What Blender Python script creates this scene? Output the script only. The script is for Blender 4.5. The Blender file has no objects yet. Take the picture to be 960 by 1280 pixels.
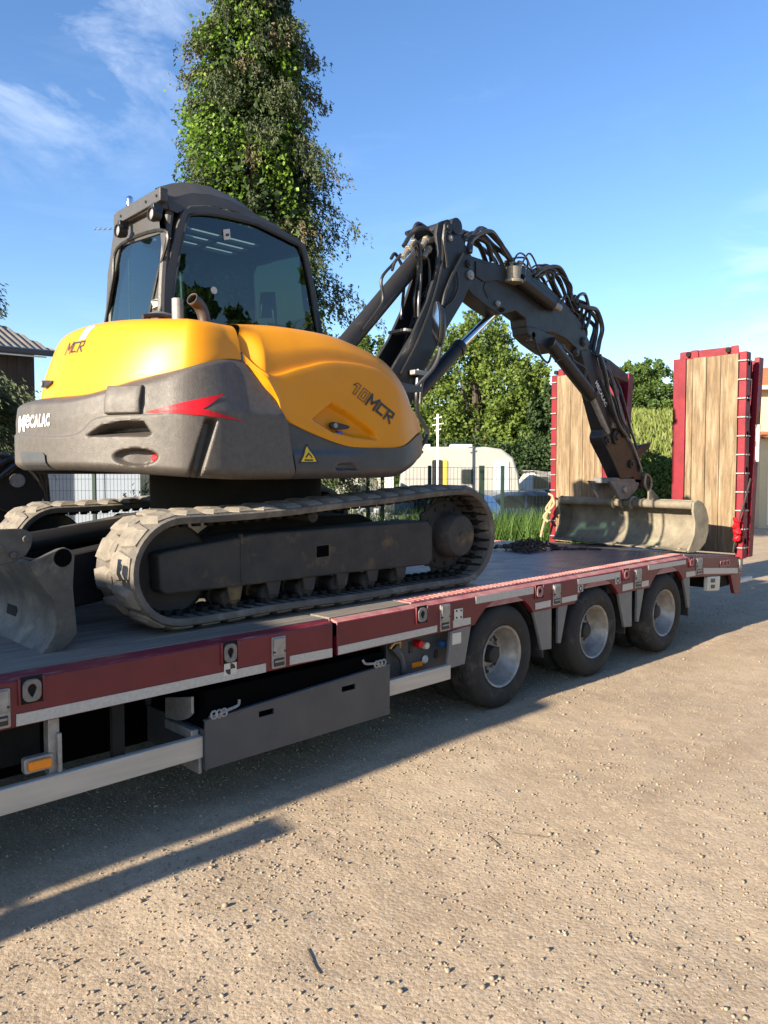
import bpy, bmesh, math, random
import numpy as np
from mathutils import Vector, Matrix
from mathutils.bvhtree import BVHTree

S = bpy.context.scene
COL = S.collection
R_ = math.radians

# ---------------------------------------------------------------- camera
cd = bpy.data.cameras.new('camera')
cd.sensor_fit = 'HORIZONTAL'
cd.sensor_width = 36.0
cd.lens = 36.04
cd.clip_end = 2000
cam = bpy.data.objects.new('camera', cd)
COL.objects.link(cam)
cam.location = (0, -3.466, 1.766)
cam.rotation_euler = (R_(90 - 2.74), 0, R_(45.7 - 90))
S.camera = cam

# ---------------------------------------------------------------- light
SUN_EL = R_(20.5)
SUN_DIR = Vector((-2.67, 0.07, 1.0)).normalized()      # towards the sun
w = bpy.data.worlds.new('World')
S.world = w
w.use_nodes = True
nt = w.node_tree
nt.nodes.clear()
wo = nt.nodes.new('ShaderNodeOutputWorld')
bg = nt.nodes.new('ShaderNodeBackground')
sky = nt.nodes.new('ShaderNodeTexSky')
sky.sky_type = 'NISHITA'
sky.sun_disc = False
sky.sun_elevation = SUN_EL
sky.sun_rotation = math.atan2(SUN_DIR.x, SUN_DIR.y)
sky.altitude = 200
sky.air_density = 1.0
sky.dust_density = 0.35
sky.ozone_density = 2.2
bg.inputs['Strength'].default_value = 0.09
# thin cirrus: streaked noise in sky direction
tc = nt.nodes.new('ShaderNodeTexCoord')


def wn(t, **k):
    n = nt.nodes.new(t)
    for a, b in k.items():
        setattr(n, a, b)
    return n


def cirrus(direction, spread, rot, amount, scale, lo=0.44, hi=0.74):
    dot = wn('ShaderNodeVectorMath', operation='DOT_PRODUCT')
    nt.links.new(tc.outputs['Generated'], dot.inputs[0])
    dot.inputs[1].default_value = Vector(direction).normalized()
    mr = wn('ShaderNodeMapRange', interpolation_type='SMOOTHSTEP')
    mr.inputs['From Min'].default_value = math.cos(R_(spread))
    mr.inputs['From Max'].default_value = math.cos(R_(spread * 0.15))
    nt.links.new(dot.outputs['Value'], mr.inputs['Value'])
    mp = wn('ShaderNodeMapping')
    mp.inputs['Rotation'].default_value = rot
    mp.inputs['Scale'].default_value = scale
    nt.links.new(tc.outputs['Generated'], mp.inputs['Vector'])
    no = wn('ShaderNodeTexNoise')
    no.inputs['Scale'].default_value = 1.0
    no.inputs['Detail'].default_value = 8
    no.inputs['Roughness'].default_value = 0.62
    no.inputs['Distortion'].default_value = 0.5
    nt.links.new(mp.outputs[0], no.inputs['Vector'])
    m2 = wn('ShaderNodeMapRange')
    m2.inputs['From Min'].default_value = lo
    m2.inputs['From Max'].default_value = hi
    nt.links.new(no.outputs[0], m2.inputs['Value'])
    mu = wn('ShaderNodeMath', operation='MULTIPLY')
    nt.links.new(mr.outputs[0], mu.inputs[0])
    nt.links.new(m2.outputs[0], mu.inputs[1])
    m3 = wn('ShaderNodeMath', operation='MULTIPLY')
    m3.inputs[1].default_value = amount
    nt.links.new(mu.outputs[0], m3.inputs[0])
    return m3


def add2(a, b):
    m = wn('ShaderNodeMath', operation='ADD', use_clamp=True)
    nt.links.new(a.outputs[0], m.inputs[0])
    nt.links.new(b.outputs[0], m.inputs[1])
    return m


CA = cirrus((0.29, 0.80, 0.50), 14, (0.3, 0.35, 0.9), 0.60, (3.2, 13, 7), 0.45, 0.78)
CB = cirrus((0.955, 0.28, 0.21), 8, (0.1, 0.2, 0.3), 0.42, (5, 6, 20))
CC = cirrus((0.3, 0.85, 0.25), 60, (0.4, 0.2, 0.9), 0.07, (2, 7, 16), 0.56, 0.9)
CS = add2(add2(CA, CB), CC)
mx = wn('ShaderNodeMix', data_type='RGBA')
nt.links.new(CS.outputs[0], mx.inputs['Factor'])
hs = wn('ShaderNodeHueSaturation')
hs.inputs['Saturation'].default_value = 1.17
hs.inputs['Hue'].default_value = 0.507
nt.links.new(sky.outputs[0], hs.inputs['Color'])
nt.links.new(hs.outputs[0], mx.inputs['A'])
mx.inputs['B'].default_value = (6.5, 6.9, 7.4, 1)
nt.links.new(mx.outputs['Result'], bg.inputs['Color'])
nt.links.new(bg.outputs[0], wo.inputs[0])

sl = bpy.data.lights.new('sun', 'SUN')
sl.energy = 5.0
sl.angle = R_(0.55)
sl.color = (1.0, 0.88, 0.70)
sun = bpy.data.objects.new('sun', sl)
COL.objects.link(sun)
sun.rotation_euler = (-SUN_DIR).to_track_quat('-Z', 'Y').to_euler()

S.view_settings.view_transform = 'Standard'
S.view_settings.look = 'None'
S.view_settings.exposure = 1.56
S.view_settings.gamma = 1.0
S.view_settings.use_curve_mapping = False
try:
    S.cycles.max_bounces = 8
    S.cycles.transparent_max_bounces = 16
    S.cycles.caustics_reflective = False
    S.cycles.caustics_refractive = False
except Exception:
    pass


# ---------------------------------------------------------------- helpers
class MB:
    """collects shapes into one mesh"""
    def __init__(s):
        s.v = []
        s.f = []

    def add(s, v, f):
        n = len(s.v)
        s.v += [tuple(p) for p in v]
        s.f += [tuple(i + n for i in q) for q in f]
        return s

    def box(s, x0, x1, y0, y1, z0, z1):
        v = [(x, y, z) for x in (x0, x1) for y in (y0, y1) for z in (z0, z1)]
        return s.add(v, [(0, 1, 3, 2), (4, 6, 7, 5), (0, 4, 5, 1), (2, 3, 7, 6), (0, 2, 6, 4), (1, 5, 7, 3)])

    def obox(s, c, ax, ay, az):
        c, ax, ay, az = map(Vector, (c, ax, ay, az))
        v = [c + ax * i + ay * j + az * k for i in (-1, 1) for j in (-1, 1) for k in (-1, 1)]
        return s.add(v, [(0, 1, 3, 2), (4, 6, 7, 5), (0, 4, 5, 1), (2, 3, 7, 6), (0, 2, 6, 4), (1, 5, 7, 3)])

    def prism(s, poly, a, b, axis='y'):
        n = len(poly)
        if axis == 'y':
            g = lambda p, t: (p[0], t, p[1])
        elif axis == 'x':
            g = lambda p, t: (t, p[0], p[1])
        else:
            g = lambda p, t: (p[0], p[1], t)
        v = [g(p, a) for p in poly] + [g(p, b) for p in poly]
        f = [tuple(range(n)), tuple(range(2 * n - 1, n - 1, -1))]
        f += [(i, i + n, (i + 1) % n + n, (i + 1) % n) for i in range(n)]
        return s.add(v, f)

    def tube(s, pts, r, n=8, cap=True):
        P = [Vector(p) for p in pts]
        rs = r if isinstance(r, (list, tuple)) else [r] * len(P)
        rings = []
        up = None
        for i, p in enumerate(P):
            t = (P[min(i + 1, len(P) - 1)] - P[max(i - 1, 0)])
            t = t.normalized() if t.length > 1e-9 else Vector((0, 0, 1))
            if up is None:
                up = Vector((0, 0, 1)) if abs(t.z) < 0.9 else Vector((1, 0, 0))
            a = t.cross(up)
            a = a.normalized() if a.length > 1e-6 else t.orthogonal().normalized()
            b = a.cross(t).normalized()
            up = b
            rings.append([p + a * (rs[i] * math.cos(2 * math.pi * k / n)) + b * (rs[i] * math.sin(2 * math.pi * k / n)) for k in range(n)])
        v = [q for rg in rings for q in rg]
        f = []
        for i in range(len(P) - 1):
            for k in range(n):
                f.append((i * n + k, i * n + (k + 1) % n, (i + 1) * n + (k + 1) % n, (i + 1) * n + k))
        if cap:
            f.append(tuple(range(n - 1, -1, -1)))
            m = (len(P) - 1) * n
            f.append(tuple(range(m, m + n)))
        return s.add(v, f)

    def cyl(s, a, b, r, n=20, r2=None):
        return s.tube([a, b], [r, r if r2 is None else r2], n)

    def lathe(s, prof, c, axis='y', n=36, close=False):
        """prof: list of (radius, offset along axis)"""
        v = []
        for k in range(n):
            a = 2 * math.pi * k / n
            ca, sa = math.cos(a), math.sin(a)
            for r, o in prof:
                if axis == 'y':
                    v.append((c[0] + r * ca, c[1] + o, c[2] + r * sa))
                elif axis == 'x':
                    v.append((c[0] + o, c[1] + r * ca, c[2] + r * sa))
                else:
                    v.append((c[0] + r * ca, c[1] + r * sa, c[2] + o))
        m = len(prof)
        f = []
        for k in range(n):
            k2 = (k + 1) % n
            for i in range(m if close else m - 1):
                i2 = (i + 1) % m
                f.append((k * m + i, k * m + i2, k2 * m + i2, k2 * m + i))
        return s.add(v, f)

    def grid(s, rows, close=False):
        n = len(rows[0])
        v = [p for r in rows for p in r]
        f = []
        for i in range(len(rows) - 1):
            for j in range(n if close else n - 1):
                j2 = (j + 1) % n
                f.append((i * n + j, i * n + j2, (i + 1) * n + j2, (i + 1) * n + j))
        return s.add(v, f)

    def mesh(s, name='mesh', mats=None, smooth=35):
        me = bpy.data.meshes.new(name)
        me.from_pydata(s.v, [], s.f)
        bm = bmesh.new()
        bm.from_mesh(me)
        bmesh.ops.remove_doubles(bm, verts=bm.verts, dist=1e-5)
        bmesh.ops.recalc_face_normals(bm, faces=bm.faces)
        bm.to_mesh(me)
        bm.free()
        if mats:
            me.materials.append(mats)
        if smooth:
            me.shade_smooth()
            me.set_sharp_from_angle(angle=R_(smooth))
        return me

    def build(s, name, mat, parent=None, bevel=0, smooth=35, seg=2, solid=0, label=None):
        me = s.mesh(name, mat, smooth)
        o = bpy.data.objects.new(name, me)
        COL.objects.link(o)
        if solid:
            m = o.modifiers.new('solid', 'SOLIDIFY')
            m.thickness = solid
            m.offset = -1
        if bevel:
            m = o.modifiers.new('bevel', 'BEVEL')
            m.width = bevel
            m.segments = seg
            m.limit_method = 'ANGLE'
            m.angle_limit = R_(40)
            m.harden_normals = False
        if parent is not None:
            put(o, parent)
        if label:
            o['label'] = label
        return o


def put(o, parent):
    o.parent = parent
    root = parent
    while root.parent:
        root = root.parent
    if parent is root and root.type == 'EMPTY':
        o.matrix_parent_inverse = Matrix.Translation(-root.location)


def thing(name, label, cat, loc=(0, 0, 0), group=None):
    o = bpy.data.objects.new(name, None)
    o.empty_display_size = 0.3
    COL.objects.link(o)
    o.location = loc
    tag(o, label, cat, group)
    return o


def tag(o, label, cat, group=None, kind=None):
    o['label'] = label
    o['category'] = cat
    if group:
        o['group'] = group
    if kind:
        o['kind'] = kind
    return o


def struct(o, kind='structure'):
    o['kind'] = kind
    return o


def inst(name, me, parent, loc=(0, 0, 0), rot=(0, 0, 0), scale=(1, 1, 1), bevel=0):
    """an object that shares mesh data; loc given in the parent's world"""
    o = bpy.data.objects.new(name, me)
    COL.objects.link(o)
    o.location = loc
    o.rotation_euler = rot
    o.scale = scale
    if parent is not None:
        put(o, parent)
    if bevel:
        m = o.modifiers.new('bevel', 'BEVEL')
        m.width = bevel
        m.segments = 2
        m.limit_method = 'ANGLE'
    return o


def cr(pts, n):
    """Catmull-Rom resample"""
    P = [np.array(p, float) for p in pts]
    P = [2 * P[0] - P[1]] + P + [2 * P[-1] - P[-2]]
    m = len(P) - 3
    out = []
    for i in range(n):
        t = i / (n - 1) * m
        k = min(int(t), m - 1)
        t -= k
        a, b, c, d = P[k:k + 4]
        out.append(0.5 * ((2 * b) + (c - a) * t + (2 * a - 5 * b + 4 * c - d) * t * t + (3 * b - a - 3 * c + d) * t ** 3))
    return out


def smooth_path(pts, n):
    return [tuple(p) for p in cr(pts, n)]


def circle(c, r, n=20, a0=0, a1=360):
    k = n if abs(a1 - a0) < 360 else n
    return [(c[0] + r * math.cos(R_(a0 + (a1 - a0) * i / (k if abs(a1 - a0) >= 360 else k - 1))), c[1] + r * math.sin(R_(a0 + (a1 - a0) * i / (k if abs(a1 - a0) >= 360 else k - 1)))) for i in range(k)]


# ---------------------------------------------------------------- materials
MATS = {}


def mat(name, c1, c2=None, scale=6.0, rough=0.6, metal=0.0, bump=0.0, bscale=60.0, coat=0.0, c3=None, s3=2.0, t3=(0.55, 0.75), stretch=(1, 1, 1), rvar=0.15, spec=0.5, coords='Object', detail=6):
    if name in MATS:
        return MATS[name]
    m = bpy.data.materials.new(name)
    m.use_nodes = True
    t = m.node_tree
    b = t.nodes['Principled BSDF']
    L = t.links.new
    co = t.nodes.new('ShaderNodeTexCoord')
    mp = t.nodes.new('ShaderNodeMapping')
    mp.inputs['Scale'].default_value = stretch
    L(co.outputs[coords], mp.inputs['Vector'])
    c2 = c2 or tuple(x * 0.8 for x in c1)
    n1 = t.nodes.new('ShaderNodeTexNoise')
    n1.inputs['Scale'].default_value = scale
    n1.inputs['Detail'].default_value = detail
    n1.inputs['Roughness'].default_value = 0.62
    L(mp.outputs[0], n1.inputs['Vector'])
    r1 = t.nodes.new('ShaderNodeMapRange')
    r1.inputs['From Min'].default_value = 0.34
    r1.inputs['From Max'].default_value = 0.66
    L(n1.outputs[0], r1.inputs['Value'])
    mx = t.nodes.new('ShaderNodeMix')
    mx.data_type = 'RGBA'
    mx.inputs['A'].default_value = (*c1, 1)
    mx.inputs['B'].default_value = (*c2, 1)
    L(r1.outputs[0], mx.inputs['Factor'])
    col = mx.outputs['Result']
    if c3:
        n3 = t.nodes.new('ShaderNodeTexNoise')
        n3.inputs['Scale'].default_value = s3
        n3.inputs['Detail'].default_value = 9
        n3.inputs['Roughness'].default_value = 0.7
        L(mp.outputs[0], n3.inputs['Vector'])
        r3 = t.nodes.new('ShaderNodeMapRange')
        r3.inputs['From Min'].default_value = t3[0]
        r3.inputs['From Max'].default_value = t3[1]
        L(n3.outputs[0], r3.inputs['Value'])
        m3 = t.nodes.new('ShaderNodeMix')
        m3.data_type = 'RGBA'
        L(r3.outputs[0], m3.inputs['Factor'])
        L(col, m3.inputs['A'])
        m3.inputs['B'].default_value = (*c3, 1)
        col = m3.outputs['Result']
    L(col, b.inputs['Base Color'])
    rr = t.nodes.new('ShaderNodeMapRange')
    rr.inputs['To Min'].default_value = max(0.02, rough - rvar)
    rr.inputs['To Max'].default_value = min(1, rough + rvar)
    L(n1.outputs[0], rr.inputs['Value'])
    L(rr.outputs[0], b.inputs['Roughness'])
    b.inputs['Metallic'].default_value = metal
    b.inputs['Specular IOR Level'].default_value = spec
    b.inputs['Coat Weight'].default_value = coat
    b.inputs['Coat Roughness'].default_value = 0.08
    if bump:
        nb = t.nodes.new('ShaderNodeTexNoise')
        nb.inputs['Scale'].default_value = bscale
        nb.inputs['Detail'].default_value = 4
        L(mp.outputs[0], nb.inputs['Vector'])
        bp = t.nodes.new('ShaderNodeBump')
        bp.inputs['Strength'].default_value = bump
        bp.inputs['Distance'].default_value = 0.01
        L(nb.outputs[0], bp.inputs['Height'])
        L(bp.outputs[0], b.inputs['Normal'])
    MATS[name] = m
    return m


def glass(name, tint, refl=1.0, rough=0.0):
    if name in MATS:
        return MATS[name]
    m = bpy.data.materials.new(name)
    m.use_nodes = True
    t = m.node_tree
    t.nodes.clear()
    o = t.nodes.new('ShaderNodeOutputMaterial')
    tr = t.nodes.new('ShaderNodeBsdfTransparent')
    tr.inputs[0].default_value = (*tint, 1)
    gl = t.nodes.new('ShaderNodeBsdfGlossy')
    gl.inputs['Roughness'].default_value = rough
    gl.inputs['Color'].default_value = (0.9, 0.95, 0.95, 1)
    fr = t.nodes.new('ShaderNodeFresnel')
    fr.inputs['IOR'].default_value = 1.5
    mu = t.nodes.new('ShaderNodeMath')
    mu.operation = 'MULTIPLY'
    mu.inputs[1].default_value = refl
    mx = t.nodes.new('ShaderNodeMixShader')
    t.links.new(fr.outputs[0], mu.inputs[0])
    t.links.new(mu.outputs[0], mx.inputs[0])
    t.links.new(tr.outputs[0], mx.inputs[1])
    t.links.new(gl.outputs[0], mx.inputs[2])
    t.links.new(mx.outputs[0], o.inputs[0])
    MATS[name] = m
    return m


RED = mat('trailer_red_paint', (0.135, 0.008, 0.018), (0.095, 0.006, 0.013), 4, 0.45, bump=0.05, bscale=25, c3=(0.20, 0.07, 0.068), s3=3.5, t3=(0.66, 0.86))
REDTOP = mat('worn_red_plate', (0.30, 0.10, 0.10), (0.38, 0.20, 0.18), 9, 0.6, bump=0.3, bscale=70, c3=(0.20, 0.05, 0.055), s3=5, t3=(0.5, 0.7))
RINGST = mat('worn_ring_steel', (0.21, 0.20, 0.19), (0.14, 0.132, 0.122), 22, 0.5, metal=0.4, c3=(0.13, 0.09, 0.06), s3=12, t3=(0.58, 0.8))
REDWORN = mat('worn_red_flange', (0.15, 0.012, 0.022), (0.11, 0.009, 0.017), 4, 0.5, bump=0.15, bscale=40, c3=(0.27, 0.16, 0.15), s3=7, t3=(0.52, 0.72), stretch=(0.5, 3, 3))
RAMPRED = mat('ramp_red_paint', (0.185, 0.005, 0.015), (0.125, 0.004, 0.011), 5, 0.55, bump=0.1, bscale=30, spec=0.3, c3=(0.20, 0.05, 0.045), s3=6, t3=(0.62, 0.8))
YEL = mat('yellow_paint', (0.64, 0.245, 0.002), (0.60, 0.228, 0.002), 3, 0.42, coat=0.12, rvar=0.06, spec=0.35, c3=(0.50, 0.205, 0.022), s3=3.2, t3=(0.56, 0.92))
CWGREY = mat('textured_brown_grey_casting', (0.088, 0.075, 0.064), (0.066, 0.057, 0.049), 30, 0.48, bump=0.28, bscale=230, c3=(0.135, 0.112, 0.09), s3=3, t3=(0.55, 0.8))
DGREY = mat('dark_grey_body_paint', (0.055, 0.056, 0.06), (0.042, 0.043, 0.047), 8, 0.42, bump=0.15, bscale=130, c3=(0.11, 0.10, 0.09), s3=4, t3=(0.6, 0.85))
BOOM = mat('boom_dark_paint', (0.019, 0.0175, 0.017), (0.013, 0.012, 0.012), 7, 0.46, spec=0.4, bump=0.1, bscale=60, c3=(0.05, 0.044, 0.039), s3=5, t3=(0.58, 0.85))
BLACK = mat('black_plastic', (0.012, 0.012, 0.013), (0.02, 0.02, 0.02), 20, 0.45, bump=0.1)
HOSE = mat('hose_rubber', (0.014, 0.014, 0.015), (0.03, 0.028, 0.026), 12, 0.38)
FRAMEGREY = mat('dusty_undercarriage_steel', (0.030, 0.029, 0.029), (0.052, 0.047, 0.042), 7, 0.75, bump=0.3, bscale=50, c3=(0.17, 0.115, 0.048), s3=2.6, t3=(0.54, 0.70), spec=0.3)
TRACK = mat('dusty_track_rubber', (0.135, 0.120, 0.102), (0.085, 0.077, 0.068), 9, 0.9, bump=0.5, bscale=40, c3=(0.25, 0.215, 0.17), s3=5, t3=(0.50, 0.75), spec=0.2)
LUG = mat('dusty_lug_rubber', (0.22, 0.192, 0.155), (0.15, 0.13, 0.106), 14, 0.92, bump=0.5, bscale=45, c3=(0.11, 0.1, 0.088), s3=7, t3=(0.58, 0.75), spec=0.2)
TYRE = mat('tyre_rubber', (0.020, 0.0195, 0.019), (0.034, 0.031, 0.028), 8, 0.8, bump=0.2, bscale=60, c3=(0.12, 0.10, 0.082), s3=4, t3=(0.55, 0.8), spec=0.3)
RIM = mat('cast_rim_metal', (0.33, 0.315, 0.29), (0.22, 0.20, 0.175), 14, 0.5, metal=0.45, c3=(0.17, 0.14, 0.11), s3=9, t3=(0.60, 0.8))
ALU = mat('aluminium_rail', (0.50, 0.455, 0.39), (0.42, 0.375, 0.32), 8, 0.55, metal=0.2, bump=0.05, stretch=(0.3, 4, 4), c3=(0.33, 0.28, 0.23), s3=3, t3=(0.62, 0.85))
GALV = mat('galvanised_steel', (0.32, 0.31, 0.295), (0.22, 0.215, 0.205), 22, 0.5, metal=0.4, c3=(0.2, 0.17, 0.14), s3=12, t3=(0.6, 0.8))
TBOX = mat('toolbox_grey_paint', (0.060, 0.065, 0.072), (0.048, 0.052, 0.059), 5, 0.5, bump=0.05, bscale=20, c3=(0.13, 0.125, 0.12), s3=3, t3=(0.62, 0.9))
UNDER = mat('chassis_dark', (0.010, 0.0095, 0.009), (0.02, 0.018, 0.016), 6, 0.9, spec=0.2)
TAPE = mat('reflective_tape', (0.46, 0.445, 0.41), (0.37, 0.355, 0.325), 60, 0.35, bump=0.25, bscale=90, c3=(0.32, 0.29, 0.26), s3=7, t3=(0.62, 0.85))
PLATEW = mat('cream_plate', (0.58, 0.55, 0.48), (0.48, 0.45, 0.39), 12, 0.5)
DWOOD = mat('grey_deck_wood', (0.20, 0.175, 0.145), (0.115, 0.098, 0.082), 9, 0.85, bump=0.6, bscale=30, stretch=(0.25, 5, 5), c3=(0.22, 0.20, 0.18), s3=2, t3=(0.55, 0.8))
RWOOD = mat('ramp_plank_wood', (0.215, 0.152, 0.090), (0.12, 0.086, 0.054), 7, 0.85, bump=0.4, bscale=24, stretch=(5, 5, 0.5), c3=(0.31, 0.245, 0.165), s3=3, t3=(0.48, 0.7), spec=0.2)
CHROME = mat('chrome_rod', (0.75, 0.76, 0.78), (0.7, 0.7, 0.72), 5, 0.12, metal=1.0, rvar=0.04)
STEEL = mat('worn_bucket_steel', (0.215, 0.185, 0.135), (0.135, 0.115, 0.088), 7, 0.75, metal=0.0, bump=0.35, bscale=40, spec=0.3, c3=(0.26, 0.265, 0.17), s3=2.4, t3=(0.55, 0.78))
BLADE = mat('worn_blade_steel', (0.085, 0.08, 0.07), (0.045, 0.043, 0.04), 8, 0.65, metal=0.1, bump=0.35, bscale=45, c3=(0.20, 0.18, 0.14), s3=5, t3=(0.52, 0.78))
GLASSG = glass('green_tinted_glass', (0.40, 0.62, 0.60), 1.6)
GLASSF = glass('shade_tinted_glass', (0.05, 0.08, 0.08), 1.2)  # dark view beyond the cab put into the far pane's tint
GLASSD = glass('dark_tinted_glass', (0.20, 0.31, 0.31), 1.6)
VOID = mat('shade_black', (0.003, 0.003, 0.003), (0.004, 0.004, 0.004), 5, 1.0, spec=0.0)  # flat black that paints the shade of holes and gaps
GLASSC = glass('clear_glass', (0.8, 0.85, 0.85), 1.5)
REDP = mat('bright_red_plastic', (0.50, 0.008, 0.016), (0.44, 0.008, 0.015), 4, 0.5, spec=0.3)
ORANGE = mat('amber_lens', (0.80, 0.24, 0.01), (0.7, 0.2, 0.01), 40, 0.25)
WHITE = mat('white_paint', (0.78, 0.78, 0.76), (0.7, 0.7, 0.68), 8, 0.5)
RUST = mat('rusty_chain_steel', (0.085, 0.045, 0.028), (0.05, 0.032, 0.024), 30, 0.85, bump=0.3)


# diamond tread plate: rows of small raised bars, relief only
def tread_mat():
    m = mat('steel_tread_plate', (0.20, 0.175, 0.19), (0.14, 0.125, 0.14), 5, 0.38, metal=0.45, c3=(0.28, 0.23, 0.21), s3=3, t3=(0.55, 0.8))
    t = m.node_tree
    L = t.links.new
    b = t.nodes['Principled BSDF']
    co = t.nodes.new('ShaderNodeTexCoord')
    hs = []
    for ang in (45, -45):
        mp = t.nodes.new('ShaderNodeMapping')
        mp.inputs['Rotation'].default_value = (0, 0, R_(ang))
        mp.inputs['Scale'].default_value = (14, 30, 1)
        L(co.outputs['Object'], mp.inputs['Vector'])
        vo = t.nodes.new('ShaderNodeTexVoronoi')
        vo.inputs['Randomness'].default_value = 0.0
        vo.inputs['Scale'].default_value = 1
        L(mp.outputs[0], vo.inputs['Vector'])
        mr = t.nodes.new('ShaderNodeMapRange')
        mr.inputs['From Min'].default_value = 0.36
        mr.inputs['From Max'].default_value = 0.18
        L(vo.outputs['Distance'], mr.inputs['Value'])
        hs.append(mr)
    mxx = t.nodes.new('ShaderNodeMath')
    mxx.operation = 'MAXIMUM'
    L(hs[0].outputs[0], mxx.inputs[0])
    L(hs[1].outputs[0], mxx.inputs[1])
    bp = t.nodes.new('ShaderNodeBump')
    bp.inputs['Strength'].default_value = 0.8
    bp.inputs['Distance'].default_value = 0.006
    L(mxx.outputs[0], bp.inputs['Height'])
    L(bp.outputs[0], b.inputs['Normal'])
    return m


TREAD = tread_mat()


def text_mesh(s, size, shear=0.0, offset=0.0, space=1.0):
    c = bpy.data.curves.new('t', 'FONT')
    c.body = s
    c.size = size
    c.shear = shear
    c.offset = offset
    c.space_character = space
    c.resolution_u = 3
    o = bpy.data.objects.new('t', c)
    COL.objects.link(o)
    dg = bpy.context.evaluated_depsgraph_get()
    me = bpy.data.meshes.new_from_object(o.evaluated_get(dg))
    v = [tuple(p.co) for p in me.vertices]
    f = [tuple(p.vertices) for p in me.polygons]
    bpy.data.objects.remove(o)
    bpy.data.meshes.remove(me)
    return v, f


def decal(name, v2, f, origin, u, vv, ray, targets, mat_, parent, off=0.004, thick=0.0):
    """flat 2D shape wrapped on the surface of the target objects along ray"""
    trees = []
    for o in targets:
        me = o.data
        trees.append(BVHTree.FromPolygons([tuple(p.co) for p in me.vertices], [tuple(p.vertices) for p in me.polygons]))
    u, vv, ray, origin = Vector(u), Vector(vv), Vector(ray).normalized(), Vector(origin)
    bm = bmesh.new()
    bv = [bm.verts.new((p[0], p[1], 0)) for p in v2]
    for q in f:
        try:
            bm.faces.new([bv[i] for i in q])
        except ValueError:
            pass
    bmesh.ops.triangulate(bm, faces=bm.faces)
    for _ in range(3):
        es = [e for e in bm.edges if ((e.verts[0].co - e.verts[1].co).x * u.length) ** 2 + ((e.verts[0].co - e.verts[1].co).y * vv.length) ** 2 > 0.03 ** 2]
        if es:
            bmesh.ops.subdivide_edges(bm, edges=es, cuts=1)
            bmesh.ops.triangulate(bm, faces=bm.faces)
    for v_ in bm.verts:
        p = origin + u * v_.co.x + vv * v_.co.y
        best = None
        for t in trees:
            h = t.ray_cast(p - ray * 1.0, ray, 3.0)
            if h[0] is not None and (best is None or h[3] < best[3]):
                best = h
        v_.co = (best[0] - ray * off) if best else p
    me = bpy.data.meshes.new(name)
    bm.to_mesh(me)
    bm.free()
    me.materials.append(mat_)
    o = bpy.data.objects.new(name, me)
    COL.objects.link(o)
    put(o, parent)
    return o


def leaf_like(name, c):
    """thin translucent sheet"""
    m = bpy.data.materials.new(name)
    m.use_nodes = True
    t = m.node_tree
    b = t.nodes['Principled BSDF']
    b.inputs['Base Color'].default_value = (*c, 1)
    b.inputs['Roughness'].default_value = 0.4
    tr = t.nodes.new('ShaderNodeBsdfTranslucent')
    tr.inputs[0].default_value = (*c, 1)
    ms = t.nodes.new('ShaderNodeMixShader')
    ms.inputs[0].default_value = 0.7
    t.links.new(b.outputs[0], ms.inputs[1])
    t.links.new(tr.outputs[0], ms.inputs[2])
    t.links.new(ms.outputs[0], t.nodes['Material Output'].inputs['Surface'])
    return m

# ---------------------------------------------------------------- ground
rng = np.random.default_rng(7)


def value_noise(x, y, seed, freq):
    r = np.random.default_rng(seed)
    T = r.random((256, 256))
    u, v = x * freq, y * freq
    i, j = np.floor(u).astype(int), np.floor(v).astype(int)
    fu, fv = u - i, v - j
    fu, fv = fu * fu * (3 - 2 * fu), fv * fv * (3 - 2 * fv)
    g = lambda a, b: T[a % 256, b % 256]
    return (g(i, j) * (1 - fu) * (1 - fv) + g(i + 1, j) * fu * (1 - fv) + g(i, j + 1) * (1 - fu) * fv + g(i + 1, j + 1) * fu * fv) - 0.5


def ground_h(x, y):
    h = 0.030 * value_noise(x, y, 1, 0.45) + 0.020 * value_noise(x, y, 2, 1.3) + 0.007 * value_noise(x, y, 3, 4.5) + 0.0035 * value_noise(x, y, 4, 13) + 0.003 * value_noise(x, y, 5, 31)
    return h * np.clip((40 - np.hypot(x - 4, y)) / 20, 0, 1)


def axis(lo, hi, step):
    a = list(np.arange(lo, hi, step))
    s = step
    x = hi
    up = []
    while x < 700:
        up.append(x)
        s *= 1.25
        x += s
    s = step
    x = lo
    dn = []
    while x > -700:
        s *= 1.25
        x -= s
        dn.append(x)
    return np.array(dn[::-1] + a + up)


gx, gy = axis(-0.5, 9.0, 0.022), axis(-3.6, 0.8, 0.022)
GX, GY = np.meshgrid(gx, gy, indexing='ij')
GZ = ground_h(GX, GY)
nv = GX.size
co = np.stack([GX, GY, GZ], -1).reshape(-1, 3)
ni, nj = len(gx), len(gy)
ii, jj = np.meshgrid(np.arange(ni - 1), np.arange(nj - 1), indexing='ij')
a = (ii * nj + jj).ravel()
qd = np.stack([a, a + nj, a + nj + 1, a + 1], -1)


def np_mesh(name, co, faces, smooth=True):
    k = faces.shape[1]
    me = bpy.data.meshes.new(name)
    me.vertices.add(len(co))
    me.vertices.foreach_set('co', np.ascontiguousarray(co, np.float32).ravel())
    me.loops.add(faces.size)
    me.loops.foreach_set('vertex_index', np.ascontiguousarray(faces, np.int32).ravel())
    me.polygons.add(len(faces))
    me.polygons.foreach_set('loop_start', np.arange(0, faces.size, k, dtype=np.int32))
    me.polygons.foreach_set('loop_total', np.full(len(faces), k, np.int32))
    if smooth:
        me.polygons.foreach_set('use_smooth', np.ones(len(faces), bool))
    me.update()
    me.validate()
    return me


def link(name, me, m, parent=None):
    o = bpy.data.objects.new(name, me)
    me.materials.append(m)
    COL.objects.link(o)
    if parent is not None:
        put(o, parent)
    return o


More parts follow.
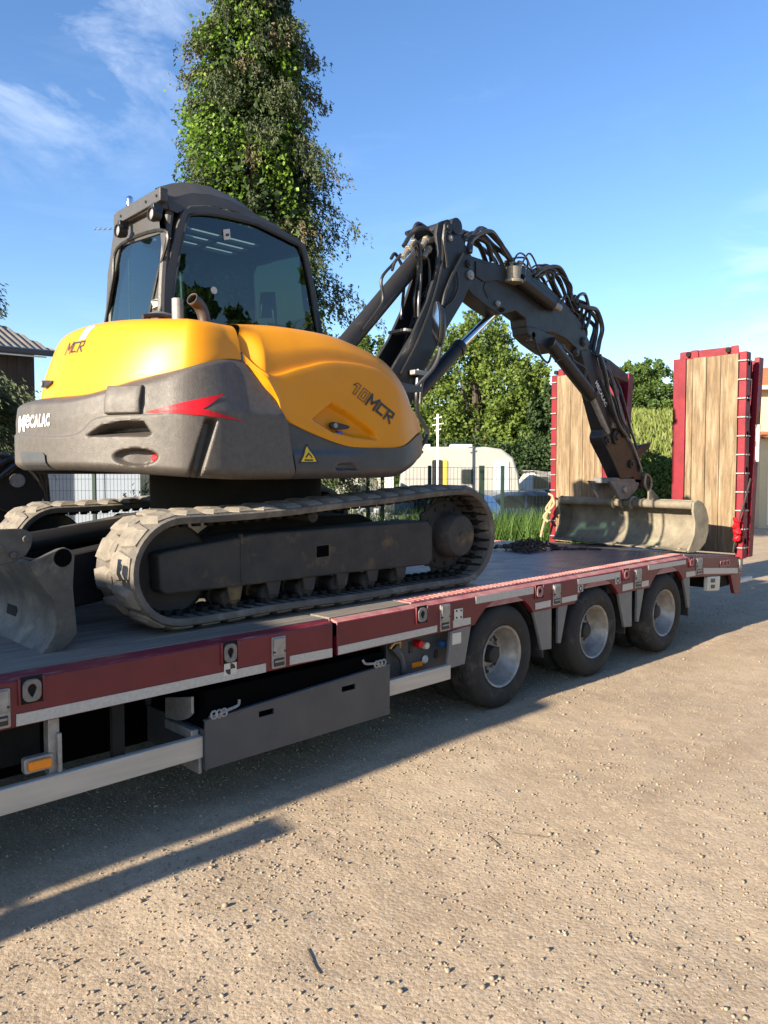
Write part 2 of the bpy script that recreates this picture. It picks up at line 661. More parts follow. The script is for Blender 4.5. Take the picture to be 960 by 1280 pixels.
GRAVEL = mat('dry_gravel_ground', (0.39, 0.292, 0.192), (0.31, 0.23, 0.152), 3.0, 0.95, bump=0.0, c3=(0.44, 0.345, 0.238), s3=0.9, t3=(0.48, 0.72), spec=0.15, detail=10)


def gravel_extra():
    t = GRAVEL.node_tree
    L = t.links.new
    b = t.nodes['Principled BSDF']
    co = t.nodes.new('ShaderNodeTexCoord')
    src = b.inputs['Base Color'].links[0].from_socket
    last = src
    hts = []
    for sc, lo, hi, colr, amt in ((55, 0.62, 0.9, (0.46, 0.37, 0.27), 0.55), (120, 0.55, 0.95, (0.20, 0.155, 0.11), 0.5), (260, 0.5, 1.0, (0.48, 0.40, 0.30), 0.45)):
        vo = t.nodes.new('ShaderNodeTexVoronoi')
        vo.inputs['Scale'].default_value = sc
        L(co.outputs['Object'], vo.inputs['Vector'])
        sp = t.nodes.new('ShaderNodeSeparateColor')
        L(vo.outputs['Color'], sp.inputs[0])
        mr = t.nodes.new('ShaderNodeMapRange')
        mr.inputs['From Min'].default_value = lo
        mr.inputs['From Max'].default_value = hi
        mr.inputs['To Max'].default_value = amt
        L(sp.outputs[0], mr.inputs['Value'])
        mx = t.nodes.new('ShaderNodeMix')
        mx.data_type = 'RGBA'
        mx.inputs['B'].default_value = (*colr, 1)
        L(mr.outputs[0], mx.inputs['Factor'])
        L(last, mx.inputs['A'])
        last = mx.outputs['Result']
        hm = t.nodes.new('ShaderNodeMath')
        hm.operation = 'MULTIPLY_ADD'
        hm.inputs[1].default_value = -1.0 / sc * 40
        hm.inputs[2].default_value = 0
        L(vo.outputs['Distance'], hm.inputs[0])
        hts.append(hm)
    # worn streaks and trodden patches along the drive
    for strch, lo, hi, colr, amt in (((0.10, 1.1, 1), 0.52, 0.72, (0.27, 0.195, 0.125), 0.55), ((0.5, 0.8, 1), 0.56, 0.7, (0.47, 0.375, 0.265), 0.5)):
        mp = t.nodes.new('ShaderNodeMapping')
        mp.inputs['Scale'].default_value = strch
        mp.inputs['Rotation'].default_value = (0, 0, 0.12)
        L(co.outputs['Object'], mp.inputs['Vector'])
        nz = t.nodes.new('ShaderNodeTexNoise')
        nz.inputs['Scale'].default_value = 1.6
        nz.inputs['Detail'].default_value = 8
        nz.inputs['Roughness'].default_value = 0.65
        L(mp.outputs[0], nz.inputs['Vector'])
        mr = t.nodes.new('ShaderNodeMapRange')
        mr.inputs['From Min'].default_value = lo
        mr.inputs['From Max'].default_value = hi
        mr.inputs['To Max'].default_value = amt
        L(nz.outputs[0], mr.inputs['Value'])
        mx = t.nodes.new('ShaderNodeMix')
        mx.data_type = 'RGBA'
        mx.inputs['B'].default_value = (*colr, 1)
        L(mr.outputs[0], mx.inputs['Factor'])
        L(last, mx.inputs['A'])
        last = mx.outputs['Result']
    L(last, b.inputs['Base Color'])
    s = hts[0]
    for h in hts[1:]:
        ad = t.nodes.new('ShaderNodeMath')
        L(s.outputs[0], ad.inputs[0])
        L(h.outputs[0], ad.inputs[1])
        s = ad
    bp = t.nodes.new('ShaderNodeBump')
    bp.inputs['Strength'].default_value = 0.28
    bp.inputs['Distance'].default_value = 0.010
    L(s.outputs[0], bp.inputs['Height'])
    L(bp.outputs[0], b.inputs['Normal'])


gravel_extra()
struct(link('ground', np_mesh('ground', co, qd), GRAVEL))


# loose stones: nobody could count them
def ico(sub=1):
    bm = bmesh.new()
    bmesh.ops.create_icosphere(bm, subdivisions=sub, radius=1)
    v = np.array([p.co[:] for p in bm.verts])
    f = np.array([[p.index for p in q.verts] for q in bm.faces])
    bm.free()
    return v, f


def stones(name, n, dmin, dmax, smin, smax, m, seed, power=2.2):
    r = np.random.default_rng(seed)
    iv, if_ = ico(1)
    ang = R_(45.7) + r.uniform(-0.56, 0.56, n)
    d = dmin * (dmax / dmin) ** (r.random(n) ** 0.62)
    x, y = d * np.cos(ang), -3.466 + d * np.sin(ang)
    # clusters: keep where a noise field is high
    k = value_noise(x, y, seed + 50, 1.7) + value_noise(x, y, seed + 51, 5) * 0.6
    keep = (k > r.uniform(-0.75, 0.45, n)) & (y < 3)
    x, y = x[keep], y[keep]
    n = len(x)
    s = smin + (smax - smin) * r.random(n) ** power
    sh = r.uniform(0.55, 1.0, (n, 3)) * s[:, None]
    sh[:, 2] *= 0.7
    jit = 1 + r.normal(0, 0.17, (n, len(iv)))
    P = iv[None] * jit[..., None] * sh[:, None, :]
    th = r.uniform(0, 6.28, n)
    c, sn = np.cos(th)[:, None], np.sin(th)[:, None]
    X = P[..., 0] * c - P[..., 1] * sn + x[:, None]
    Y = P[..., 0] * sn + P[..., 1] * c + y[:, None]
    Z = P[..., 2] + (ground_h(x, y) + sh[:, 2] * 0.55)[:, None]
    co = np.stack([X, Y, Z], -1).reshape(-1, 3)
    f = (if_[None] + (np.arange(n) * len(iv))[:, None, None]).reshape(-1, 3)
    o = link(name, np_mesh(name, co, f, False), m)
    struct(o, 'stuff')
    return o


STONE = mat('loose_stone', (0.30, 0.235, 0.165), (0.17, 0.135, 0.097), 18, 0.9, c3=(0.40, 0.35, 0.275), s3=9, t3=(0.5, 0.7), spec=0.2)
o = stones('gravel', 62000, 2.2, 16, 0.0022, 0.0100, STONE, 11)
tag(o, 'small loose gravel scattered over the dry yard ground', 'gravel', kind='stuff')
o = stones('pebbles', 1500, 2.2, 12, 0.006, 0.019, STONE, 23, 3.2)
tag(o, 'larger pale pebbles lying among the fine gravel', 'pebbles', kind='stuff')

TWIG = mat('dry_twig', (0.12, 0.085, 0.05), (0.08, 0.06, 0.04), 30, 0.9)
for q, lab in (([(1.749,-1.262),(1.714,-1.334),(1.697,-1.382),(1.691,-1.407)], 'thin dark curved twig lying on the gravel, nearest the camera'),
               ([(2.941,-1.172),(2.93,-1.22),(2.906,-1.277)], 'short dark straight twig on the gravel in the middle of the yard'),
               ([(3.052,-1.245),(3.093,-1.32),(3.143,-1.393)], 'pale straw stalk lying beside the short dark twig')):
    o = MB().tube(smooth_path([(p[0], p[1], float(ground_h(np.array(p[0]), np.array(p[1]))) + 0.004) for p in q], 9), 0.0022, 6).build('twig', TWIG)
    tag(o, lab, 'twig')

# ---------------------------------------------------------------- trailer
TR = thing('lowbed_trailer', 'dark red low-bed trailer with raised wooden loading ramps, carrying the yellow excavator', 'trailer', (4.0, 1.27, 0))
W = 2.55
WX = (4.66, 5.985, 7.31)


def zdeck(x):
    if x < 2.97:
        return 0.905
    return 0.903 + 0.0072 * (x - 2.97) if x < 7.8 else 0.938 - 0.075 * (x - 7.8)


def arch(xc):
    p = []
    for k in range(15):
        t = R_(143 - k * 106 / 14)
        p.append((xc + 0.455 * math.cos(t), 0.43 + 0.43 * math.sin(t)))
    return p


sec1 = [(-1.5, 0.662), (2.955, 0.678), (2.955, 0.884), (-1.5, 0.872)]
sec2 = [(2.99, 0.682)]
for xc in WX:
    sec2 += arch(xc)
sec2 += [(7.74, 0.71), (9.23, 0.612), (9.24, 0.815), (7.79, 0.914), (2.99, 0.885)]
for side, (ya, yb) in enumerate(((0.0, 0.05), (W - 0.05, W))):
    for sec in (sec1, sec2):
        rail = MB().prism(sec, ya, yb).build('side_rail', RED, TR, bevel=0.006)
        if side == 0:
            if sec is sec1:
                RAIL1 = rail
            else:
                RAIL2 = rail
# bevelled top flange of the rails
for (xa, xb) in ((-1.5, 2.955), (2.99, 7.79)):
    za, zb = 0.873, zdeck(xa) - 0.004
    for (y0, y1) in ((0.004, 0.062), (W - 0.004, W - 0.062)):
        v = [(xa, y0, 0.874 if xa < 0 else 0.886), (xb, y0, 0.885 if xb < 3 else 0.915), (xb, y1, zdeck(xb) - 0.002), (xa, y1, zdeck(xa) - 0.002),
             (xa, y0, 0.80), (xb, y0, 0.80), (xb, y1, 0.80), (xa, y1, 0.80)]
        MB().add(v, [(0, 1, 2, 3), (0, 1, 5, 4), (2, 3, 7, 6), (0, 3, 7, 4), (1, 2, 6, 5)]).build('rail_flange', REDWORN if xa < 0 else REDTOP, TR, bevel=0.004)
# wooden deck, plank by plank
rnd = random.Random(3)
npl = 12
pw = (W - 0.14) / npl
for i in range(npl):
    y0 = 0.07 + i * pw
    dz = rnd.uniform(-0.004, 0.003)
    MB().box(-1.5, 2.965, y0 + 0.004, y0 + pw - 0.004, 0.86, 0.905 + dz).build('deck_plank', DWOOD, TR, bevel=0.004)
# steel tread deck of the bogie: plates with open joints
for j, (y0, y1) in enumerate(((0.19, 1.12), (1.128, W - 0.19))):
    for (xa, xb) in ((3.70, 5.95), (5.958, 7.79)):
        v = [(x, y, z) for x in (xa, xb) for y in (y0, y1) for z in (zdeck(x) - 0.03, zdeck(x) + 0.004)]
        MB().add(v, [(0, 1, 3, 2), (4, 6, 7, 5), (0, 4, 5, 1), (2, 3, 7, 6), (0, 2, 6, 4), (1, 5, 7, 3)]).build('tread_plate', TREAD, TR, bevel=0.002)
npl2 = 12
for i in range(npl2):
    y0 = 0.065 + i * (W - 0.13) / npl2
    v = [(x, y, z) for x in (2.985, 3.69) for y in (y0 + 0.003, y0 + (W - 0.13) / npl2 - 0.003) for z in (zdeck(x) - 0.04, zdeck(x) + 0.002 + rnd.uniform(-0.003, 0.002))]
    MB().add(v, [(0, 1, 3, 2), (4, 6, 7, 5), (0, 4, 5, 1), (2, 3, 7, 6), (0, 2, 6, 4), (1, 5, 7, 3)]).build('deck_plank', DWOOD, TR, bevel=0.004)
v = [(x, y, z) for x in (7.797, 9.22) for y in (0.055, W - 0.055) for z in (zdeck(x) - 0.03, zdeck(x) + 0.004)]
MB().add(v, [(0, 1, 3, 2), (4, 6, 7, 5), (0, 4, 5, 1), (2, 3, 7, 6), (0, 2, 6, 4), (1, 5, 7, 3)]).build('tail_plate', TREAD, TR, bevel=0.002)
for y0 in (0.066, W - 0.186):
    v = [(x, y, z) for x in (3.70, 7.79) for y in (y0, y0 + 0.12) for z in (zdeck(x) - 0.03, zdeck(x) + 0.007)]
    e = MB().add(v, [(0, 1, 3, 2), (4, 6, 7, 5), (0, 4, 5, 1), (2, 3, 7, 6), (0, 2, 6, 4), (1, 5, 7, 3)])
    x = 3.74
    while x < 7.75:                       # anti-slip ribs
        e.box(x, x + 0.018, y0 + 0.012, y0 + 0.108, zdeck(x) + 0.006, zdeck(x) + 0.012)
        x += 0.05
    e.build('edge_plate', REDTOP, TR)
# chassis below the deck
ch = MB()
for y in (0.78, 1.62):
    ch.box(-1.4, 8.9, y, y + 0.15, 0.42, 0.84)
for x in np.arange(-1.2, 9.0, 0.62):
    ch.box(x, x + 0.09, 0.055, W - 0.055, 0.70, 0.845)
ch.box(-1.5, 9.1, 0.5, W - 0.5, 0.84, 0.858)
ch.box(9.0, 9.2, 0.06, W - 0.06, 0.56, 0.80)
ch.build('chassis', UNDER, TR)
MB().box(-1.5, 1.05, 0.66, 0.70, 0.22, 0.70).box(1.05, 4.1, 0.70, 0.74, 0.20, 0.70).build('shade_backing', VOID, TR)  # black sheets added for the shade under the deck, not a trailer part
MB().prism([(0.06, 0.5), (0.42, 0.5), (0.42, 0.72), (0.06, 0.72)], 8.6, 9.0, 'x').build('tail_box', UNDER, TR, bevel=0.01)
# rear bracket under the tail
MB().prism([(8.873,0.651),(9.175,0.624),(9.165,0.391),(9,0.409)], 0.0, 0.04).build('corner_bracket', RED, TR, bevel=0.004)
LB = MB().prism([(8.28,0.67),(8.597,0.649),(8.584,0.49),(8.267,0.515)], 0.0, 0.05).build('light_box', PLATEW, TR, bevel=0.008)
for q in ([(8.343,0.642),(8.448,0.635),(8.45,0.592),(8.345,0.6)], [(8.347,0.576),(8.452,0.568),(8.445,0.527),(8.349,0.534)]):
    MB().prism(q, -0.004, 0.01).build('light_socket', BLACK, LB, bevel=0.002)
MB().box(9.16, 9.62, 0.03, 0.09, 0.50, 0.55).build('underrun_stub', PLATEW, TR, bevel=0.008)


# --- fittings on the near rail
def rr(x0, x1, z0, z1, r=0.012, n=4):
    p = []
    for cx, cz, a in ((x1 - r, z1 - r, 0), (x0 + r, z1 - r, 90), (x0 + r, z0 + r, 180), (x1 - r, z0 + r, 270)):
        for k in range(n + 1):
            t = R_(a + 90 * k / n)
            p.append((cx + r * math.cos(t), cz + r * math.sin(t)))
    return p


def plate_hole(outer, inner, y0, y1):
    """plate with a hole; loops must have the same count"""
    n = len(outer)
    m = MB()
    rows = [[(p[0], y1, p[1]) for p in outer], [(p[0], y0, p[1]) for p in outer], [(p[0], y0, p[1]) for p in inner], [(p[0], y1, p[1]) for p in inner]]
    m.grid(rows, close=True)
    return m


def resample_angle(poly, c, n):
    """points of a star-shaped closed loop at n even angles"""
    out = []
    m = len(poly)
    for k in range(n):
        a = 2 * math.pi * k / n
        d = (math.cos(a), math.sin(a))
        best = None
        for i in range(m):
            p, q = poly[i], poly[(i + 1) % m]
            ex, ey = q[0] - p[0], q[1] - p[1]
            den = d[0] * ey - d[1] * ex
            if abs(den) < 1e-12:
                continue
            t = ((p[0] - c[0]) * ey - (p[1] - c[1]) * ex) / den
            s = ((p[0] - c[0]) * d[1] - (p[1] - c[1]) * d[0]) / den
            if t > 0 and -1e-6 <= s <= 1 + 1e-6 and (best is None or t < best):
                best = t
        out.append((c[0] + d[0] * best, c[1] + d[1] * best))
    return out


def pocket(x0, x1, z0, z1, rail, m=RINGST):
    cx, cz = (x0 + x1) / 2, (z0 + z1) / 2 + 0.002
    out = resample_angle(rr(x0, x1, z0, z1, 0.03), (cx, cz), 32)
    wv, hv = (x1 - x0), (z1 - z0)
    tear = [(cx + wv * 0.24 * math.cos(t) * (1 if math.sin(t) > 0 else 1 + 0.55 * math.sin(t)), cz + hv * 0.02 + hv * (0.24 if math.sin(t) > 0 else 0.34) * math.sin(t)) for t in [2 * math.pi * k / 40 for k in range(40)]]
    inn = resample_angle(tear, (cx, cz), 32)
    plate_hole(out, inn, -0.014, 0.004).build('lashing_ring', m, rail, bevel=0.003)
    MB().prism(rr(x0 - 0.012, x1 + 0.012, z0 - 0.008, z1 + 0.012, 0.01), -0.0035, 0.002).build('ring_pocket', UNDER, rail)
    for xx in (x0 - 0.018, x1 + 0.006):     # rolled lips beside the pocket
        MB().box(xx, xx + 0.012, -0.010, 0.02, z0 - 0.01, z1 + 0.01).build('pocket_lip', RED, rail, bevel=0.004)


pocket(1.18, 1.26, 0.775, 0.875, RAIL1)
pocket(2.198, 2.276, 0.775, 0.875, RAIL1)
pocket(3.69, 3.775, 0.79, 0.885, RAIL2, RINGST)
pocket(5.05, 5.135, 0.805, 0.89, RAIL2, REDTOP)
pocket(6.43, 6.52, 0.815, 0.9, RAIL2, REDTOP)
pocket(7.80, 7.88, 0.82, 0.90, RAIL2, REDTOP)


def latch(x0, x1, z0, z1, rail):
    zm = z0 + (z1 - z0) * 0.36
    MB().prism(rr(x0, x1, z0, z1, 0.008), -0.008, 0.003).build('twist_lock', GALV, rail, bevel=0.002)
    MB().prism(rr(x0 + 0.008, x1 - 0.008, zm + 0.008, z1 - 0.008, 0.006), -0.016, -0.007).build('lock_cover', GALV, rail, bevel=0.003)
    MB().box(x0 + 0.012, x1 - 0.012, -0.0105, -0.007, z0 + 0.012, zm - 0.008).build('lock_slot', BLACK, rail)
    MB().box(x0 + 0.016, x1 - 0.016, -0.017, -0.010, z0 + 0.034, z0 + 0.046).build('lock_bar', GALV, rail, bevel=0.002)
    for xx in (x0 + 0.012, x1 - 0.012):
        MB().cyl((xx, -0.019, zm + 0.03), (xx, -0.007, zm + 0.03), 0.006, 8).build('bolt', BLACK, rail)


for x0, x1, z0, z1, rl in ((1.03, 1.13, 0.682, 0.853, RAIL1), (2.507, 2.602, 0.688, 0.865, RAIL1), (3.914, 4.016, 0.697, 0.880, RAIL2),
                           (5.287, 5.392, 0.713, 0.882, RAIL2), (6.64, 6.762, 0.715, 0.889, RAIL2), (7.962, 8.10, 0.72, 0.893, RAIL2), (9.10, 9.19, 0.63, 0.80, RAIL2)):
    latch(x0, x1, z0, z1, rl)
for q, rl in (([(1.154,0.73),(2.468,0.728),(2.468,0.679),(1.153,0.678)], RAIL1), ([(2.634,0.741),(2.949,0.737),(2.949,0.684),(2.633,0.69)], RAIL1),
              ([(2.996,0.739),(3.885,0.745),(3.885,0.7),(2.996,0.688)], RAIL2), ([(4.052,0.756),(4.244,0.754),(4.244,0.705),(4.052,0.703)], RAIL2),
              ([(4.302,0.894),(5.016,0.893),(5.017,0.84),(4.303,0.842)], RAIL2), ([(5.043,0.761),(5.255,0.762),(5.256,0.71),(5.044,0.71)], RAIL2),
              ([(5.417,0.763),(5.648,0.765),(5.649,0.717),(5.418,0.717)], RAIL2), ([(5.658,0.892),(6.369,0.89),(6.37,0.839),(5.659,0.845)], RAIL2),
              ([(6.416,0.769),(6.609,0.772),(6.611,0.712),(6.418,0.71)], RAIL2), ([(6.779,0.763),(6.914,0.765),(6.915,0.711),(6.781,0.71)], RAIL2),
              ([(6.901,0.905),(7.712,0.896),(7.714,0.854),(6.902,0.859)], RAIL2), ([(7.727,0.77),(7.946,0.764),(7.948,0.713),(7.729,0.716)], RAIL2), ([(8.142,0.777),(9.077,0.698),(9.08,0.637),(8.146,0.712)], RAIL2)):
    MB().prism(q, -0.0035, 0.001).build('reflective_strip', TAPE, rl)
for q in ([(5.659,0.838),(5.74,0.84),(5.742,0.782),(5.66,0.78)], [(6.284,0.844),(6.37,0.843),(6.372,0.788),(6.286,0.786)]):
    MB().prism(q, -0.0035, 0.001).build('reflective_strip', TAPE, RAIL2)
    c = (sum(p[0] for p in q) / 4, sum(p[1] for p in q) / 4)
    plate_hole(circle(c, 0.026, 20), circle(c, 0.018, 20), -0.006, -0.003).build('ring_mark', UNDER, RAIL2)
# white plates and the quartered test mark
MB().prism([(4.064,0.833),(4.155,0.831),(4.155,0.754),(4.064,0.757)], -0.005, 0.001).build('data_plate', PLATEW, RAIL2, bevel=0.002)
for p in [(4.085,0.819),(4.133,0.817),(4.086,0.771),(4.133,0.77)]:
    MB().cyl((p[0], -0.009, p[1]), (p[0], -0.004, p[1]), 0.007, 8).build('rivet', UNDER, RAIL2)
q = [(2.199,0.77),(2.276,0.77),(2.275,0.709),(2.198,0.706)]
MB().prism(q, -0.006, -0.003).build('test_mark', PLATEW, RAIL1)
c = (sum(p[0] for p in q) / 4, sum(p[1] for p in q) / 4)
for a0 in (0, 180):
    MB().prism([c] + circle(c, 0.030, 9, a0, a0 + 90), -0.0075, -0.005).build('mark_quarter', BLACK, RAIL1)
c = (8.70, 0.782)
for dx in (-0.09, 0.0, 0.09):                # three embossed loops on the tail
    plate_hole(rr(c[0] + dx - 0.04, c[0] + dx + 0.04, c[1] - 0.035, c[1] + 0.035, 0.02), rr(c[0] + dx - 0.027, c[0] + dx + 0.027, c[1] - 0.022, c[1] + 0.022, 0.012), -0.007, 0.001).build('embossed_mark', REDTOP, RAIL2)

# --- side guards, tool tray, control panel
MB().box(-1.5, 2.066, -0.012, 0.028, 0.305, 0.420).build('side_guard', ALU, TR, bevel=0.006)
MB().box(3.41, 4.02, -0.012, 0.028, 0.35, 0.453).build('side_guard', ALU, TR, bevel=0.006)
for x in (0.1, 1.3):
    MB().box(x, x + 0.05, 0.03, 0.09, 0.30, 0.68).build('guard_bracket', GALV, TR, bevel=0.004)
MB().box(1.60, 1.66, 0.03, 0.06, 0.36, 0.70).build('guard_bracket', UNDER, TR)
lamp = MB().prism(rr(1.19, 1.32, 0.445, 0.515, 0.012), 0.02, 0.06).build('marker_lamp', GALV, TR, bevel=0.004)
MB().prism(rr(1.205, 1.305, 0.458, 0.502, 0.008), 0.002, 0.03).build('amber_lens', ORANGE, lamp, bevel=0.006)
MB().box(1.333, 1.352, 0.008, 0.09, 0.42, 0.60).build('lamp_bracket', GALV, TR, bevel=0.003)
MB().prism(rr(1.06, 1.36, 0.40, 0.67, 0.02), 0.30, 0.34).build('lamp_panel', UNDER, TR)
tray = MB()
TX0, TX1, TZ0, TZ1 = 2.066, 3.404, 0.245, 0.53
h1, h2 = (2.40, 2.50), (3.0, 3.11)


def tray_top(x):
    return 0.495 + (x - TX0) / (TX1 - TX0) * 0.065


xs = [TX0, h1[0], h1[1], h2[0], h2[1], TX1]
for i in range(5):
    xa, xb = xs[i], xs[i + 1]
    zt, zt2 = tray_top(xa), tray_top(xb)
    if i in (1, 3):
        tray.prism([(xa, TZ0), (xb, TZ0), (xb, 0.445 + 0.02 * (i > 1)), (xa, 0.445 + 0.02 * (i > 1))], -0.03, -0.018)
        tray.prism([(xa, 0.478 + 0.02 * (i > 1)), (xb, 0.478 + 0.02 * (i > 1)), (xb, zt2), (xa, zt)], -0.03, -0.018)
    else:
        tray.prism([(xa, TZ0), (xb, TZ0), (xb, zt2), (xa, zt)], -0.03, -0.018)
TRAY = tray.build('tool_tray', TBOX, TR)
MB().box(TX0 + 0.02, TX1 - 0.02, 0.0, 0.58, TZ0 + 0.02, 0.645).build('tray_gap_shade', VOID, TRAY)  # black box painting the shaded gap above the tray, no real load
MB().box(TX0 + 0.01, TX1 - 0.01, -0.016, 0.62, TZ0, TZ0 + 0.015).box(TX0, TX0 + 0.012, -0.016, 0.62, TZ0, 0.45).box(TX1 - 0.012, TX1, -0.016, 0.62, TZ0, 0.50).box(TX0, TX1, 0.60, 0.62, TZ0, 0.66).build('tray_body', TBOX, TRAY)
MB().prism([(TX0, 0.493), (TX1, 0.558), (TX1, 0.570), (TX0, 0.505)], -0.034, -0.006).build('tray_rim', TBOX, TRAY, bevel=0.004)
for sx, zz in ((TX0 + 0.03, 0.512), (TX1 - 0.04, 0.575)):     # hinge pins with chains
    sg = 1 if sx < 3 else -1
    MB().tube(smooth_path([(sx, -0.02, zz), (sx + sg * 0.05, -0.03, zz + 0.005), (sx + sg * 0.10, -0.035, zz + 0.02), (sx + sg * 0.17, -0.03, zz + 0.03), (sx + sg * 0.185, -0.02, zz + 0.055)], 14), 0.008, 6).build('latch_pin', GALV, TRAY)
    for k in range(3):
        MB().tube([(sx + sg * (0.02 + 0.03 * k) + 0.018 * math.cos(t), -0.035, zz + 0.012 + 0.02 * math.sin(t)) for t in np.linspace(0, 6.28, 11)], 0.006, 6).build('chain_link', GALV, TRAY)
for sx in (TX0 - 0.02, TX1 + 0.012):
    MB().box(sx - 0.03, sx + 0.012, 0.02, 0.30, 0.40, 0.45).build('tray_bracket', GALV, TR, bevel=0.004)
MB().prism([(2.045, 0.22), (2.062, 0.22), (2.062, 0.31), (2.045, 0.31)], 0.0, 0.25).build('tray_bracket', GALV, TR, bevel=0.003)
MB().prism(smooth_path([(0.04, 0.53), (0.10, 0.49), (0.2, 0.46), (0.32, 0.45)], 8) + [(0.32, 0.56), (0.04, 0.62)], 2.03, 2.045, 'x').build('tray_bracket', GALV, TR, bevel=0.003)
CP = MB().prism([(3.541,0.69),(4.189,0.71),(4.191,0.389),(3.541,0.4)], 0.14, 0.2).build('control_panel', TBOX, TR, bevel=0.006)


def knob(px, r, d, m, name):
    x, z = px
    return MB().lathe([(0, -d), (r * 0.8, -d), (r, -d * 0.6), (r * 0.75, 0), (0, 0)], (x, 0.14, z), 'y', 18).build(name, m, CP)


k1, k2, k3, k4, k5 = [(3.817,0.611),(3.89,0.588),(4.074,0.571),(3.907,0.485),(3.576,0.616)]
knob(k1, 0.030, 0.06, REDP, 'red_valve_knob')
knob(k2, 0.028, 0.05, PLATEW, 'valve_cap')
knob(k3, 0.030, 0.06, mat('blue_cap', (0.03, 0.12, 0.30)), 'blue_valve_knob')
knob(k4, 0.030, 0.02, PLATEW, 'pressure_gauge')
MB().tube(smooth_path([(k5[0] - 0.04, 0.10, k5[1] + 0.01), (k5[0] - 0.02, 0.08, k5[1] + 0.045), (k5[0] + 0.03, 0.08, k5[1] + 0.04), (k5[0] + 0.045, 0.10, k5[1])], 10), 0.012, 8).build('coupling_ring', mat('brass', (0.42, 0.30, 0.12), metal=0.6, rough=0.45), CP)
MB().tube(smooth_path([(k5[0], 0.11, k5[1] + 0.01), (k5[0] + 0.05, 0.09, k5[1] - 0.06), (k5[0] + 0.07, 0.09, k5[1] - 0.14), (k5[0] + 0.075, 0.10, k5[1] - 0.20)], 12), [0.03] * 4 + [0.022] * 8, 8).build('lever_handle', TBOX, CP)
MB().prism([(3.782,0.478),(3.887,0.476),(3.887,0.443),(3.783,0.444)], 0.13, 0.15).build('orange_reflector', ORANGE, CP, bevel=0.003)
for q in ([(3.754,0.626),(3.786,0.627),(3.786,0.549),(3.755,0.549)], [(4.016,0.529),(4.046,0.53),(4.046,0.472),(4.016,0.472)]):
    MB().prism(q, 0.132, 0.15).build('panel_slot', BLACK, CP, bevel=0.003)
# mudguard plates between the wheels
FD = mat('mudguard_grey', (0.15, 0.15, 0.15), (0.12, 0.12, 0.12), 6, 0.5, c3=(0.2, 0.18, 0.16), s3=4, t3=(0.58, 0.85))


def flap(q, y0=0.004, y1=0.03, m=FD):
    return MB().prism(q, y0, y1).build('mudguard', m, TR, bevel=0.004)


f0 = flap([(4.035, 0.68), (4.26, 0.70), (4.19, 0.425), (3.99, 0.42), (4.02, 0.55)])
MB().prism([(4.048,0.664),(4.139,0.662),(4.139,0.585),(4.048,0.585)], -0.003, 0.006).build('white_plate', PLATEW, f0)
for wx in WX[:2]:
    flap([(wx + 0.365, 0.70), (wx + 0.62, 0.70), (wx + 0.625, 0.36), (wx + 0.49, 0.37)])
    flap([(wx + 0.63, 0.70), (wx + 0.735, 0.70), (wx + 0.735, 0.40), (wx + 0.63, 0.40)], 0.09, 0.11)
    flap([(wx + 0.72, 0.70), (wx + 0.86, 0.70), (wx + 0.76, 0.385), (wx + 0.72, 0.39)])
flap([(7.31 + 0.365, 0.71), (7.31 + 0.52, 0.715), (7.31 + 0.53, 0.385), (7.31 + 0.49, 0.39)])
for wx in WX:                                   # black rubber flaps behind the wheels
    prof = [(wx + 0.44, 0.72), (wx + 0.50, 0.55), (wx + 0.52, 0.30), (wx + 0.535, 0.30), (wx + 0.52, 0.56), (wx + 0.47, 0.74)]
    MB().prism(prof, 0.02, 0.58).build('rubber_flap', TYRE, TR)
    a_ = [(wx + 0.452 * math.cos(R_(t)), 0.43 + 0.43 * math.sin(R_(t))) for t in range(20, 165, 10)]
    MB().prism(a_ + [(p[0] * 0.98 + wx * 0.02, p[1] * 0.98 + 0.43 * 0.02) for p in a_[::-1]], 0.06, 0.60).build('wheel_arch', UNDER, TR)

# --- wheels
TYP = [(0.235, 0.02), (0.27, 0.002), (0.315, -0.004), (0.352, 0.004), (0.375, 0.018), (0.389, 0.034), (0.395, 0.05), (0.3975, 0.085), (0.392, 0.088), (0.392, 0.096), (0.3975, 0.099), (0.398, 0.125), (0.392, 0.128), (0.392, 0.136), (0.398, 0.139),
       (0.3975, 0.165), (0.392, 0.168), (0.392, 0.176), (0.3975, 0.179), (0.394, 0.205), (0.386, 0.222), (0.35, 0.245), (0.30, 0.25), (0.235, 0.235)]
tyre_me = MB().lathe(TYP, (0, 0, 0), 'y', 64, True).mesh('tyre', TYRE, 40)
rim_me = MB().lathe([(0.236, 0.016), (0.232, 0.008), (0.222, 0.012), (0.214, 0.026), (0.212, 0.05), (0.198, 0.062), (0.194, 0.11), (0.180, 0.125), (0.172, 0.15), (0.155, 0.165), (0.125, 0.168), (0.110, 0.160), (0.104, 0.150), (0.04, 0.150)], (0, 0, 0), 'y', 56).mesh('rim', RIM, 50)
hub_me = MB().lathe([(0, 0.075), (0.05, 0.075), (0.062, 0.085), (0.068, 0.15), (0.085, 0.152), (0.088, 0.17)], (0, 0, 0), 'y', 28).mesh('hub', FRAMEGREY, 40)
nut_me = MB().lathe([(0, -0.025), (0.010, -0.025), (0.013, -0.018), (0.013, 0.005), (0.017, 0.006), (0.017, 0.012)], (0, 0, 0), 'y', 8).mesh('wheel_nut', GALV, 30)
vent_me = MB().lathe([(0, 0), (0.022, 0.0), (0.028, -0.004), (0.030, 0.003)], (0, 0, 0), 'y', 16).mesh('vent_hole', BLACK, 40)
itm = MB().lathe([(0.236, 0.016), (0.2, 0.03), (0.19, 0.2), (0.236, 0.235)], (0, 0, 0), 'y', 40).mesh('inner_rim', UNDER, 40)
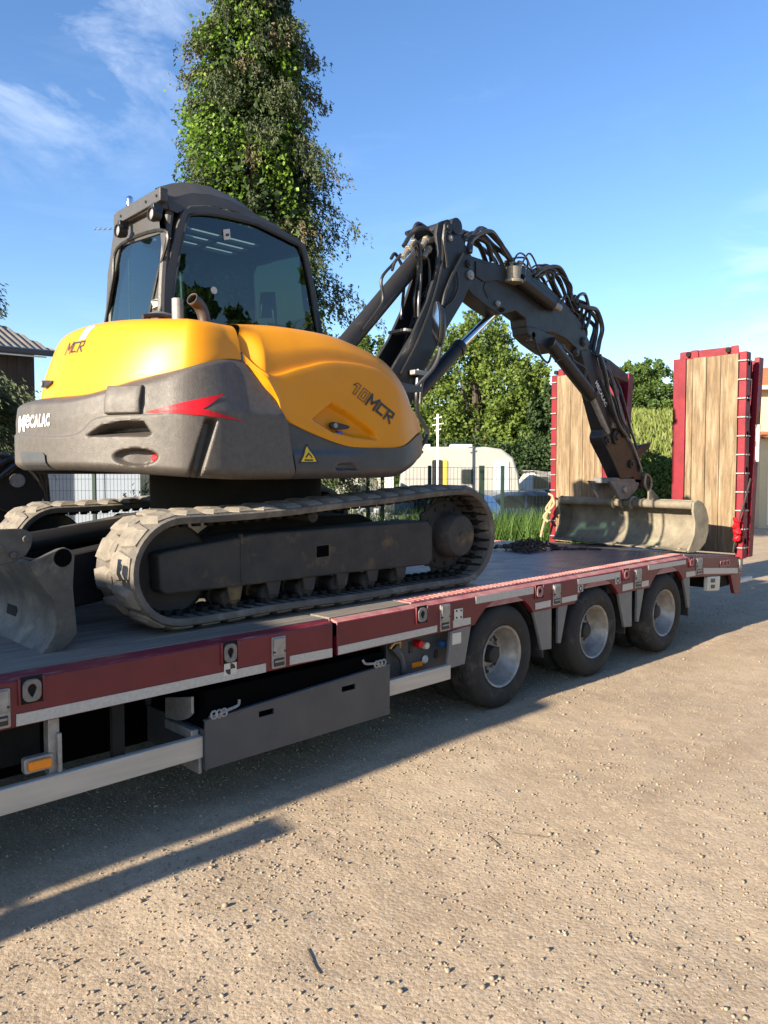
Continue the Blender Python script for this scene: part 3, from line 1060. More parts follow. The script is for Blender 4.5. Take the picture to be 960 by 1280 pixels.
for wx in WX:
    for yy, outer, flip in ((0.015, True, False), (0.30, False, False), (W - 0.015, True, True), (W - 0.30, False, True)):
        ty = inst('tyre', tyre_me, TR, (wx, yy, 0.397), (0, 0, math.pi if flip else 0))
        a0 = wx * 7
        if outer and not flip:
            ty.rotation_euler = (0, a0, 0)
            inst('rim', rim_me, ty)
            inst('hub', hub_me, ty)
            for k in range(10):
                t = 2 * math.pi * k / 10
                inst('wheel_nut', nut_me, ty, (0.088 * math.cos(t) * 1.25, 0.150, 0.088 * math.sin(t) * 1.25))
            for k in range(8):
                t = 2 * math.pi * (k + 0.5) / 8
                inst('vent_hole', vent_me, ty, (0.150 * math.cos(t), 0.1625, 0.150 * math.sin(t)))
        else:
            inst('rim', itm, ty)
    MB().cyl((wx, 0.2, 0.397), (wx, W - 0.2, 0.397), 0.065, 14).build('axle', UNDER, TR)


# --- loading ramps, upright at the tail
def ramp(ya, yb, outer_low, ztop, x0=9.12):
    """ya..yb whole width; outer_low: the studded edge is on the low-y side"""
    s = 1 if outer_low else -1
    yo = ya if outer_low else yb
    yi = yb if outer_low else ya
    z0 = 0.86
    lo = lambda p, q: (min(p, q), max(p, q))
    RP = MB()
    a = lo(yi, yi - s * 0.155)
    RP.box(x0, x0 + 0.14, a[0], a[1], z0, ztop + 0.0)
    b = lo(yo, yo + s * 0.085)
    RP.box(x0 + 0.012, x0 + 0.14, b[0], b[1], z0 - 0.06, ztop + 0.01)
    for z in np.linspace(z0 + 0.1, ztop - 0.15, 6):
        RP.box(x0 + 0.05, x0 + 0.12, min(yi, yo), max(yi, yo), z, z + 0.08)
    c = lo(yo + s * 0.16, yi - s * 0.06)
    RP.box(x0 + 0.04, x0 + 0.10, c[0], c[1], ztop - 0.02, ztop + 0.085)
    RPO = RP.build('loading_ramp', RAMPRED, TR, bevel=0.006)
    yp0, yp1 = lo(yo + s * 0.09, yi - s * 0.16)
    ws = [0.15, 0.27, 0.27, 0.31] if s < 0 else [0.33, 0.27, 0.27, 0.13]
    y = yp0
    for kk, wv in enumerate(ws):
        w2 = wv * (yp1 - yp0)
        MB().box(x0 + 0.004 + rnd.uniform(0, 0.003), x0 + 0.045, y + 0.003, y + w2 - 0.003, z0, ztop - 0.005 - rnd.uniform(0, 0.008)).build('plank', RWOOD, RPO, bevel=0.003)
        y += w2
    m = 11
    for k in range(m):
        z = z0 + 0.06 + k * (ztop - z0 - 0.16) / (m - 1)
        MB().box(x0 - 0.008, x0 + 0.012, b[0] - 0.004, b[1] + 0.004, z, z + 0.016).build('rung', GALV, RPO, bevel=0.003)
        MB().box(x0 + 0.02, x0 + 0.13, yo - s * 0.012 - 0.004, yo - s * 0.012 + 0.004, z, z + 0.016).build('rung', GALV, RPO, bevel=0.002)
    for y in (yo + s * 0.14, yi - s * 0.25):     # lifting lugs on the head
        MB().prism([(y - 0.05, ztop - 0.01), (y + 0.05, ztop - 0.01), (y + 0.04, ztop + 0.09), (y - 0.04, ztop + 0.09)], x0 + 0.02, x0 + 0.038, 'x').build('head_lug', RAMPRED, RPO, bevel=0.006)
        MB().cyl((x0 + 0.0, y + 0.07, ztop + 0.045), (x0 + 0.12, y + 0.07, ztop + 0.045), 0.03, 12).build('head_pin', UNDER, RPO)
    # folded second half behind, leaning
    def bx(y0, y1, d0, d1, zz0, zz1):
        l = lambda z: 0.09 * (z - z0)
        v = [(x0 + d + l(z), y, z) for d in (d0, d1) for y in (y0, y1) for z in (zz0, zz1)]
        return v
    F6 = [(0, 1, 3, 2), (4, 6, 7, 5), (0, 4, 5, 1), (2, 3, 7, 6), (0, 2, 6, 4), (1, 5, 7, 3)]
    bk = MB()
    bk.add(bx(*lo(yo - s * 0.01, yo + s * 0.05), 0.17, 0.30, z0 - 0.05, ztop - 0.02), F6)
    bk.add(bx(*lo(yi + s * 0.01, yi - s * 0.05), 0.17, 0.30, z0 - 0.05, ztop - 0.02), F6)
    bk.add(bx(*lo(yo + s * 0.05, yi - s * 0.05), 0.21, 0.24, z0, ztop - 0.05), F6)
    bk.build('folded_ramp_half', RAMPRED, RPO, bevel=0.005)
    return RPO


RAMP_R = ramp(-0.03, 0.83, True, 3.17)
RAMP_L = ramp(1.62, 2.575, False, 3.13)
MB().prism(rr(0.86, 0.94, 1.72, 2.02, 0.02), 9.08, 9.12, 'x').build('ramp_catch', UNDER, RAMP_R) if False else None
MB().box(9.42, 9.45, -0.085, -0.035, 1.92, 2.36).build('side_plate', GALV, RAMP_R, bevel=0.006)
MB().cyl((9.43, -0.06, 2.36), (9.43, -0.06, 2.50), 0.018, 8).build('plate_pin', UNDER, RAMP_R)

# invented panel outside the picture, added to cast the second ground shadow band
SHADOW_PANEL = MB().box(-3.32, -3.30, -0.31, -0.10, 1.20, 2.10).build('shadow_panel', WHITE, TR, bevel=0.004)
for k in range(3):
    z = 1.62 + 0.17 * k
    MB().add([(-3.325, -0.30, z), (-3.325, -0.10, z + 0.10), (-3.325, -0.10, z + 0.17), (-3.325, -0.30, z + 0.07)], [(0, 1, 2, 3)]).build('shadow_panel_stripe', REDP, SHADOW_PANEL)
MB().tube([(-3.31, -0.12, 1.63), (-3.31, 0.40, 1.63), (-3.31, 0.40, 1.30)], 0.02, 8).build('shadow_panel_arm', GALV, TR)
# --- gooseneck and its head, in front of the picture's left edge
MB().prism([(-3.9, 1.12), (-1.9, 1.12), (-1.5, 0.60), (-1.4, 0.60), (-1.4, 0.86), (-1.75, 1.38), (-3.9, 1.38)], 0.35, W - 0.35).build('gooseneck', RED, TR, bevel=0.01)

# ---------------------------------------------------------------- excavator
EX = thing('tracked_excavator', 'yellow and grey tracked excavator with folded dark boom, standing on the trailer', 'excavator', (3.2, 1.37, 0.905))
CX, CY = 3.2, 1.37


def outline_pts():
    P=[]
    for k in range(61):
        t=math.radians(120+ (224-120)*k/60); P.append((3.2+1.48*math.cos(t),1.37+1.48*math.sin(t)))
    # fillet to the straight side
    a=P[-1]; b=(2.52,0.27)
    t=math.radians(224); ta=(-math.sin(t),math.cos(t))
    c=(a[0]+ta[0]*0.17,a[1]+ta[1]*0.17)
    for k in range(1,13):
        s=k/12; P.append(((1-s)**2*a[0]+2*s*(1-s)*c[0]+s*s*b[0],(1-s)**2*a[1]+2*s*(1-s)*c[1]+s*s*b[1]))
    for k in range(1,25): P.append((2.52+(3.76-2.52)*k/24,0.27))
    a=(3.76,0.27);c1=(4.06,0.27);c2=(4.30,0.40);b=(4.36,0.78)
    for k in range(1,25):
        s=k/24; P.append(tuple((1-s)**3*a[i]+3*s*(1-s)**2*c1[i]+3*s*s*(1-s)*c2[i]+s**3*b[i] for i in (0,1)))
    P.append((4.38,1.1))
    return P


OP = outline_pts()
OU = [0.0]
for i in range(1, len(OP)):
    OU.append(OU[-1] + math.dist(OP[i], OP[i - 1]))
_i0 = [i for i, p in enumerate(OP) if abs(p[1] - .27) < 1e-9 and p[0] >= 2.999][0]
OU = np.array(OU) + OP[_i0][0] - OU[_i0]
OPx, OPy = np.array([p[0] for p in OP]), np.array([p[1] for p in OP])
_tx, _ty = np.gradient(OPx, OU), np.gradient(OPy, OU)


def outl(u, inset=0.0):
    """point of the body outline at arc position u, moved inwards"""
    x, y = np.interp(u, OU, OPx), np.interp(u, OU, OPy)
    tx, ty = np.interp(u, OU, _tx), np.interp(u, OU, _ty)
    l = math.hypot(tx, ty)
    return x - ty / l * inset, y + tx / l * inset


def sstep(a, b, x):
    t = min(1, max(0, (x - a) / (b - a)))
    return t * t * (3 - 2 * t)


def seg_dist_poly(px, pz, poly):
    """signed distance, negative inside"""
    d = 1e9
    inside = False
    n = len(poly)
    for i in range(n):
        ax, az = poly[i]
        bx, bz = poly[(i + 1) % n]
        ex, ez = bx - ax, bz - az
        t = max(0, min(1, ((px - ax) * ex + (pz - az) * ez) / (ex * ex + ez * ez)))
        d = min(d, math.hypot(px - ax - ex * t, pz - az - ez * t))
        if (az > pz) != (bz > pz) and px < (bx - ax) * (pz - az) / (bz - az) + ax:
            inside = not inside
    return -d if inside else d




def I(x, xs, ys):
    """smooth curve through the table"""
    k = (id(xs), id(ys))
    if k not in _IC:
        p = np.array(cr(list(zip(xs, ys)), 12 * len(xs)))
        o = np.argsort(p[:, 0])
        _IC[k] = (p[o, 0], p[o, 1], xs, ys)
    return np.interp(x, _IC[k][0], _IC[k][1])


_IC = {}
ZB = ([0.0, 1.2, 1.6, 1.9, 2.22, 2.5, 2.9, 3.3, 3.7, 3.85, 4.0, 4.15, 4.6], [1.80, 1.794, 1.784, 1.770, 1.752, 1.742, 1.742, 1.745, 1.750, 1.765, 1.81, 1.86, 1.9])
ZT = ([0.0, 0.64, 0.9, 1.4, 1.81, 2.13, 2.54, 2.62, 2.70, 2.77, 2.83], [2.27, 2.265, 2.255, 2.25, 2.31, 2.358, 2.447, 2.40, 2.324, 2.225, 2.109])
UR = ([1.737, 1.956, 2.109, 2.225, 2.324, 2.40, 2.447], [2.900, 2.859, 2.830, 2.771, 2.702, 2.618, 2.537])
VENT = [(1.555, 1.986), (1.66, 2.04), (1.79, 2.062), (1.92, 2.060), (1.965, 1.992), (1.94, 1.982)]
LIP = ([0.0, 0.6, 1.40, 1.63, 2.0, 2.3, 3], [2.03, 2.028, 1.99, 2.085, 2.10, 2.12, 2.12])


def cw_inset(u, z):
    zt = I(u, *ZT)
    zb = I(u, *ZB)
    h = z - zb
    r = 0.055 * max(0, 1 - h / 0.055) ** 2
    k = sstep(1.45, 2.25, u)                      # rear: crowned top, side: leaning panel
    d = zt - z
    rear = 0.165 * max(0, 1 - d / 0.075) ** 2.2 + 0.02 * max(0, 1 - d / 0.16)
    side = 0.30 * max(0, z - 2.125) + 0.012 * max(0, 1 - d / 0.02)
    r += rear * (1 - k) + side * k
    r += 0.010 * sstep(-0.008, 0.008, z - I(u, *LIP)) * (1 - sstep(2.0, 2.1, u))
    s = seg_dist_poly(u, z, VENT)
    if s < 0.02:
        r += 0.13 * sstep(0.008, -0.030, s)
    e = math.hypot((u - 1.866) / 0.140, (z - 1.866) / 0.050)
    if e < 1.05:
        r += 0.085 * sstep(1.03, 0.70, e) * (0.55 + 0.45 * sstep(1.75, 1.95, u))
    su = 2.20 + (z - 1.75) * 0.32                 # deep groove between weight and side panel
    g = abs(u - su)
    if z < 2.09:
        r += 0.075 * sstep(0.042, 0.020, g) * sstep(2.09, 2.05, z)
    return r


NU, NT = 330, 74
rows = []
for i in range(NU):
    fu = i / (NU - 1)
    row = []
    for j in range(NT):
        t = j / (NT - 1)
        z = 2.0
        for _ in range(6):
            u = 0.1 + (I(z, *UR) - 0.1) * fu
            zb, zt = I(u, *ZB), I(u, *ZT)
            z = zb + (zt - zb) * t
        x, y = outl(u, cw_inset(u, z))
        row.append((x, y, z))
    # close the top and the underside inwards
    x0, y0, z0 = row[0]
    x1, y1, z1 = row[-1]
    bx, by = x0 + (CX - x0) * 0.12, y0 + (CY - y0) * 0.12
    ex, ey = x1 + (CX - x1) * 0.10, y1 + (CY - y1) * 0.10
    rows.append([(bx, by, z0 - 0.002)] + row + [(ex, ey, z1 + 0.003)])
CW = MB().grid(rows).build('counterweight', CWGREY, EX, smooth=50)
# dark lower skirt towards the nose
rows = []
SKT = ([2.6, 2.807, 3.06, 3.327, 3.6, 3.844, 4.03, 4.2, 4.6], [2.13, 2.106, 2.025, 1.963, 1.955, 1.972, 2.052, 2.08, 2.08])
for i in range(120):
    fu = i / 119
    row = []
    for j in range(34):
        t = j / 33
        z = 1.95
        for _ in range(6):
            u0 = I(z, *UR) + 0.012
            u = u0 + (4.62 - u0) * fu
            zb, zt = I(u, *ZB), I(u, *SKT) - 0.006
            z = zb + (zt - zb) * t
        ins = 0.06 * max(0, 1 - (z - zb) / 0.07) ** 2 + 0.004
        cz = 1.885 + (u - 3.1) * 0.02
        ins += 0.018 * sstep(0.0, 0.05, z - cz) * sstep(3.6, 3.2, u)       # upper facet
        sv = seg_dist_poly(u, z, [(3.22, 1.80), (3.42, 1.80), (3.37, 1.845), (3.25, 1.84)])
        ins += 0.03 * sstep(0.008, -0.012, sv)
        x, y = outl(u, ins)
        row.append((x, y, z))
    x0, y0, z0 = row[0]
    x1, y1, z1 = row[-1]
    rows.append([(x0 + (CX - x0) * 0.15, y0 + (CY - y0) * 0.15, z0)] + row + [(x1 + (CX - x1) * 0.05, y1 + (CY - y1) * 0.05, z1 + 0.001)])
SKIRT = MB().grid(rows).build('side_skirt', DGREY, EX, smooth=50)


# --- yellow hood: rear half and front half, lofted from sections
def hood(name, us, sect, extra=None, nseg=46):
    rows = []
    for u in us:
        pr = cr(sect(u), nseg)
        row = []
        for (ins, z) in pr:
            if extra:
                ins = ins + extra(u, z, ins)
            x, y = outl(u, ins)
            row.append((x, y, z))
        rows.append(row)
    return MB().grid(rows).build(name, YEL, EX, smooth=60)


def rear_sect(u):
    k = sstep(1.2, 2.3, u)
    z0 = I(u, *ZT) + 0.012
    mix = lambda a, b: a + (b - a) * k
    i0 = mix(0.165, 0.105)
    zt = mix(2.715, 2.672)
    return [(i0 + 0.05, z0 - 0.09), (i0 + 0.006, z0 - 0.03), (i0, z0), (i0 + mix(0.025, 0.012), z0 + (zt - z0) * 0.28), (i0 + mix(0.065, 0.03), z0 + (zt - z0) * 0.56), (i0 + mix(0.11, 0.065), z0 + (zt - z0) * 0.82),
            (i0 + mix(0.17, 0.13), zt - mix(0.022, 0.012)), (i0 + mix(0.27, 0.26), zt), (i0 + mix(0.42, 0.48), zt + 0.012), (i0 + 0.62, zt + 0.014)]


HR = hood('rear_hood', np.linspace(0.1, 2.575, 170), rear_sect)
FLOW = ([2.585, 2.62, 2.70, 2.77, 2.83, 3.06, 3.327, 3.6, 3.844, 4.03, 4.2, 4.4], [2.452, 2.408, 2.332, 2.233, 2.117, 2.033, 1.971, 1.963, 1.98, 2.06, 2.10, 2.11])
FSIL = ([2.585, 2.93, 3.25, 3.46, 3.74, 3.93, 4.07, 4.2, 4.4], [2.668, 2.700, 2.700, 2.672, 2.595, 2.48, 2.34, 2.20, 2.16])
FCRE = ([2.585, 2.728, 2.964, 3.202, 3.509, 3.733, 3.95, 4.2, 4.4], [2.50, 2.37, 2.427, 2.485, 2.490, 2.440, 2.27, 2.15, 2.135])


def front_sect(u):
    z0, zc, zs = I(u, *FLOW), I(u, *FCRE), I(u, *FSIL)
    zc = max(zc, z0 + 0.02)
    zs = max(zs, zc + 0.02)
    k = sstep(3.6, 4.2, u)
    b = sstep(2.72, 2.585, u)
    s1 = 0.012 + 0.09 * b
    sc = 0.03 + 0.085 * b
    i3 = 0.19 * (1 - 0.4 * k)
    return [(s1 + 0.05, z0 - 0.07), (s1 + 0.012, z0 - 0.012), (s1, z0), (s1 + (sc - s1) * 0.3, z0 + (zc - z0) * 0.35), (s1 + (sc - s1) * 0.6, z0 + (zc - z0) * 0.75), (sc, zc - 0.006), (sc + 0.022, zc + 0.006), (sc + 0.04, zc + (zs - zc) * 0.45),
            (i3 * 0.75, zc + (zs - zc) * 0.86), (i3 + 0.04, zs), (i3 + 0.15 * (1 - 0.5 * k), zs + 0.012), (i3 + 0.36 * (1 - 0.6 * k), zs + 0.012)]


HREC = [(2.985, 2.03), (3.20, 2.185), (3.34, 2.12), (3.60, 1.99), (3.56, 1.985), (3.33, 1.995), (3.12, 2.02)]
HREC = [(3.034,2.115),(3.204,2.23),(3.334,2.182),(3.57,2.067),(3.607,1.998),(3.382,2.012),(3.204,2.037)]


def front_extra(u, z, ins):
    r = 0.0
    s = seg_dist_poly(u, z, HREC)
    if s < 0.02 and ins < 0.2:
        r += 0.060 * sstep(0.004, -0.026, s)
    # big soft scoop of the side below the shoulder line
    zc = I(u, *FCRE)
    if z < zc:
        e = math.hypot((u - 3.25) / 0.62, (z - (zc - 0.05)) / 0.16)
        r += 0.0 * sstep(1.0, 0.0, e)
    return r


HF = hood('front_hood', np.linspace(2.59, 4.38, 330), front_sect, front_extra, 170)
# closing deck under the hoods
MB().prism([outl(u, 0.30) for u in np.linspace(0.1, 4.2, 40)] + [(3.9, 2.3)], 1.80, 2.42, 'z').build('engine_bay', BLACK, EX)

# --- marks on the body
def poly_decal(name, pts, mt, targets, y0=0.0, off=0.004, parent=None):
    decal(name, pts, [tuple(range(len(pts)))], (0, y0, 0), (1, 0, 0), (0, 0, 1), (0, 1, 0), targets, mt, parent or EX, off)


def on_outline(pts):
    return [(outl(p[0])[0], outl(p[0])[1], p[1]) for p in pts]


def wrap_poly(name, uz, mt, parent, off=0.004, n=6):
    """polygon given in (arc position, height), laid on the counterweight"""
    bm = bmesh.new()
    bv = [bm.verts.new((p[0], p[1], 0)) for p in uz]
    bm.faces.new(bv)
    bmesh.ops.triangulate(bm, faces=bm.faces)
    for _ in range(5):
        es = [e for e in bm.edges if e.calc_length() > 0.025]
        if not es:
            break
        bmesh.ops.subdivide_edges(bm, edges=es, cuts=1)
        bmesh.ops.triangulate(bm, faces=bm.faces)
    for v in bm.verts:
        u, z = v.co.x, v.co.y
        x, y = outl(u, cw_inset(u, z) - off)
        v.co = (x, y, z)
    me = bpy.data.meshes.new(name)
    bm.to_mesh(me)
    bm.free()
    me.materials.append(mt)
    o = bpy.data.objects.new(name, me)
    COL.objects.link(o)
    put(o, parent)
    return o


def wrap_text(name, s, u0, u1, z0, z1, mt, parent, shear=0, offset=0.012):
    v, f = text_mesh(s, 1.0, shear, offset)
    xs = [p[0] for p in v]
    ys = [p[1] for p in v]
    bm = bmesh.new()
    bv = [bm.verts.new((u0 + (p[0] - min(xs)) / (max(xs) - min(xs)) * (u1 - u0), z0 + (p[1] - min(ys)) / (max(ys) - min(ys)) * (z1 - z0), 0)) for p in v]
    for q in f:
        try:
            bm.faces.new([bv[i] for i in q])
        except ValueError:
            pass
    bmesh.ops.triangulate(bm, faces=bm.faces)
    for _ in range(3):
        es = [e for e in bm.edges if e.calc_length() > 0.02]
        bmesh.ops.subdivide_edges(bm, edges=es, cuts=1)
        bmesh.ops.triangulate(bm, faces=bm.faces)
    for w_ in bm.verts:
        u, z = w_.co.x, w_.co.y
        x, y = outl(u, cw_inset(u, z) - 0.004)
        w_.co = (x, y, z)
    me = bpy.data.meshes.new(name)
    bm.to_mesh(me)
    bm.free()
    me.materials.append(mt)
    o = bpy.data.objects.new(name, me)
    COL.objects.link(o)
    put(o, parent)
    return o


wrap_poly('red_arrow_mark', [(1.928, 2.112), (2.407, 2.228), (2.255, 2.130), (2.528, 2.074), (2.25, 2.094)], REDP, CW)
# maker's lettering: big M with a hooked leg, small e inside, then CALAC
LU = [p[0] for p in [(0.734,2.097),(0.887,2.089),(0.9,2.088),(0.971,2.085),(0.981,2.084),(1.041,2.081),(1.045,2.081),(1.102,2.079),(1.109,2.078),(1.138,2.077),(1.141,2.077),(1.187,2.075),(1.191,2.075),(1.23,2.073)]]
for k, chv in enumerate('MeCALAC'):
    wrap_text('maker_lettering', chv, LU[2 * k], LU[2 * k + 1], 2.035 if k == 0 else 2.052, 2.135 if k < 2 else 2.128, WHITE, CW, 0, 0.015 if k == 1 else 0.04)
wrap_poly('rubber_pad', [(0.847, 1.909), (1.17, 1.900), (1.201, 1.885), (1.215, 1.80), (0.89, 1.805)], DGREY, CW, 0.012)
wrap_poly('red_reflector', [(1.935, 1.845), (1.975, 1.838), (1.995, 1.862), (1.975, 1.888), (1.935, 1.880), (1.925, 1.862)], REDP, CW, 0.006)
# square tow block on the weight
rows = []
for i in range(14):
    u = 1.685 + 0.222 * i / 13
    row = []
    for z, o_ in ((2.104, 0.0), (2.108, 0.014), (2.17, 0.018), (2.23, 0.016), (2.262, 0.0), (2.268, -0.06)):
        e = 1 - 0.35 * (i in (0, 13))
        x, y = outl(u, (0.0 if z < 2.2 else 0.02) - o_ * e)
        row.append((x, y, z))
    a_, b_ = outl(u, 0.12), outl(u, 0.12)
    rows.append([(a_[0], a_[1], 2.104)] + row + [(b_[0], b_[1], 2.262)])
tb = MB().grid(rows)
tb.f += [tuple(range(8)), tuple(range(13 * 8 + 7, 13 * 8 - 1, -1))]
tb.build('step_block', CWGREY, CW, smooth=40, bevel=0.006)

# lettering and fittings on the yellow panels
q = [(3.362,2.308),(3.752,2.102),(3.369,2.37)]
uo = Vector((q[1][0] - q[0][0], 0, q[1][1] - q[0][1]))
ul = uo.length
uo.normalize()
vo_ = Vector((-uo.z, 0, uo.x))
BLK = mat('black_print', (0.02, 0.02, 0.022), (0.03, 0.03, 0.03), 30, 0.5)


def flat_text(name, s, origin, u, v, length, height, mt, targets, parent, shear=0, offset=0.0, ray=(0, 1, 0), off=0.004):
    tv, tf = text_mesh(s, 1.0, shear, offset)
    xs = [p[0] for p in tv]
    ys = [p[1] for p in tv]
    v2 = [((p[0] - min(xs)) / (max(xs) - min(xs)) * length, (p[1] - min(ys)) / (max(ys) - min(ys)) * height) for p in tv]
    return decal(name, v2, tf, origin, u, v, ray, targets, mt, parent, off)


def outline_stroke(name, loops, w_, origin, u, v, mt, targets, parent, ray=(0, 1, 0)):
    for lp in loops:
        n = len(lp)
        vv2, ff = [], []
        for i in range(n - 1):
            a_, b_ = Vector(lp[i]), Vector(lp[i + 1])
            d_ = (b_ - a_).normalized()
            nn = Vector((-d_.y, d_.x)) * w_ / 2
            k = len(vv2)
            a2, b2 = a_ - d_ * w_ / 2, b_ + d_ * w_ / 2
            vv2 += [tuple(a2 + nn), tuple(a2 - nn), tuple(b2 - nn), tuple(b2 + nn)]
            ff.append((k, k + 1, k + 2, k + 3))
        decal(name, vv2, ff, origin, u, v, ray, targets, mt, parent, 0.0045)


org = Vector((q[0][0], 0, q[0][1]))
hh = 0.085
sk = 0.3
o1 = [[(0.00, 0.055), (0.028, 0.085), (0.060, 0.085), (0.038, 0.0), (0.018, 0.0), (0.034, 0.062), (0.018, 0.062), (0.0, 0.055)],
      [(0.066, 0.0), (0.088, 0.085), (0.15, 0.085), (0.128, 0.0), (0.066, 0.0)], [(0.088, 0.018), (0.103, 0.067), (0.128, 0.067), (0.114, 0.018), (0.088, 0.018)]]
outline_stroke('model_number', o1, 0.005, org, uo, vo_, BLK, [HF], HF)


def letters(name, org, u, v, x0, sc, targets, parent, ray=(0, 1, 0), wd=0.017):
    """blocky slanted M C R"""
    P = lambda a, b: (x0 + (a + b * 0.26) * sc, b * sc)
    ms = [[P(0, 0), P(0, .085), P(.035, .03), P(.075, .085), P(.075, 0)], [P(.165, .077), P(.10, .077), P(.10, .008), P(.155, .008)], [P(.185, .0), P(.185, .077), P(.235, .077), P(.238, .045), P(.20, .038), P(.245, 0)]]
    outline_stroke(name, ms, wd * sc, org, u, v, BLK, targets, parent, ray)


letters('model_letters', org, uo, vo_, 0.150, 1.0, [HF], HF)
# rear model mark
lo_ = outl(1.05, 0.2)
bn = Vector((outl(1.1)[0] - outl(1.0)[0], outl(1.1)[1] - outl(1.0)[1], 0)).normalized()
rn = Vector((-bn.y, bn.x, 0))
letters('model_letters', Vector((outl(0.97)[0], outl(0.97)[1], 2.515)), bn, Vector((0, 0, 1)), 0.02, 0.82, [HR], HR, rn, 0.011)
decal('white_sticker', [(0, 0), (0.075, 0), (0.095, 0.085), (0.02, 0.085)], [(0, 1, 2, 3)], Vector((outl(1.12)[0], outl(1.12)[1], 2.59)), bn, (0, 0, 1), rn, [HR], WHITE, HR)


def catch(name, c, u, n, parent):
    """black lever latch with a key lock"""
    c, u, n = Vector(c), Vector(u).normalized(), Vector(n).normalized()
    up = Vector((0, 0, 1))
    b = MB()
    for k in range(9):
        pass
    prof = [(-0.075, -0.008), (-0.06, -0.022), (-0.02, -0.026), (0.06, -0.014), (0.085, -0.006), (0.085, 0.010), (0.02, 0.018), (-0.055, 0.022), (-0.075, 0.010)]
    b.add([c + u * p[0] + up * p[1] + n * d for d in (0.0, 0.026) for p in prof], [tuple(range(9)), tuple(range(17, 8, -1))] + [(i, (i + 1) % 9, (i + 1) % 9 + 9, i + 9) for i in range(9)])
    o = b.build(name, BLACK, parent, bevel=0.004)
    MB().cyl(c - u * 0.04 + n * 0.02, c - u * 0.04 + n * 0.034, 0.016, 14).build('key_lock', GALV, o)
    return o


ph = [(3.27,2.082)][0]
catch('hood_latch', (ph[0], 0.318, ph[1]), (1, 0, -0.05), (0, -1, 0), HF)
MB().box(ph[0] - 0.005, ph[0] + 0.03, 0.300, 0.330, ph[1] - 0.055, ph[1] - 0.03).build('blue_tag', mat('blue_tag', (0.03, 0.06, 0.45)), HF, bevel=0.003)
pr = outl(0.80, 0.178)
catch('hood_latch', (pr[0], pr[1], 2.345), bn, -rn, HR)
# warning triangle on the skirt
tq = [(2.996,1.954),(3.066,1.846),(2.927,1.844)]
tp = [(p[0], p[1]) for p in tq]
poly_decal('warning_sign', tp, mat('warning_yellow', (0.85, 0.55, 0.01)), [SKIRT], 0, 0.004, SKIRT)
cc = (sum(p[0] for p in tp) / 3, sum(p[1] for p in tp) / 3)
outline_stroke('warning_border', [[tp[0], tp[1], tp[2], tp[0]]], 0.010, (0, 0, 0), (1, 0, 0), (0, 0, 1), BLK, [SKIRT], SKIRT)
outline_stroke('warning_pictogram', [[(cc[0] - 0.03, cc[1] - 0.022), (cc[0] + 0.03, cc[1] - 0.022)], [(cc[0] - 0.022, cc[1] - 0.005), (cc[0] + 0.004, cc[1] + 0.02), (cc[0] + 0.024, cc[1] - 0.005)]], 0.010, (0, 0, 0), (1, 0, 0), (0, 0, 1), BLK, [SKIRT], SKIRT)

# exhaust and pipes on the hood
ex = [(2.379,2.737),(2.38,2.861)]
exo = MB().cyl((ex[0][0], 0.75, 2.66), (ex[0][0], 0.75, ex[1][1] - 0.035), 0.034, 20).build('exhaust_stub', GALV, EX, bevel=0.004)
MB().tube(smooth_path([(ex[0][0] + 0.13, 0.68, 2.62), (ex[0][0] + 0.14, 0.68, 2.71), (ex[0][0] + 0.11, 0.68, 2.785), (ex[0][0] + 0.045, 0.66, 2.82)], 14), 0.034, 16, cap=False).build('exhaust_elbow', mat('burnt_steel', (0.10, 0.07, 0.055), (0.06, 0.045, 0.04), 9, 0.5, metal=0.4), EX, solid=-0.004)
MB().tube(smooth_path([(ex[0][0] - 0.20, 0.80, 2.70), (ex[0][0] - 0.1, 0.80, 2.72), (ex[0][0] + 0.0, 0.80, 2.715)], 8), 0.014, 8).build('hose', HOSE, EX)
MB().tube(smooth_path([(ex[0][0] - 0.12, 0.86, 2.73), (ex[0][0] - 0.06, 0.85, 2.745), (ex[0][0] + 0.02, 0.85, 2.74)], 8), 0.012, 8).build('hose', GALV, EX)

# --- cab
def frame_loop(outer, inner, ya, yb):
    n = len(outer)
    rows = [[(p[0], yb, p[1]) for p in outer], [(p[0], ya, p[1]) for p in outer], [(p[0], ya, p[1]) for p in inner], [(p[0], yb, p[1]) for p in inner]]
    return rows


CABM = mat('cab_dark_paint', (0.060, 0.057, 0.055), (0.048, 0.046, 0.045), 12, 0.5, bump=0.25, bscale=150)
fo = [(2.61,2.833),(2.649,3.012),(2.707,3.294),(2.765,3.508),(2.81,3.606),(2.867,3.658),(2.989,3.693),(3.357,3.706),(3.588,3.681),(3.824,3.634),(3.892,3.598),(3.944,3.464),(4.017,3.177),(4.074,2.928)]
fi = [(2.713,2.847),(2.728,3.025),(2.781,3.309),(2.821,3.477),(2.847,3.565),(2.879,3.6),(3.054,3.638),(3.357,3.653),(3.472,3.646),(3.768,3.591),(3.839,3.575),(3.887,3.497),(3.951,3.262),(4.024,2.921)]


def tap(p, y):
    """sides lean inwards towards the roof"""
    s = 1 if y < 1.9 else -1
    return (p[0], y + s * 0.0 * (p[1] - 2.7), p[1])


fr = MB()
fr.grid([[(p[0], 1.47, p[1]) for p in fo], [(p[0], 1.42, p[1]) for p in fo], [(p[0], 1.42, p[1]) for p in fi], [(p[0], 1.47, p[1]) for p in fi]])
fr.prism([fo[0], fi[0], (fi[0][0] - 0.02, 2.5), (fo[0][0] - 0.04, 2.5)], 1.42, 1.47)
fr.prism([fi[-1], fo[-1], (fo[-1][0] + 0.05, 2.4), (fi[-1][0] + 0.05, 2.4)], 1.42, 1.47)
CAB = fr.build('cab_frame', CABM, EX, bevel=0.006)
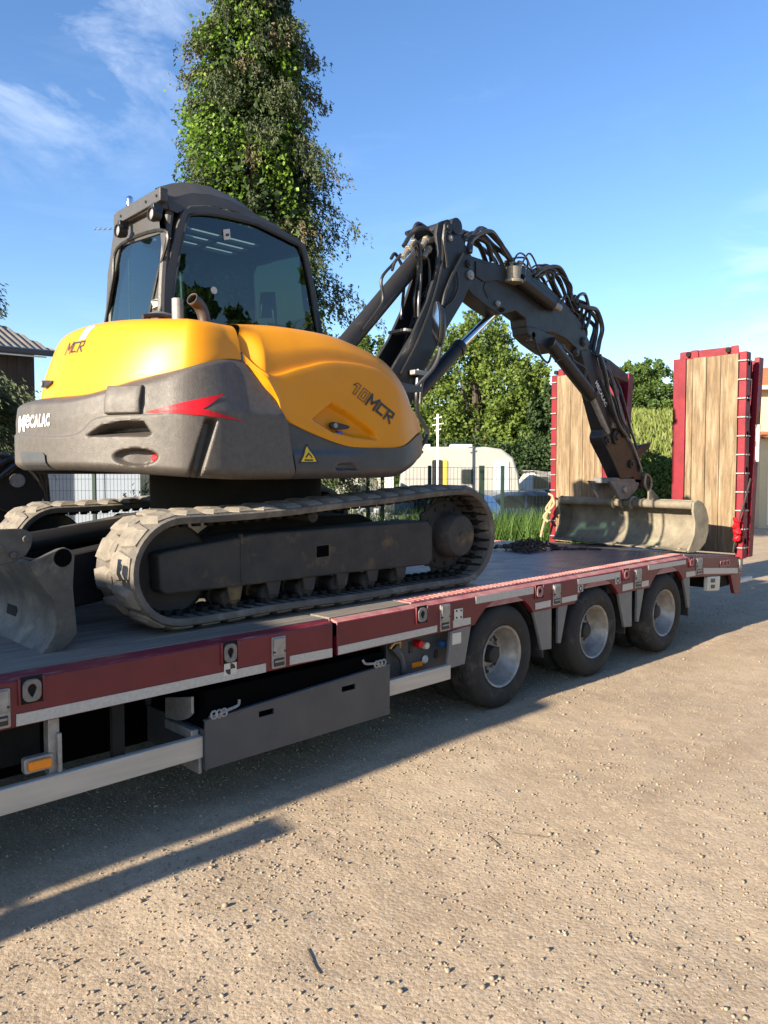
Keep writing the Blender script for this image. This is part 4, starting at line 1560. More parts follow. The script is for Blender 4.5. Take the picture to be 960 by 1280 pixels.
# raised rubber seal round the side window
MB().tube(smooth_path([(p[0], 1.425, p[1]) for p in fi], 50), 0.011, 6).build('window_seal', BLACK, CAB)
pane = [fi[0]] + fi[1:]
MB().add([(p[0], 1.445, p[1]) for p in pane] + [(fi[-1][0] + 0.03, 1.445, 2.55), (fi[0][0] - 0.01, 1.445, 2.55)], [tuple(range(len(pane) + 2))]).build('side_window', GLASSD, CAB, smooth=0)
# sticker and round mark on the pane
st = [(3.145,3.557),(3.2,3.575),(3.206,3.501),(3.151,3.484)]
MB().prism(st, 1.436, 1.442).build('window_sticker', PLATEW, CAB)
MB().prism([(3.165,3.53),(3.192,3.539),(3.192,3.522),(3.165,3.513)], 1.433, 1.4355).build('sticker_print', BLACK, CAB)
sc_ = [(3.063,3.106)][0]
MB().prism(circle(sc_, 0.026, 18), 1.437, 1.4425).build('round_sticker', PLATEW, CAB)
# rear corner posts and rear window
XR = 2.66
rgl = [(2.278,2.944),(1.7,2.863),(1.55,3.157),(1.407,3.428),(1.518,3.464),(2.031,3.444),(2.144,3.248)]
zr0 = 2.55
ro = [(1.43, zr0), (1.43, 3.0), (1.45, 3.30), (1.50, 3.62), (2.17, 3.64), (2.30, 3.3), (2.36, 2.9), (2.39, zr0)]
ri = [(rgl[1][0] - 0.05, zr0), (rgl[1][0] - 0.05, rgl[1][1]), (rgl[2][0] - 0.05, rgl[2][1]), (rgl[3][0] - 0.03, rgl[3][1]), (rgl[5][0] + 0.05, rgl[5][1] + 0.03), (rgl[6][0] + 0.055, rgl[6][1]), (rgl[0][0] + 0.06, rgl[0][1]), (rgl[0][0] + 0.06, zr0)]
rw = MB().grid([[(XR + 0.02, *p) for p in ro], [(XR, *p) for p in ro], [(XR, *p) for p in ri], [(XR + 0.02, *p) for p in ri]])
rw.build('rear_frame', CABM, CAB, bevel=0.006)
MB().add([(XR + 0.012, *p) for p in ri], [tuple(range(8))]).build('rear_window', GLASSG, CAB, smooth=0)
MB().tube(smooth_path([(XR - 0.006, *p) for p in ri[1:7]], 30), 0.012, 6).build('window_seal', BLACK, CAB)
# corner posts between rear and side frames
MB().tube(smooth_path([(2.645, 1.445, 2.55), (2.655, 1.445, 3.0), (2.69, 1.455, 3.35), (2.74, 1.475, 3.62)], 10), 0.030, 8).build('corner_post', CABM, CAB)
# far side of the cab
YL = 2.33
MB().tube(smooth_path([(2.69, 2.33, 2.5), (2.70, 2.30, 3.0), (2.74, 2.24, 3.35), (2.80, 2.15, 3.64)], 10), 0.035, 8).tube(smooth_path([(4.08, 2.33, 2.4), (4.03, 2.32, 3.0), (3.96, 2.26, 3.4), (3.88, 2.16, 3.6)], 10), 0.035, 8).tube(smooth_path([(3.35, 2.33, 2.4), (3.35, 2.32, 3.0), (3.33, 2.25, 3.4), (3.33, 2.16, 3.62)], 10), 0.03, 8).box(2.69, 4.08, 2.29, 2.36, 2.4, 2.95).build('far_frame', CABM, CAB)
MB().add([(2.7, 2.31, 2.9), (4.05, 2.31, 2.9), (3.88, 2.17, 3.6), (2.8, 2.17, 3.62)], [(0, 1, 2, 3)]).build('far_window', GLASSF, CAB, smooth=0)
MB().add([(4.06, 1.46, 2.5), (4.08, 2.30, 2.5), (3.90, 2.15, 3.58), (3.88, 1.48, 3.58)], [(0, 1, 2, 3)]).build('front_window', GLASSD, CAB, smooth=0)
# roof: side fairings, plates round the barred hatch, rear visor
rt = [(2.679,3.763),(2.771,3.809),(2.897,3.847),(3.073,3.865),(3.229,3.847),(3.37,3.805),(3.478,3.747),(3.666,3.71)]
rb = [(2.711,3.596),(2.772,3.589),(2.873,3.657),(3.028,3.7),(3.217,3.71),(3.364,3.704),(3.502,3.694),(3.652,3.673)]
yf = 1.43
rows = [[(p[0], yf, p[1]) for p in rb], [(a_[0] * 0.5 + b_[0] * 0.5, yf + 0.012, a_[1] * 0.5 + b_[1] * 0.5 + 0.004) for a_, b_ in zip(rb, rt)], [(p[0], 1.50, p[1]) for p in rt], [(p[0], 1.57, p[1] + 0.004) for p in rt], [(p[0], 1.585, p[1] - 0.06) for p in rt]]
MB().grid(rows).build('roof_fairing', CABM, CAB, smooth=18)
rows = [[(p[0], 2.16 - (y - 1.43), z - 0.0) for p, z in zip(rt, [q[1] for q in rt])] for y in (1.50, 1.57)]
MB().grid([[(p[0] + 0.15, 2.16, p[1] - 0.05) for p in rt[2:]], [(p[0] + 0.15, 2.22, p[1] - 0.01) for p in rt[2:]], [(p[0] + 0.15, 2.31, p[1] - 0.03) for p in rt[2:]], [(p[0] + 0.15, 2.36, p[1] - 0.14) for p in rt[2:]]]).build('roof_fairing', CABM, CAB, smooth=40)
ZR = 3.60
HATCH = leaf_like('hatch_polycarbonate', (0.80, 0.84, 0.82))
rf = MB()
rf.box(2.66, 2.98, 1.47, 2.12, ZR, ZR + 0.04).box(3.62, 3.92, 1.47, 2.36, ZR - 0.02, ZR + 0.02)
rf.box(2.98, 3.62, 1.47, 1.60, ZR - 0.005, ZR + 0.035).box(2.98, 3.62, 2.08, 2.36, ZR - 0.005, ZR + 0.035)
ROOF = rf.build('roof', CABM, CAB, bevel=0.006)
for k in range(4):
    y = 1.60 + 0.48 * (k + 0.0) / 3
    MB().box(2.97, 3.63, y - 0.03, y + 0.03, ZR - 0.02, ZR + 0.005).build('hatch_bar', CABM, CAB)
MB().box(3.28, 3.32, 1.6, 2.08, ZR - 0.022, ZR + 0.003).build('hatch_bar', CABM, CAB)
MB().add([(2.98, 1.6, ZR + 0.01), (3.62, 1.6, ZR + 0.01), (3.62, 2.08, ZR + 0.01), (2.98, 2.08, ZR + 0.01)], [(0, 1, 2, 3)]).build('hatch_panel', HATCH, CAB, smooth=0)
vz = [(1.354,3.705),(2.012,3.694),(2.016,3.602),(1.356,3.615)]
VIS = MB().prism(vz, 2.60, 2.66, 'x').box(2.62, 2.82, 1.44, 2.10, 3.60, 3.70).build('rear_visor', CABM, CAB, bevel=0.006)
for k in (0.12, 0.70, 0.93):
    p = Vector(vz[1]).lerp(Vector(vz[0]), k)
    MB().cyl((2.592, p.x, p.y - 0.05), (2.605, p.x, p.y - 0.05), 0.010, 8).build('bolt', BLACK, CAB)
for px in [(1.891,3.522),(1.391,3.521)]:
    MB().lathe([(0, 0.02), (0.034, 0.016), (0.040, 0.0), (0.046, 0.0), (0.048, 0.03), (0.036, 0.07), (0, 0.075)], (2.545, px[0], px[1]), 'x', 22).build('work_lamp', BLACK, CAB)
    MB().lathe([(0, 0.008), (0.022, 0.010), (0.036, 0.016), (0.038, 0.02)], (2.543, px[0], px[1]), 'x', 20).build('lamp_glass', GALV, CAB)
    MB().box(2.56, 2.63, px[0] - 0.02, px[0] + 0.02, px[1] + 0.02, px[1] + 0.075).build('lamp_bracket', BLACK, CAB, bevel=0.004)
bc = [(1.915,3.731)][0]
MB().lathe([(0.026, 0), (0.026, 0.045), (0.022, 0.062), (0.012, 0.072), (0, 0.075)], (2.66, bc[0], bc[1] - 0.005), 'z', 16).build('beacon', CHROME, CAB)
# rails and things inside
seat = MB().prism([(3.02, 2.72), (3.50, 2.72), (3.54, 2.80), (3.10, 2.82), (3.00, 3.25), (2.90, 3.27), (2.92, 2.8)], 1.62, 2.10)
seat.prism([(2.90, 3.29), (2.99, 3.28), (2.97, 3.44), (2.90, 3.45)], 1.74, 1.98).build('seat', BLACK, CAB, bevel=0.03)
MB().box(3.02, 3.46, 1.50, 1.60, 2.85, 2.93).box(3.55, 3.9, 1.47, 1.56, 2.6, 2.95).box(3.70, 4.0, 1.5, 2.2, 2.5, 2.75).tube([(3.72, 1.55, 2.75), (3.66, 1.55, 3.15)], 0.02, 8).build('console', BLACK, CAB, bevel=0.01)
MB().prism([(3.56, 3.0), (3.72, 3.02), (3.70, 3.22), (3.58, 3.2)], 1.56, 1.60).build('display_screen', BLACK, CAB, bevel=0.006)
CLOTH = mat('pale_rag', (0.50, 0.55, 0.48), (0.35, 0.40, 0.36), 14, 0.9)
rg = MB()
rr_ = random.Random(5)
pts_ = []
for k in range(30):
    t = k / 29
    pts_.append((2.73 + 0.05 * math.sin(9 * t), 1.52 + 0.05 * t, 2.80 + 0.28 * t + 0.02 * rr_.random()))
rg.tube(smooth_path(pts_, 40), [0.05 * (0.6 + rr_.random() * 0.7) for _ in range(40)], 9).build('crumpled_rag', CLOTH, CAB)
MB().box(2.62, 4.30, 1.40, 2.42, 1.80, 2.55).build('cab_base', DGREY, EX, bevel=0.03)
MB().lathe([(0.62, 1.42), (0.62, 1.78), (0, 1.79)], (CX, CY, 0), 'z', 48).build('slewing_ring', UNDER, EX)
MB().prism([(2.0, 0.8), (2.6, 0.50), (3.8, 0.50), (4.05, 0.8), (4.1, 2.3), (2.4, 2.3), (1.95, 1.9)], 1.775, 1.80, 'z').build('belly_plate', UNDER, EX)

# --- boom
YN, YF = 0.95, 1.25
b1 = [(4.953,3.898),(5.001,3.928),(5.076,3.959),(5.139,3.939),(5.291,3.815),(5.433,3.678),(5.426,3.544),(5.36,3.42),(5.284,3.295),(5.082,3.044),(4.932,2.848),(4.798,2.659),(4.687,2.457),(4.614,2.34),(4.492,2.3),(4.381,2.473),(4.386,2.601),(4.641,2.929),(4.814,3.222),(4.929,3.493),(4.954,3.658),(4.927,3.805)]
BM = MB().prism(b1, YN, YN + 0.03).prism(b1, YF - 0.03, YF)
web = [(b1[i], b1[i + 1]) for i in range(4, 13)]
for (p, q_) in web:
    d_ = Vector((q_[0] - p[0], q_[1] - p[1]))
    nn = Vector((-d_.y, d_.x)).normalized() * 0.02
    cc_ = (Vector(p) + Vector(q_)) / 2
    nn = -nn
    BM.add([(p[0] + nn.x, YN + 0.03, p[1] + nn.y), (q_[0] + nn.x, YN + 0.03, q_[1] + nn.y), (q_[0] + nn.x, YF - 0.03, q_[1] + nn.y), (p[0] + nn.x, YF - 0.03, p[1] + nn.y)], [(0, 1, 2, 3)])
BOOM1 = BM.build('main_boom', BOOM, EX, bevel=0.005)
# stiffening strip along the rear edge of the near plate
st1 = [(5.035,3.896),(5.015,3.771),(5.037,3.654),(5.058,3.543)]
MB().tube(smooth_path([(p[0], YN - 0.004, p[1]) for p in st1], 14), 0.02, 8).build('boom_rib', BOOM, BOOM1)
st2 = [(5.005,3.768),(4.996,3.565),(4.885,3.244),(4.699,2.887),(4.491,2.585)]
MB().tube(smooth_path([(p[0], YN - 0.002, p[1]) for p in st2], 20), 0.012, 6).build('boom_rib', BOOM, BOOM1)
pin = [(5.066,3.883),(5.098,3.802),(5.37,3.538),(5.347,3.631)]
for p, r in zip(pin, (0.05, 0.026, 0.042, 0.035)):
    MB().lathe([(0, -0.03), (r * 0.5, -0.03), (r * 0.55, -0.02), (r, -0.018), (r, 0.01)], (p[0], YN, p[1]), 'y', 20).build('pivot_pin', GALV if r < 0.045 and r != 0.035 else BOOM, BOOM1)
# lift cylinder beside the boom
lc = [(3.887,2.625),(4.979,3.718),(5.113,3.869)]
MB().cyl((lc[0][0], 1.12, lc[0][1]), (lc[1][0], 1.12, lc[1][1]), 0.076, 24).tube([(lc[1][0] - 0.03, 1.12, lc[1][1] - 0.035), (lc[1][0] + 0.04, 1.12, lc[1][1] + 0.045)], 0.088, 24).build('lift_cylinder', BOOM, EX, bevel=0.006)
MB().cyl((lc[1][0], 1.12, lc[1][1]), (lc[2][0] + 0.06, 1.12, lc[2][1] + 0.05), 0.06, 20).build('cylinder_rod', BOOM, EX)
MB().cyl((lc[2][0] + 0.06, 0.93, lc[2][1] + 0.05), (lc[2][0] + 0.06, 1.28, lc[2][1] + 0.05), 0.07, 20).build('cylinder_eye', BOOM, EX)
lp = [(4.158,2.911),(4.333,3.105),(4.378,3.195),(4.36,3.344),(4.487,3.482),(4.58,3.578)]
MB().tube(smooth_path([(p[0], 1.03, p[1]) for p in lp], 26), 0.013, 8).build('hydraulic_pipe', BOOM, EX)
BRASS = mat('dusty_fitting_metal', (0.30, 0.26, 0.19), (0.18, 0.155, 0.12), 22, 0.5, metal=0.5)
vb = [(4.587,3.575),(4.654,3.64),(4.799,3.696),(4.829,3.623)]
for i_, p in enumerate(vb):
    MB().cyl((p[0] - 0.03, 0.98, p[1] - 0.035), (p[0] + 0.035, 0.99, p[1] + 0.04), 0.024, 10).cyl((p[0] + 0.035, 0.99, p[1] + 0.04), (p[0] + 0.06, 1.0, p[1] + 0.06), 0.034, 6).build('pipe_fitting', BRASS, EX, bevel=0.003)


def hose(pts, y, r=0.016, m=HOSE, n=26, dy=None, name='hose', parent=None):
    k = len(pts)
    j = random.Random(int(y * 1000) + int(pts[0][0] * 977) + k)      # no two hoses lie alike
    J = lambda i, s: j.uniform(-s, s) if 0 < i < k - 1 and m is HOSE else 0
    P = [(p[0] + J(i, 0.035), y + (dy[i] if dy else 0) + J(i, 0.03), p[1] + J(i, 0.04)) for i, p in enumerate(pts)]
    return MB().tube(smooth_path(P, n), r, 8).build(name, m, parent or EX)


for yy, r in ((0.99, 0.014), (1.03, 0.013), (1.18, 0.014)):
    hose([(4.616,3.581),(4.692,3.674),(4.77,3.624),(4.78,3.435),(4.751,3.211),(4.752,3.092)], yy, r)
hose([(4.829,3.623),(4.899,3.556),(4.91,3.411),(4.85,3.267)], 1.0, 0.012)
hose([(4.449,3.42),(4.513,3.535),(4.635,3.61)], 1.0, 0.012)
hose([(4.979,3.827),(4.877,3.885),(4.779,3.844),(4.73,3.774),(4.635,3.662)], 1.05, 0.02)
hose([(5.009,3.895),(4.907,3.919),(4.808,3.87),(4.74,3.802)], 1.12, 0.02)
# hose run down the near plate
hose([(5.246,3.698),(5.129,3.518),(5.026,3.337),(4.985,3.21)], 0.93, 0.014, BOOM, name='hydraulic_pipe')
hose([(5.172,3.526),(5.194,3.406),(5.12,3.278),(5.016,3.201)], 0.93, 0.010, BOOM, name='hydraulic_pipe')
for yy in (1.00, 1.04, 1.08, 1.12, 1.16):
    hose([(5.092,3.474),(4.939,3.208),(4.76,2.913),(4.605,2.662),(4.549,2.558)], yy, 0.014, name='hydraulic_pipe')
cl = [(4.589,2.965),(4.694,3.005)]
MB().box(cl[0][0], cl[1][0], 0.985, 1.19, cl[0][1] - 0.012, cl[0][1] + 0.012).build('pipe_clamp', GALV, EX, bevel=0.003)
cl = [(4.592,2.618),(4.757,2.62),(4.669,2.474)]
MB().box(cl[0][0], cl[1][0], 0.88, 0.945, cl[0][1] - 0.03, cl[0][1] + 0.01).build('pipe_clamp', GALV, EX, bevel=0.006)
hose([(4.678,2.638),(4.668,2.453),(4.718,2.292),(4.787,2.095),(4.758,1.994),(4.719,1.953)], 0.92, 0.018)
hose([(4.925,2.83),(4.795,2.676),(4.697,2.522),(4.678,2.355)], 0.90, 0.016, BOOM, name='hydraulic_pipe')
# knuckle cylinder with the bright rod
kc = [(4.84,2.453),(5.388,2.91),(5.852,3.248)]
MB().cyl((kc[0][0], 1.1, kc[0][1]), (kc[1][0], 1.1, kc[1][1]), 0.06, 22).build('knuckle_cylinder', BOOM, EX, bevel=0.005)
MB().cyl((kc[1][0], 1.1, kc[1][1]), (kc[2][0] + 0.12, 1.1, kc[2][1] + 0.10), 0.036, 20).build('chrome_rod', CHROME, EX)
MB().cyl((kc[1][0] - 0.01, 1.1, kc[1][1] - 0.01), (kc[1][0] + 0.04, 1.1, kc[1][1] + 0.037), 0.068, 22).build('cylinder_head', BOOM, EX, bevel=0.004)
# mirror on its bracket
mc = [(4.722,2.992),(3.955,2.546),(4.234,2.481),(4.495,2.465),(4.675,2.646),(4.732,2.82),(4.234,2.456),(4.278,2.349)]
brk = MB().prism([mc[1], mc[2], mc[3], (mc[3][0], mc[3][1] - 0.04), (mc[2][0] - 0.02, mc[2][1] - 0.09), (mc[2][0] - 0.10, mc[2][1] - 0.06)], 0.70, 0.78)
brk.tube(smooth_path([(mc[3][0] - 0.05, 0.74, mc[3][1] - 0.01), (mc[4][0], 0.74, mc[4][1]), (mc[5][0] + 0.02, 0.74, mc[5][1]), (mc[0][0] + 0.04, 0.74, mc[0][1])], 14), 0.016, 8)
MIR = brk.build('mirror_bracket', DGREY, EX, bevel=0.006)
# housing: a shallow oval dish facing back to the operator, seen nearly edge-on
md = Vector((-0.87, 0.44, 0.22)).normalized()
ms_ = Vector((-md.y, md.x, 0))
mh = MB()
rows = []
for rr2, dd in ((0.0, 0.055), (0.6, 0.05), (0.92, 0.02), (1.0, -0.01), (0.95, -0.02)):
    rows.append([tuple(Vector((mc[0][0], 0.74, mc[0][1])) - md * dd + ms_ * (0.085 * rr2 * math.cos(t)) + Vector((0, 0, 0.18 * rr2 * math.sin(t)))) for t in np.linspace(0, 2 * math.pi, 29)[:-1]])
mh.grid(rows, close=True).build('mirror_housing', BLACK, MIR, smooth=50)
gl_ = [tuple(Vector((mc[0][0], 0.74, mc[0][1])) + md * 0.026 + ms_ * (0.08 * math.cos(t)) + Vector((0, 0, 0.172 * math.sin(t)))) for t in np.linspace(0, 2 * math.pi, 29)[:-1]]
MB().add(gl_, [tuple(range(28))]).build('mirror_glass', CHROME, MIR, smooth=0)

# --- intermediate boom with the offset joint
YN2, YF2 = 0.98, 1.17
b2 = [(5.317,3.632),(5.394,3.73),(5.518,3.726),(5.96,3.731),(6.362,3.729),(6.625,3.673),(7.039,3.513),(7.275,3.381),(7.456,3.2),(7.41,3.109),(7.234,3.081),(6.97,3.183),(6.719,3.209),(6.412,3.169),(6.277,3.206),(6.262,3.289),(6.105,3.335),(5.953,3.29),(5.842,3.267),(5.674,3.308),(5.442,3.386),(5.318,3.478)]
BOOM2 = MB().prism(b2, YN2, YF2).build('offset_boom', BOOM, EX, bevel=0.012)
MB().prism([(5.482,3.687),(5.763,3.697),(5.934,3.692),(6.203,3.628),(6.138,3.571),(5.788,3.571),(5.599,3.523),(5.484,3.553)], YN2 - 0.012, YN2 + 0.01).build('boom_plate', BOOM, BOOM2, bevel=0.004)
wl = [(5.634,3.529),(5.704,3.628),(5.823,3.679),(5.611,3.468),(5.671,3.391)]
MB().tube(smooth_path([(p[0], YN2, p[1]) for p in wl[:3]], 10), 0.008, 6).tube(smooth_path([(p[0], YN2, p[1]) for p in (wl[0], wl[3], wl[4])], 10), 0.008, 6).build('weld_bead', BOOM, BOOM2)
pp = [(5.809,3.362),(5.877,3.313),(7.31,3.189),(7.171,3.063),(6.356,3.136)]
for p, r, m_ in zip(pp, (0.028, 0.022, 0.05, 0.045, 0.05), (GALV, UNDER, BOOM, BOOM, GALV)):
    MB().lathe([(0, -0.03), (r * 0.6, -0.03), (r * 0.7, -0.02), (r, -0.016), (r, 0.01)], (p[0], YN2, p[1]), 'y', 18).build('pivot_pin', m_, BOOM2)
oc = [(6.096,3.619),(6.639,3.469),(6.768,3.457)]
MB().cyl((oc[0][0], 0.93, oc[0][1]), (oc[1][0], 0.93, oc[1][1]), 0.062, 20).build('offset_cylinder', BOOM, EX, bevel=0.006)
MB().cyl((oc[1][0], 0.93, oc[1][1]), (oc[2][0], 0.93, oc[2][1]), 0.04, 18).build('cylinder_rod', RIM, EX)
vb = [(6.009,3.593),(6.007,3.726)]
VB = MB().cyl((vb[0][0], 0.95, vb[0][1]), (vb[1][0], 0.95, vb[1][1]), 0.072, 20).cyl((vb[0][0], 0.95, vb[0][1] - 0.02), (vb[0][0], 0.95, vb[0][1] + 0.01), 0.10, 20).build('pivot_drum', BRASS, EX, bevel=0.005)
for dx, dy_, hz in ((-0.03, 0, 0.10), (0.05, 0.05, 0.16), (0.10, 0.0, 0.18), (0.14, 0.08, 0.12), (0.20, 0.02, 0.13), (0.26, 0.06, 0.10), (0.02, 0.1, 0.2)):
    MB().cyl((vb[1][0] + dx, 0.95 + dy_, vb[1][1] - 0.12), (vb[1][0] + dx + 0.015, 0.95 + dy_, vb[1][1] - 0.02 + hz * 0.5), 0.017, 8).cyl((vb[1][0] + dx + 0.015, 0.95 + dy_, vb[1][1] + hz * 0.3), (vb[1][0] + dx + 0.015, 0.95 + dy_, vb[1][1] + hz * 0.42), 0.028, 6).build('pipe_fitting', BRASS, EX)
MB().prism([(6.096,3.75),(6.305,3.751),(6.361,3.623),(6.149,3.632)], 0.955, 1.0).build('valve_plate', BOOM, EX, bevel=0.004)
# big hose loops over the knuckle
for i_, yy in enumerate((0.93, 0.98, 1.04, 1.10, 1.16)):
    s = 1 + 0.02 * i_
    hose([(5.352,3.726),(5.44,3.87),(5.622,3.973),(5.837,3.939),(5.986,3.821),(6.076,3.719)], yy, 0.021, dy=[0, 0, 0.01 * i_, 0.01, 0, 0])
for yy in (1.06, 1.13):
    hose([(5.367,3.781),(5.433,3.908),(5.546,3.954),(5.686,3.889),(5.831,3.772)], yy, 0.024)
for i_, yy in enumerate((0.97, 1.02, 1.08, 1.15)):
    hose([(6.378,3.712),(6.541,3.804),(6.81,3.869),(7.005,3.774),(7.13,3.613),(7.194,3.523)], yy, 0.020)
    hose([(6.46,3.695),(6.513,3.783),(6.652,3.824),(6.769,3.733),(6.889,3.591)], yy + 0.02, 0.018)
for i_, yy in enumerate((0.96, 1.01, 1.07, 1.14, 1.2)):
    hose([(7.162,3.552),(7.368,3.566),(7.548,3.516),(7.652,3.383),(7.623,3.205),(7.56,3.059)], yy, 0.026 if i_ == 0 else 0.022)
    hose([(7.131,3.564),(7.192,3.64),(7.317,3.66),(7.415,3.59),(7.403,3.435),(7.325,3.323)], yy, 0.018)
for k, yy in enumerate((0.95, 1.0, 1.06, 1.12)):
    hose([(7.593,3.08),(7.7,2.863),(7.844,2.609),(8.029,2.349),(8.216,2.21)], yy, 0.024)
hose([(6.369,3.098),(6.344,3.033),(6.427,2.933),(6.623,2.89),(6.677,3.007)], 0.95, 0.012)
hose([(6.329,3.124),(6.317,3.029),(6.398,3.008)], 0.95, 0.012)
for pts in ([(5.995,3.694),(6.095,3.833),(6.277,3.853),(6.359,3.746)], [(6.148,3.752),(6.251,3.863),(6.385,3.827),(6.468,3.727)], [(6.665,3.706),(6.807,3.827),(6.986,3.762),(7.051,3.576)], [(6.814,3.467),(6.9,3.585),(7.051,3.56),(7.114,3.47)], [(6.359,3.746),(6.467,3.812),(6.662,3.856),(6.807,3.827)]):
    hose(pts, 0.97, 0.009)
    hose(pts, 1.03, 0.009)

# --- dipper arm, its cylinder, coupler
YN3, YF3 = 0.99, 1.16
b3 = [(7.282,3.104),(7.393,3.16),(7.626,3.065),(7.814,2.757),(7.991,2.419),(8.233,2.247),(8.505,2.073),(8.569,1.89),(8.515,1.738),(8.175,1.72),(7.968,1.948),(7.841,2.071),(7.77,2.141),(7.751,2.194),(7.784,2.266),(7.569,2.668),(7.366,2.918)]
ARM = MB().prism(b3, YN3, YF3).build('dipper_arm', BOOM, EX, bevel=0.01)
q = [(7.575,2.772),(7.803,2.525)]
uo3 = Vector((q[1][0] - q[0][0], 0, q[1][1] - q[0][1]))
l3 = uo3.length
uo3.normalize()
vo3 = Vector((-uo3.z, 0, uo3.x))
flat_text('arm_lettering', 'MECALAC', (q[0][0], 0.9, q[0][1]), uo3, vo3, l3, 0.052, WHITE, [ARM], ARM, 0, 0.02)
MB().prism([(7.952,3.135),(8.168,3.103),(8.585,2.975),(8.607,2.881),(8.246,2.916),(7.991,2.976)], 1.14, 1.22).build('hose_bracket', BOOM, ARM, bevel=0.006)
for yy in (1.16, 1.20, 1.24):
    hose([(7.9,3.112),(8.134,3.008),(8.288,2.743),(8.484,2.472),(8.686,2.212)], yy, 0.022)
for yy in (1.14, 1.22):
    hose([(8.06,3.074),(8.359,2.879),(8.441,2.641),(8.683,2.338),(8.851,2.081)], yy, 0.016)
hose([(7.729,3.024),(7.942,2.903),(8.057,2.623),(8.285,2.379),(8.442,2.227),(8.644,1.996)], 1.02, 0.012)
hose([(7.84,2.769),(8.093,2.644),(8.208,2.449),(8.364,2.271)], 1.05, 0.014, BOOM, name='hydraulic_pipe')
MB().box(7.95, 8.08, 0.97, 1.2, 2.30, 2.36).build('hose_clamp', BRASS, ARM, bevel=0.004)
sc3 = [(6.613,3.093),(7.457,2.621),(7.872,2.245)]
SC = MB().cyl((sc3[0][0], 0.94, sc3[0][1]), (sc3[1][0], 0.96, sc3[1][1]), 0.07, 22).cyl((sc3[1][0] - 0.03, 0.958, sc3[1][1] + 0.045), (sc3[1][0], 0.96, sc3[1][1]), 0.08, 22).build('arm_cylinder', BOOM, EX, bevel=0.006)
MB().cyl((sc3[1][0], 0.96, sc3[1][1]), (sc3[2][0], 1.0, sc3[2][1]), 0.032, 18).build('cylinder_rod', RIM, EX)
MB().prism([(6.249,3.209),(6.424,3.216),(6.705,3.173),(6.823,3.075),(6.679,2.994),(6.551,3.027),(6.399,3.073),(6.264,3.133)], 0.95, 1.14).build('offset_bracket', BOOM, EX, bevel=0.01)
hose([(6.645,3.097),(6.79,3.082),(6.97,2.988),(7.094,2.927),(7.236,2.882),(7.255,2.733)], 0.93, 0.014)
hose([(6.746,3.093),(6.833,3.12),(6.909,3.063),(6.793,2.953),(6.706,2.912)], 0.93, 0.012)
p = [(8.033,2.203),(7.839,2.152),(8.395,1.897)]
for c_, r in zip(p, (0.085, 0.05, 0.05)):
    MB().lathe([(0, -0.045), (r * 0.45, -0.045), (r * 0.5, -0.03), (r, -0.025), (r, 0.01)], (c_[0], YN3, c_[1]), 'y', 22).build('pivot_boss', BOOM, ARM)
for k in range(8):                              # small pipes along the arm head
    yy = 0.97 + 0.035 * k
    hose([(8.102,2.316),(8.252,2.221),(8.406,2.123),(8.527,1.975),(8.65,1.804)], yy, 0.011, GALV if k % 3 == 0 else HOSE)
lk = MB().prism([(8.43,1.992),(8.699,2.131),(8.922,2.166),(8.883,2.097),(8.645,1.977),(8.65,1.804),(8.897,1.707),(8.859,1.59),(8.576,1.651),(8.416,1.804)], 1.0, 1.05).prism([(8.43,1.992),(8.699,2.131),(8.922,2.166),(8.883,2.097),(8.645,1.977),(8.65,1.804),(8.897,1.707),(8.859,1.59),(8.576,1.651),(8.416,1.804)], 1.17, 1.22)
lk.build('bucket_link', BOOM, EX, bevel=0.006)
hose([(8.712,1.785),(8.835,1.747),(8.88,1.649),(8.801,1.572),(8.717,1.651),(8.733,1.766)], 0.97, 0.016, BRASS)
COUP = MB().prism([(7.921,1.703),(8.596,1.68),(8.56,1.604),(8.332,1.485),(8.145,1.49),(8.032,1.602)], 0.98, 1.02).prism([(7.921,1.703),(8.596,1.68),(8.56,1.604),(8.332,1.485),(8.145,1.49),(8.032,1.602)], 1.24, 1.28).prism([(8.046,1.739),(8.693,1.718),(8.656,1.651),(8.048,1.674)], 1.0, 1.26).build('quick_coupler', mat('coupler_grey', (0.16, 0.155, 0.15), (0.10, 0.098, 0.095), 9, 0.55), EX, bevel=0.006)
cpn = [(8.234,1.599)][0]
MB().cyl((cpn[0], 0.955, cpn[1]), (cpn[0], 0.99, cpn[1]), 0.035, 14).build('pivot_pin', GALV, COUP, bevel=0.003)

# --- ditching bucket: mouth towards the machine, turned a little
A_, B_ = Vector((8.09, 0.145, 0)), Vector((8.59, 2.174, 0))
wd = (B_ - A_).normalized()
bd = Vector((wd.y, -wd.x, 0))
BWd = (B_ - A_).length
prof = [(0.0, 0.952), (0.06, 0.945), (0.14, 0.955), (0.22, 1.0), (0.28, 1.075), (0.31, 1.17), (0.31, 1.27), (0.28, 1.36), (0.22, 1.43), (0.14, 1.475)]
pc = smooth_path([(p[0], p[1], 0) for p in prof], 30)
inn = [(p[0], p[1]) for p in pc]


def bpt(d, s, z):
    v = A_ + wd * s + bd * d
    return (v.x, v.y, z)


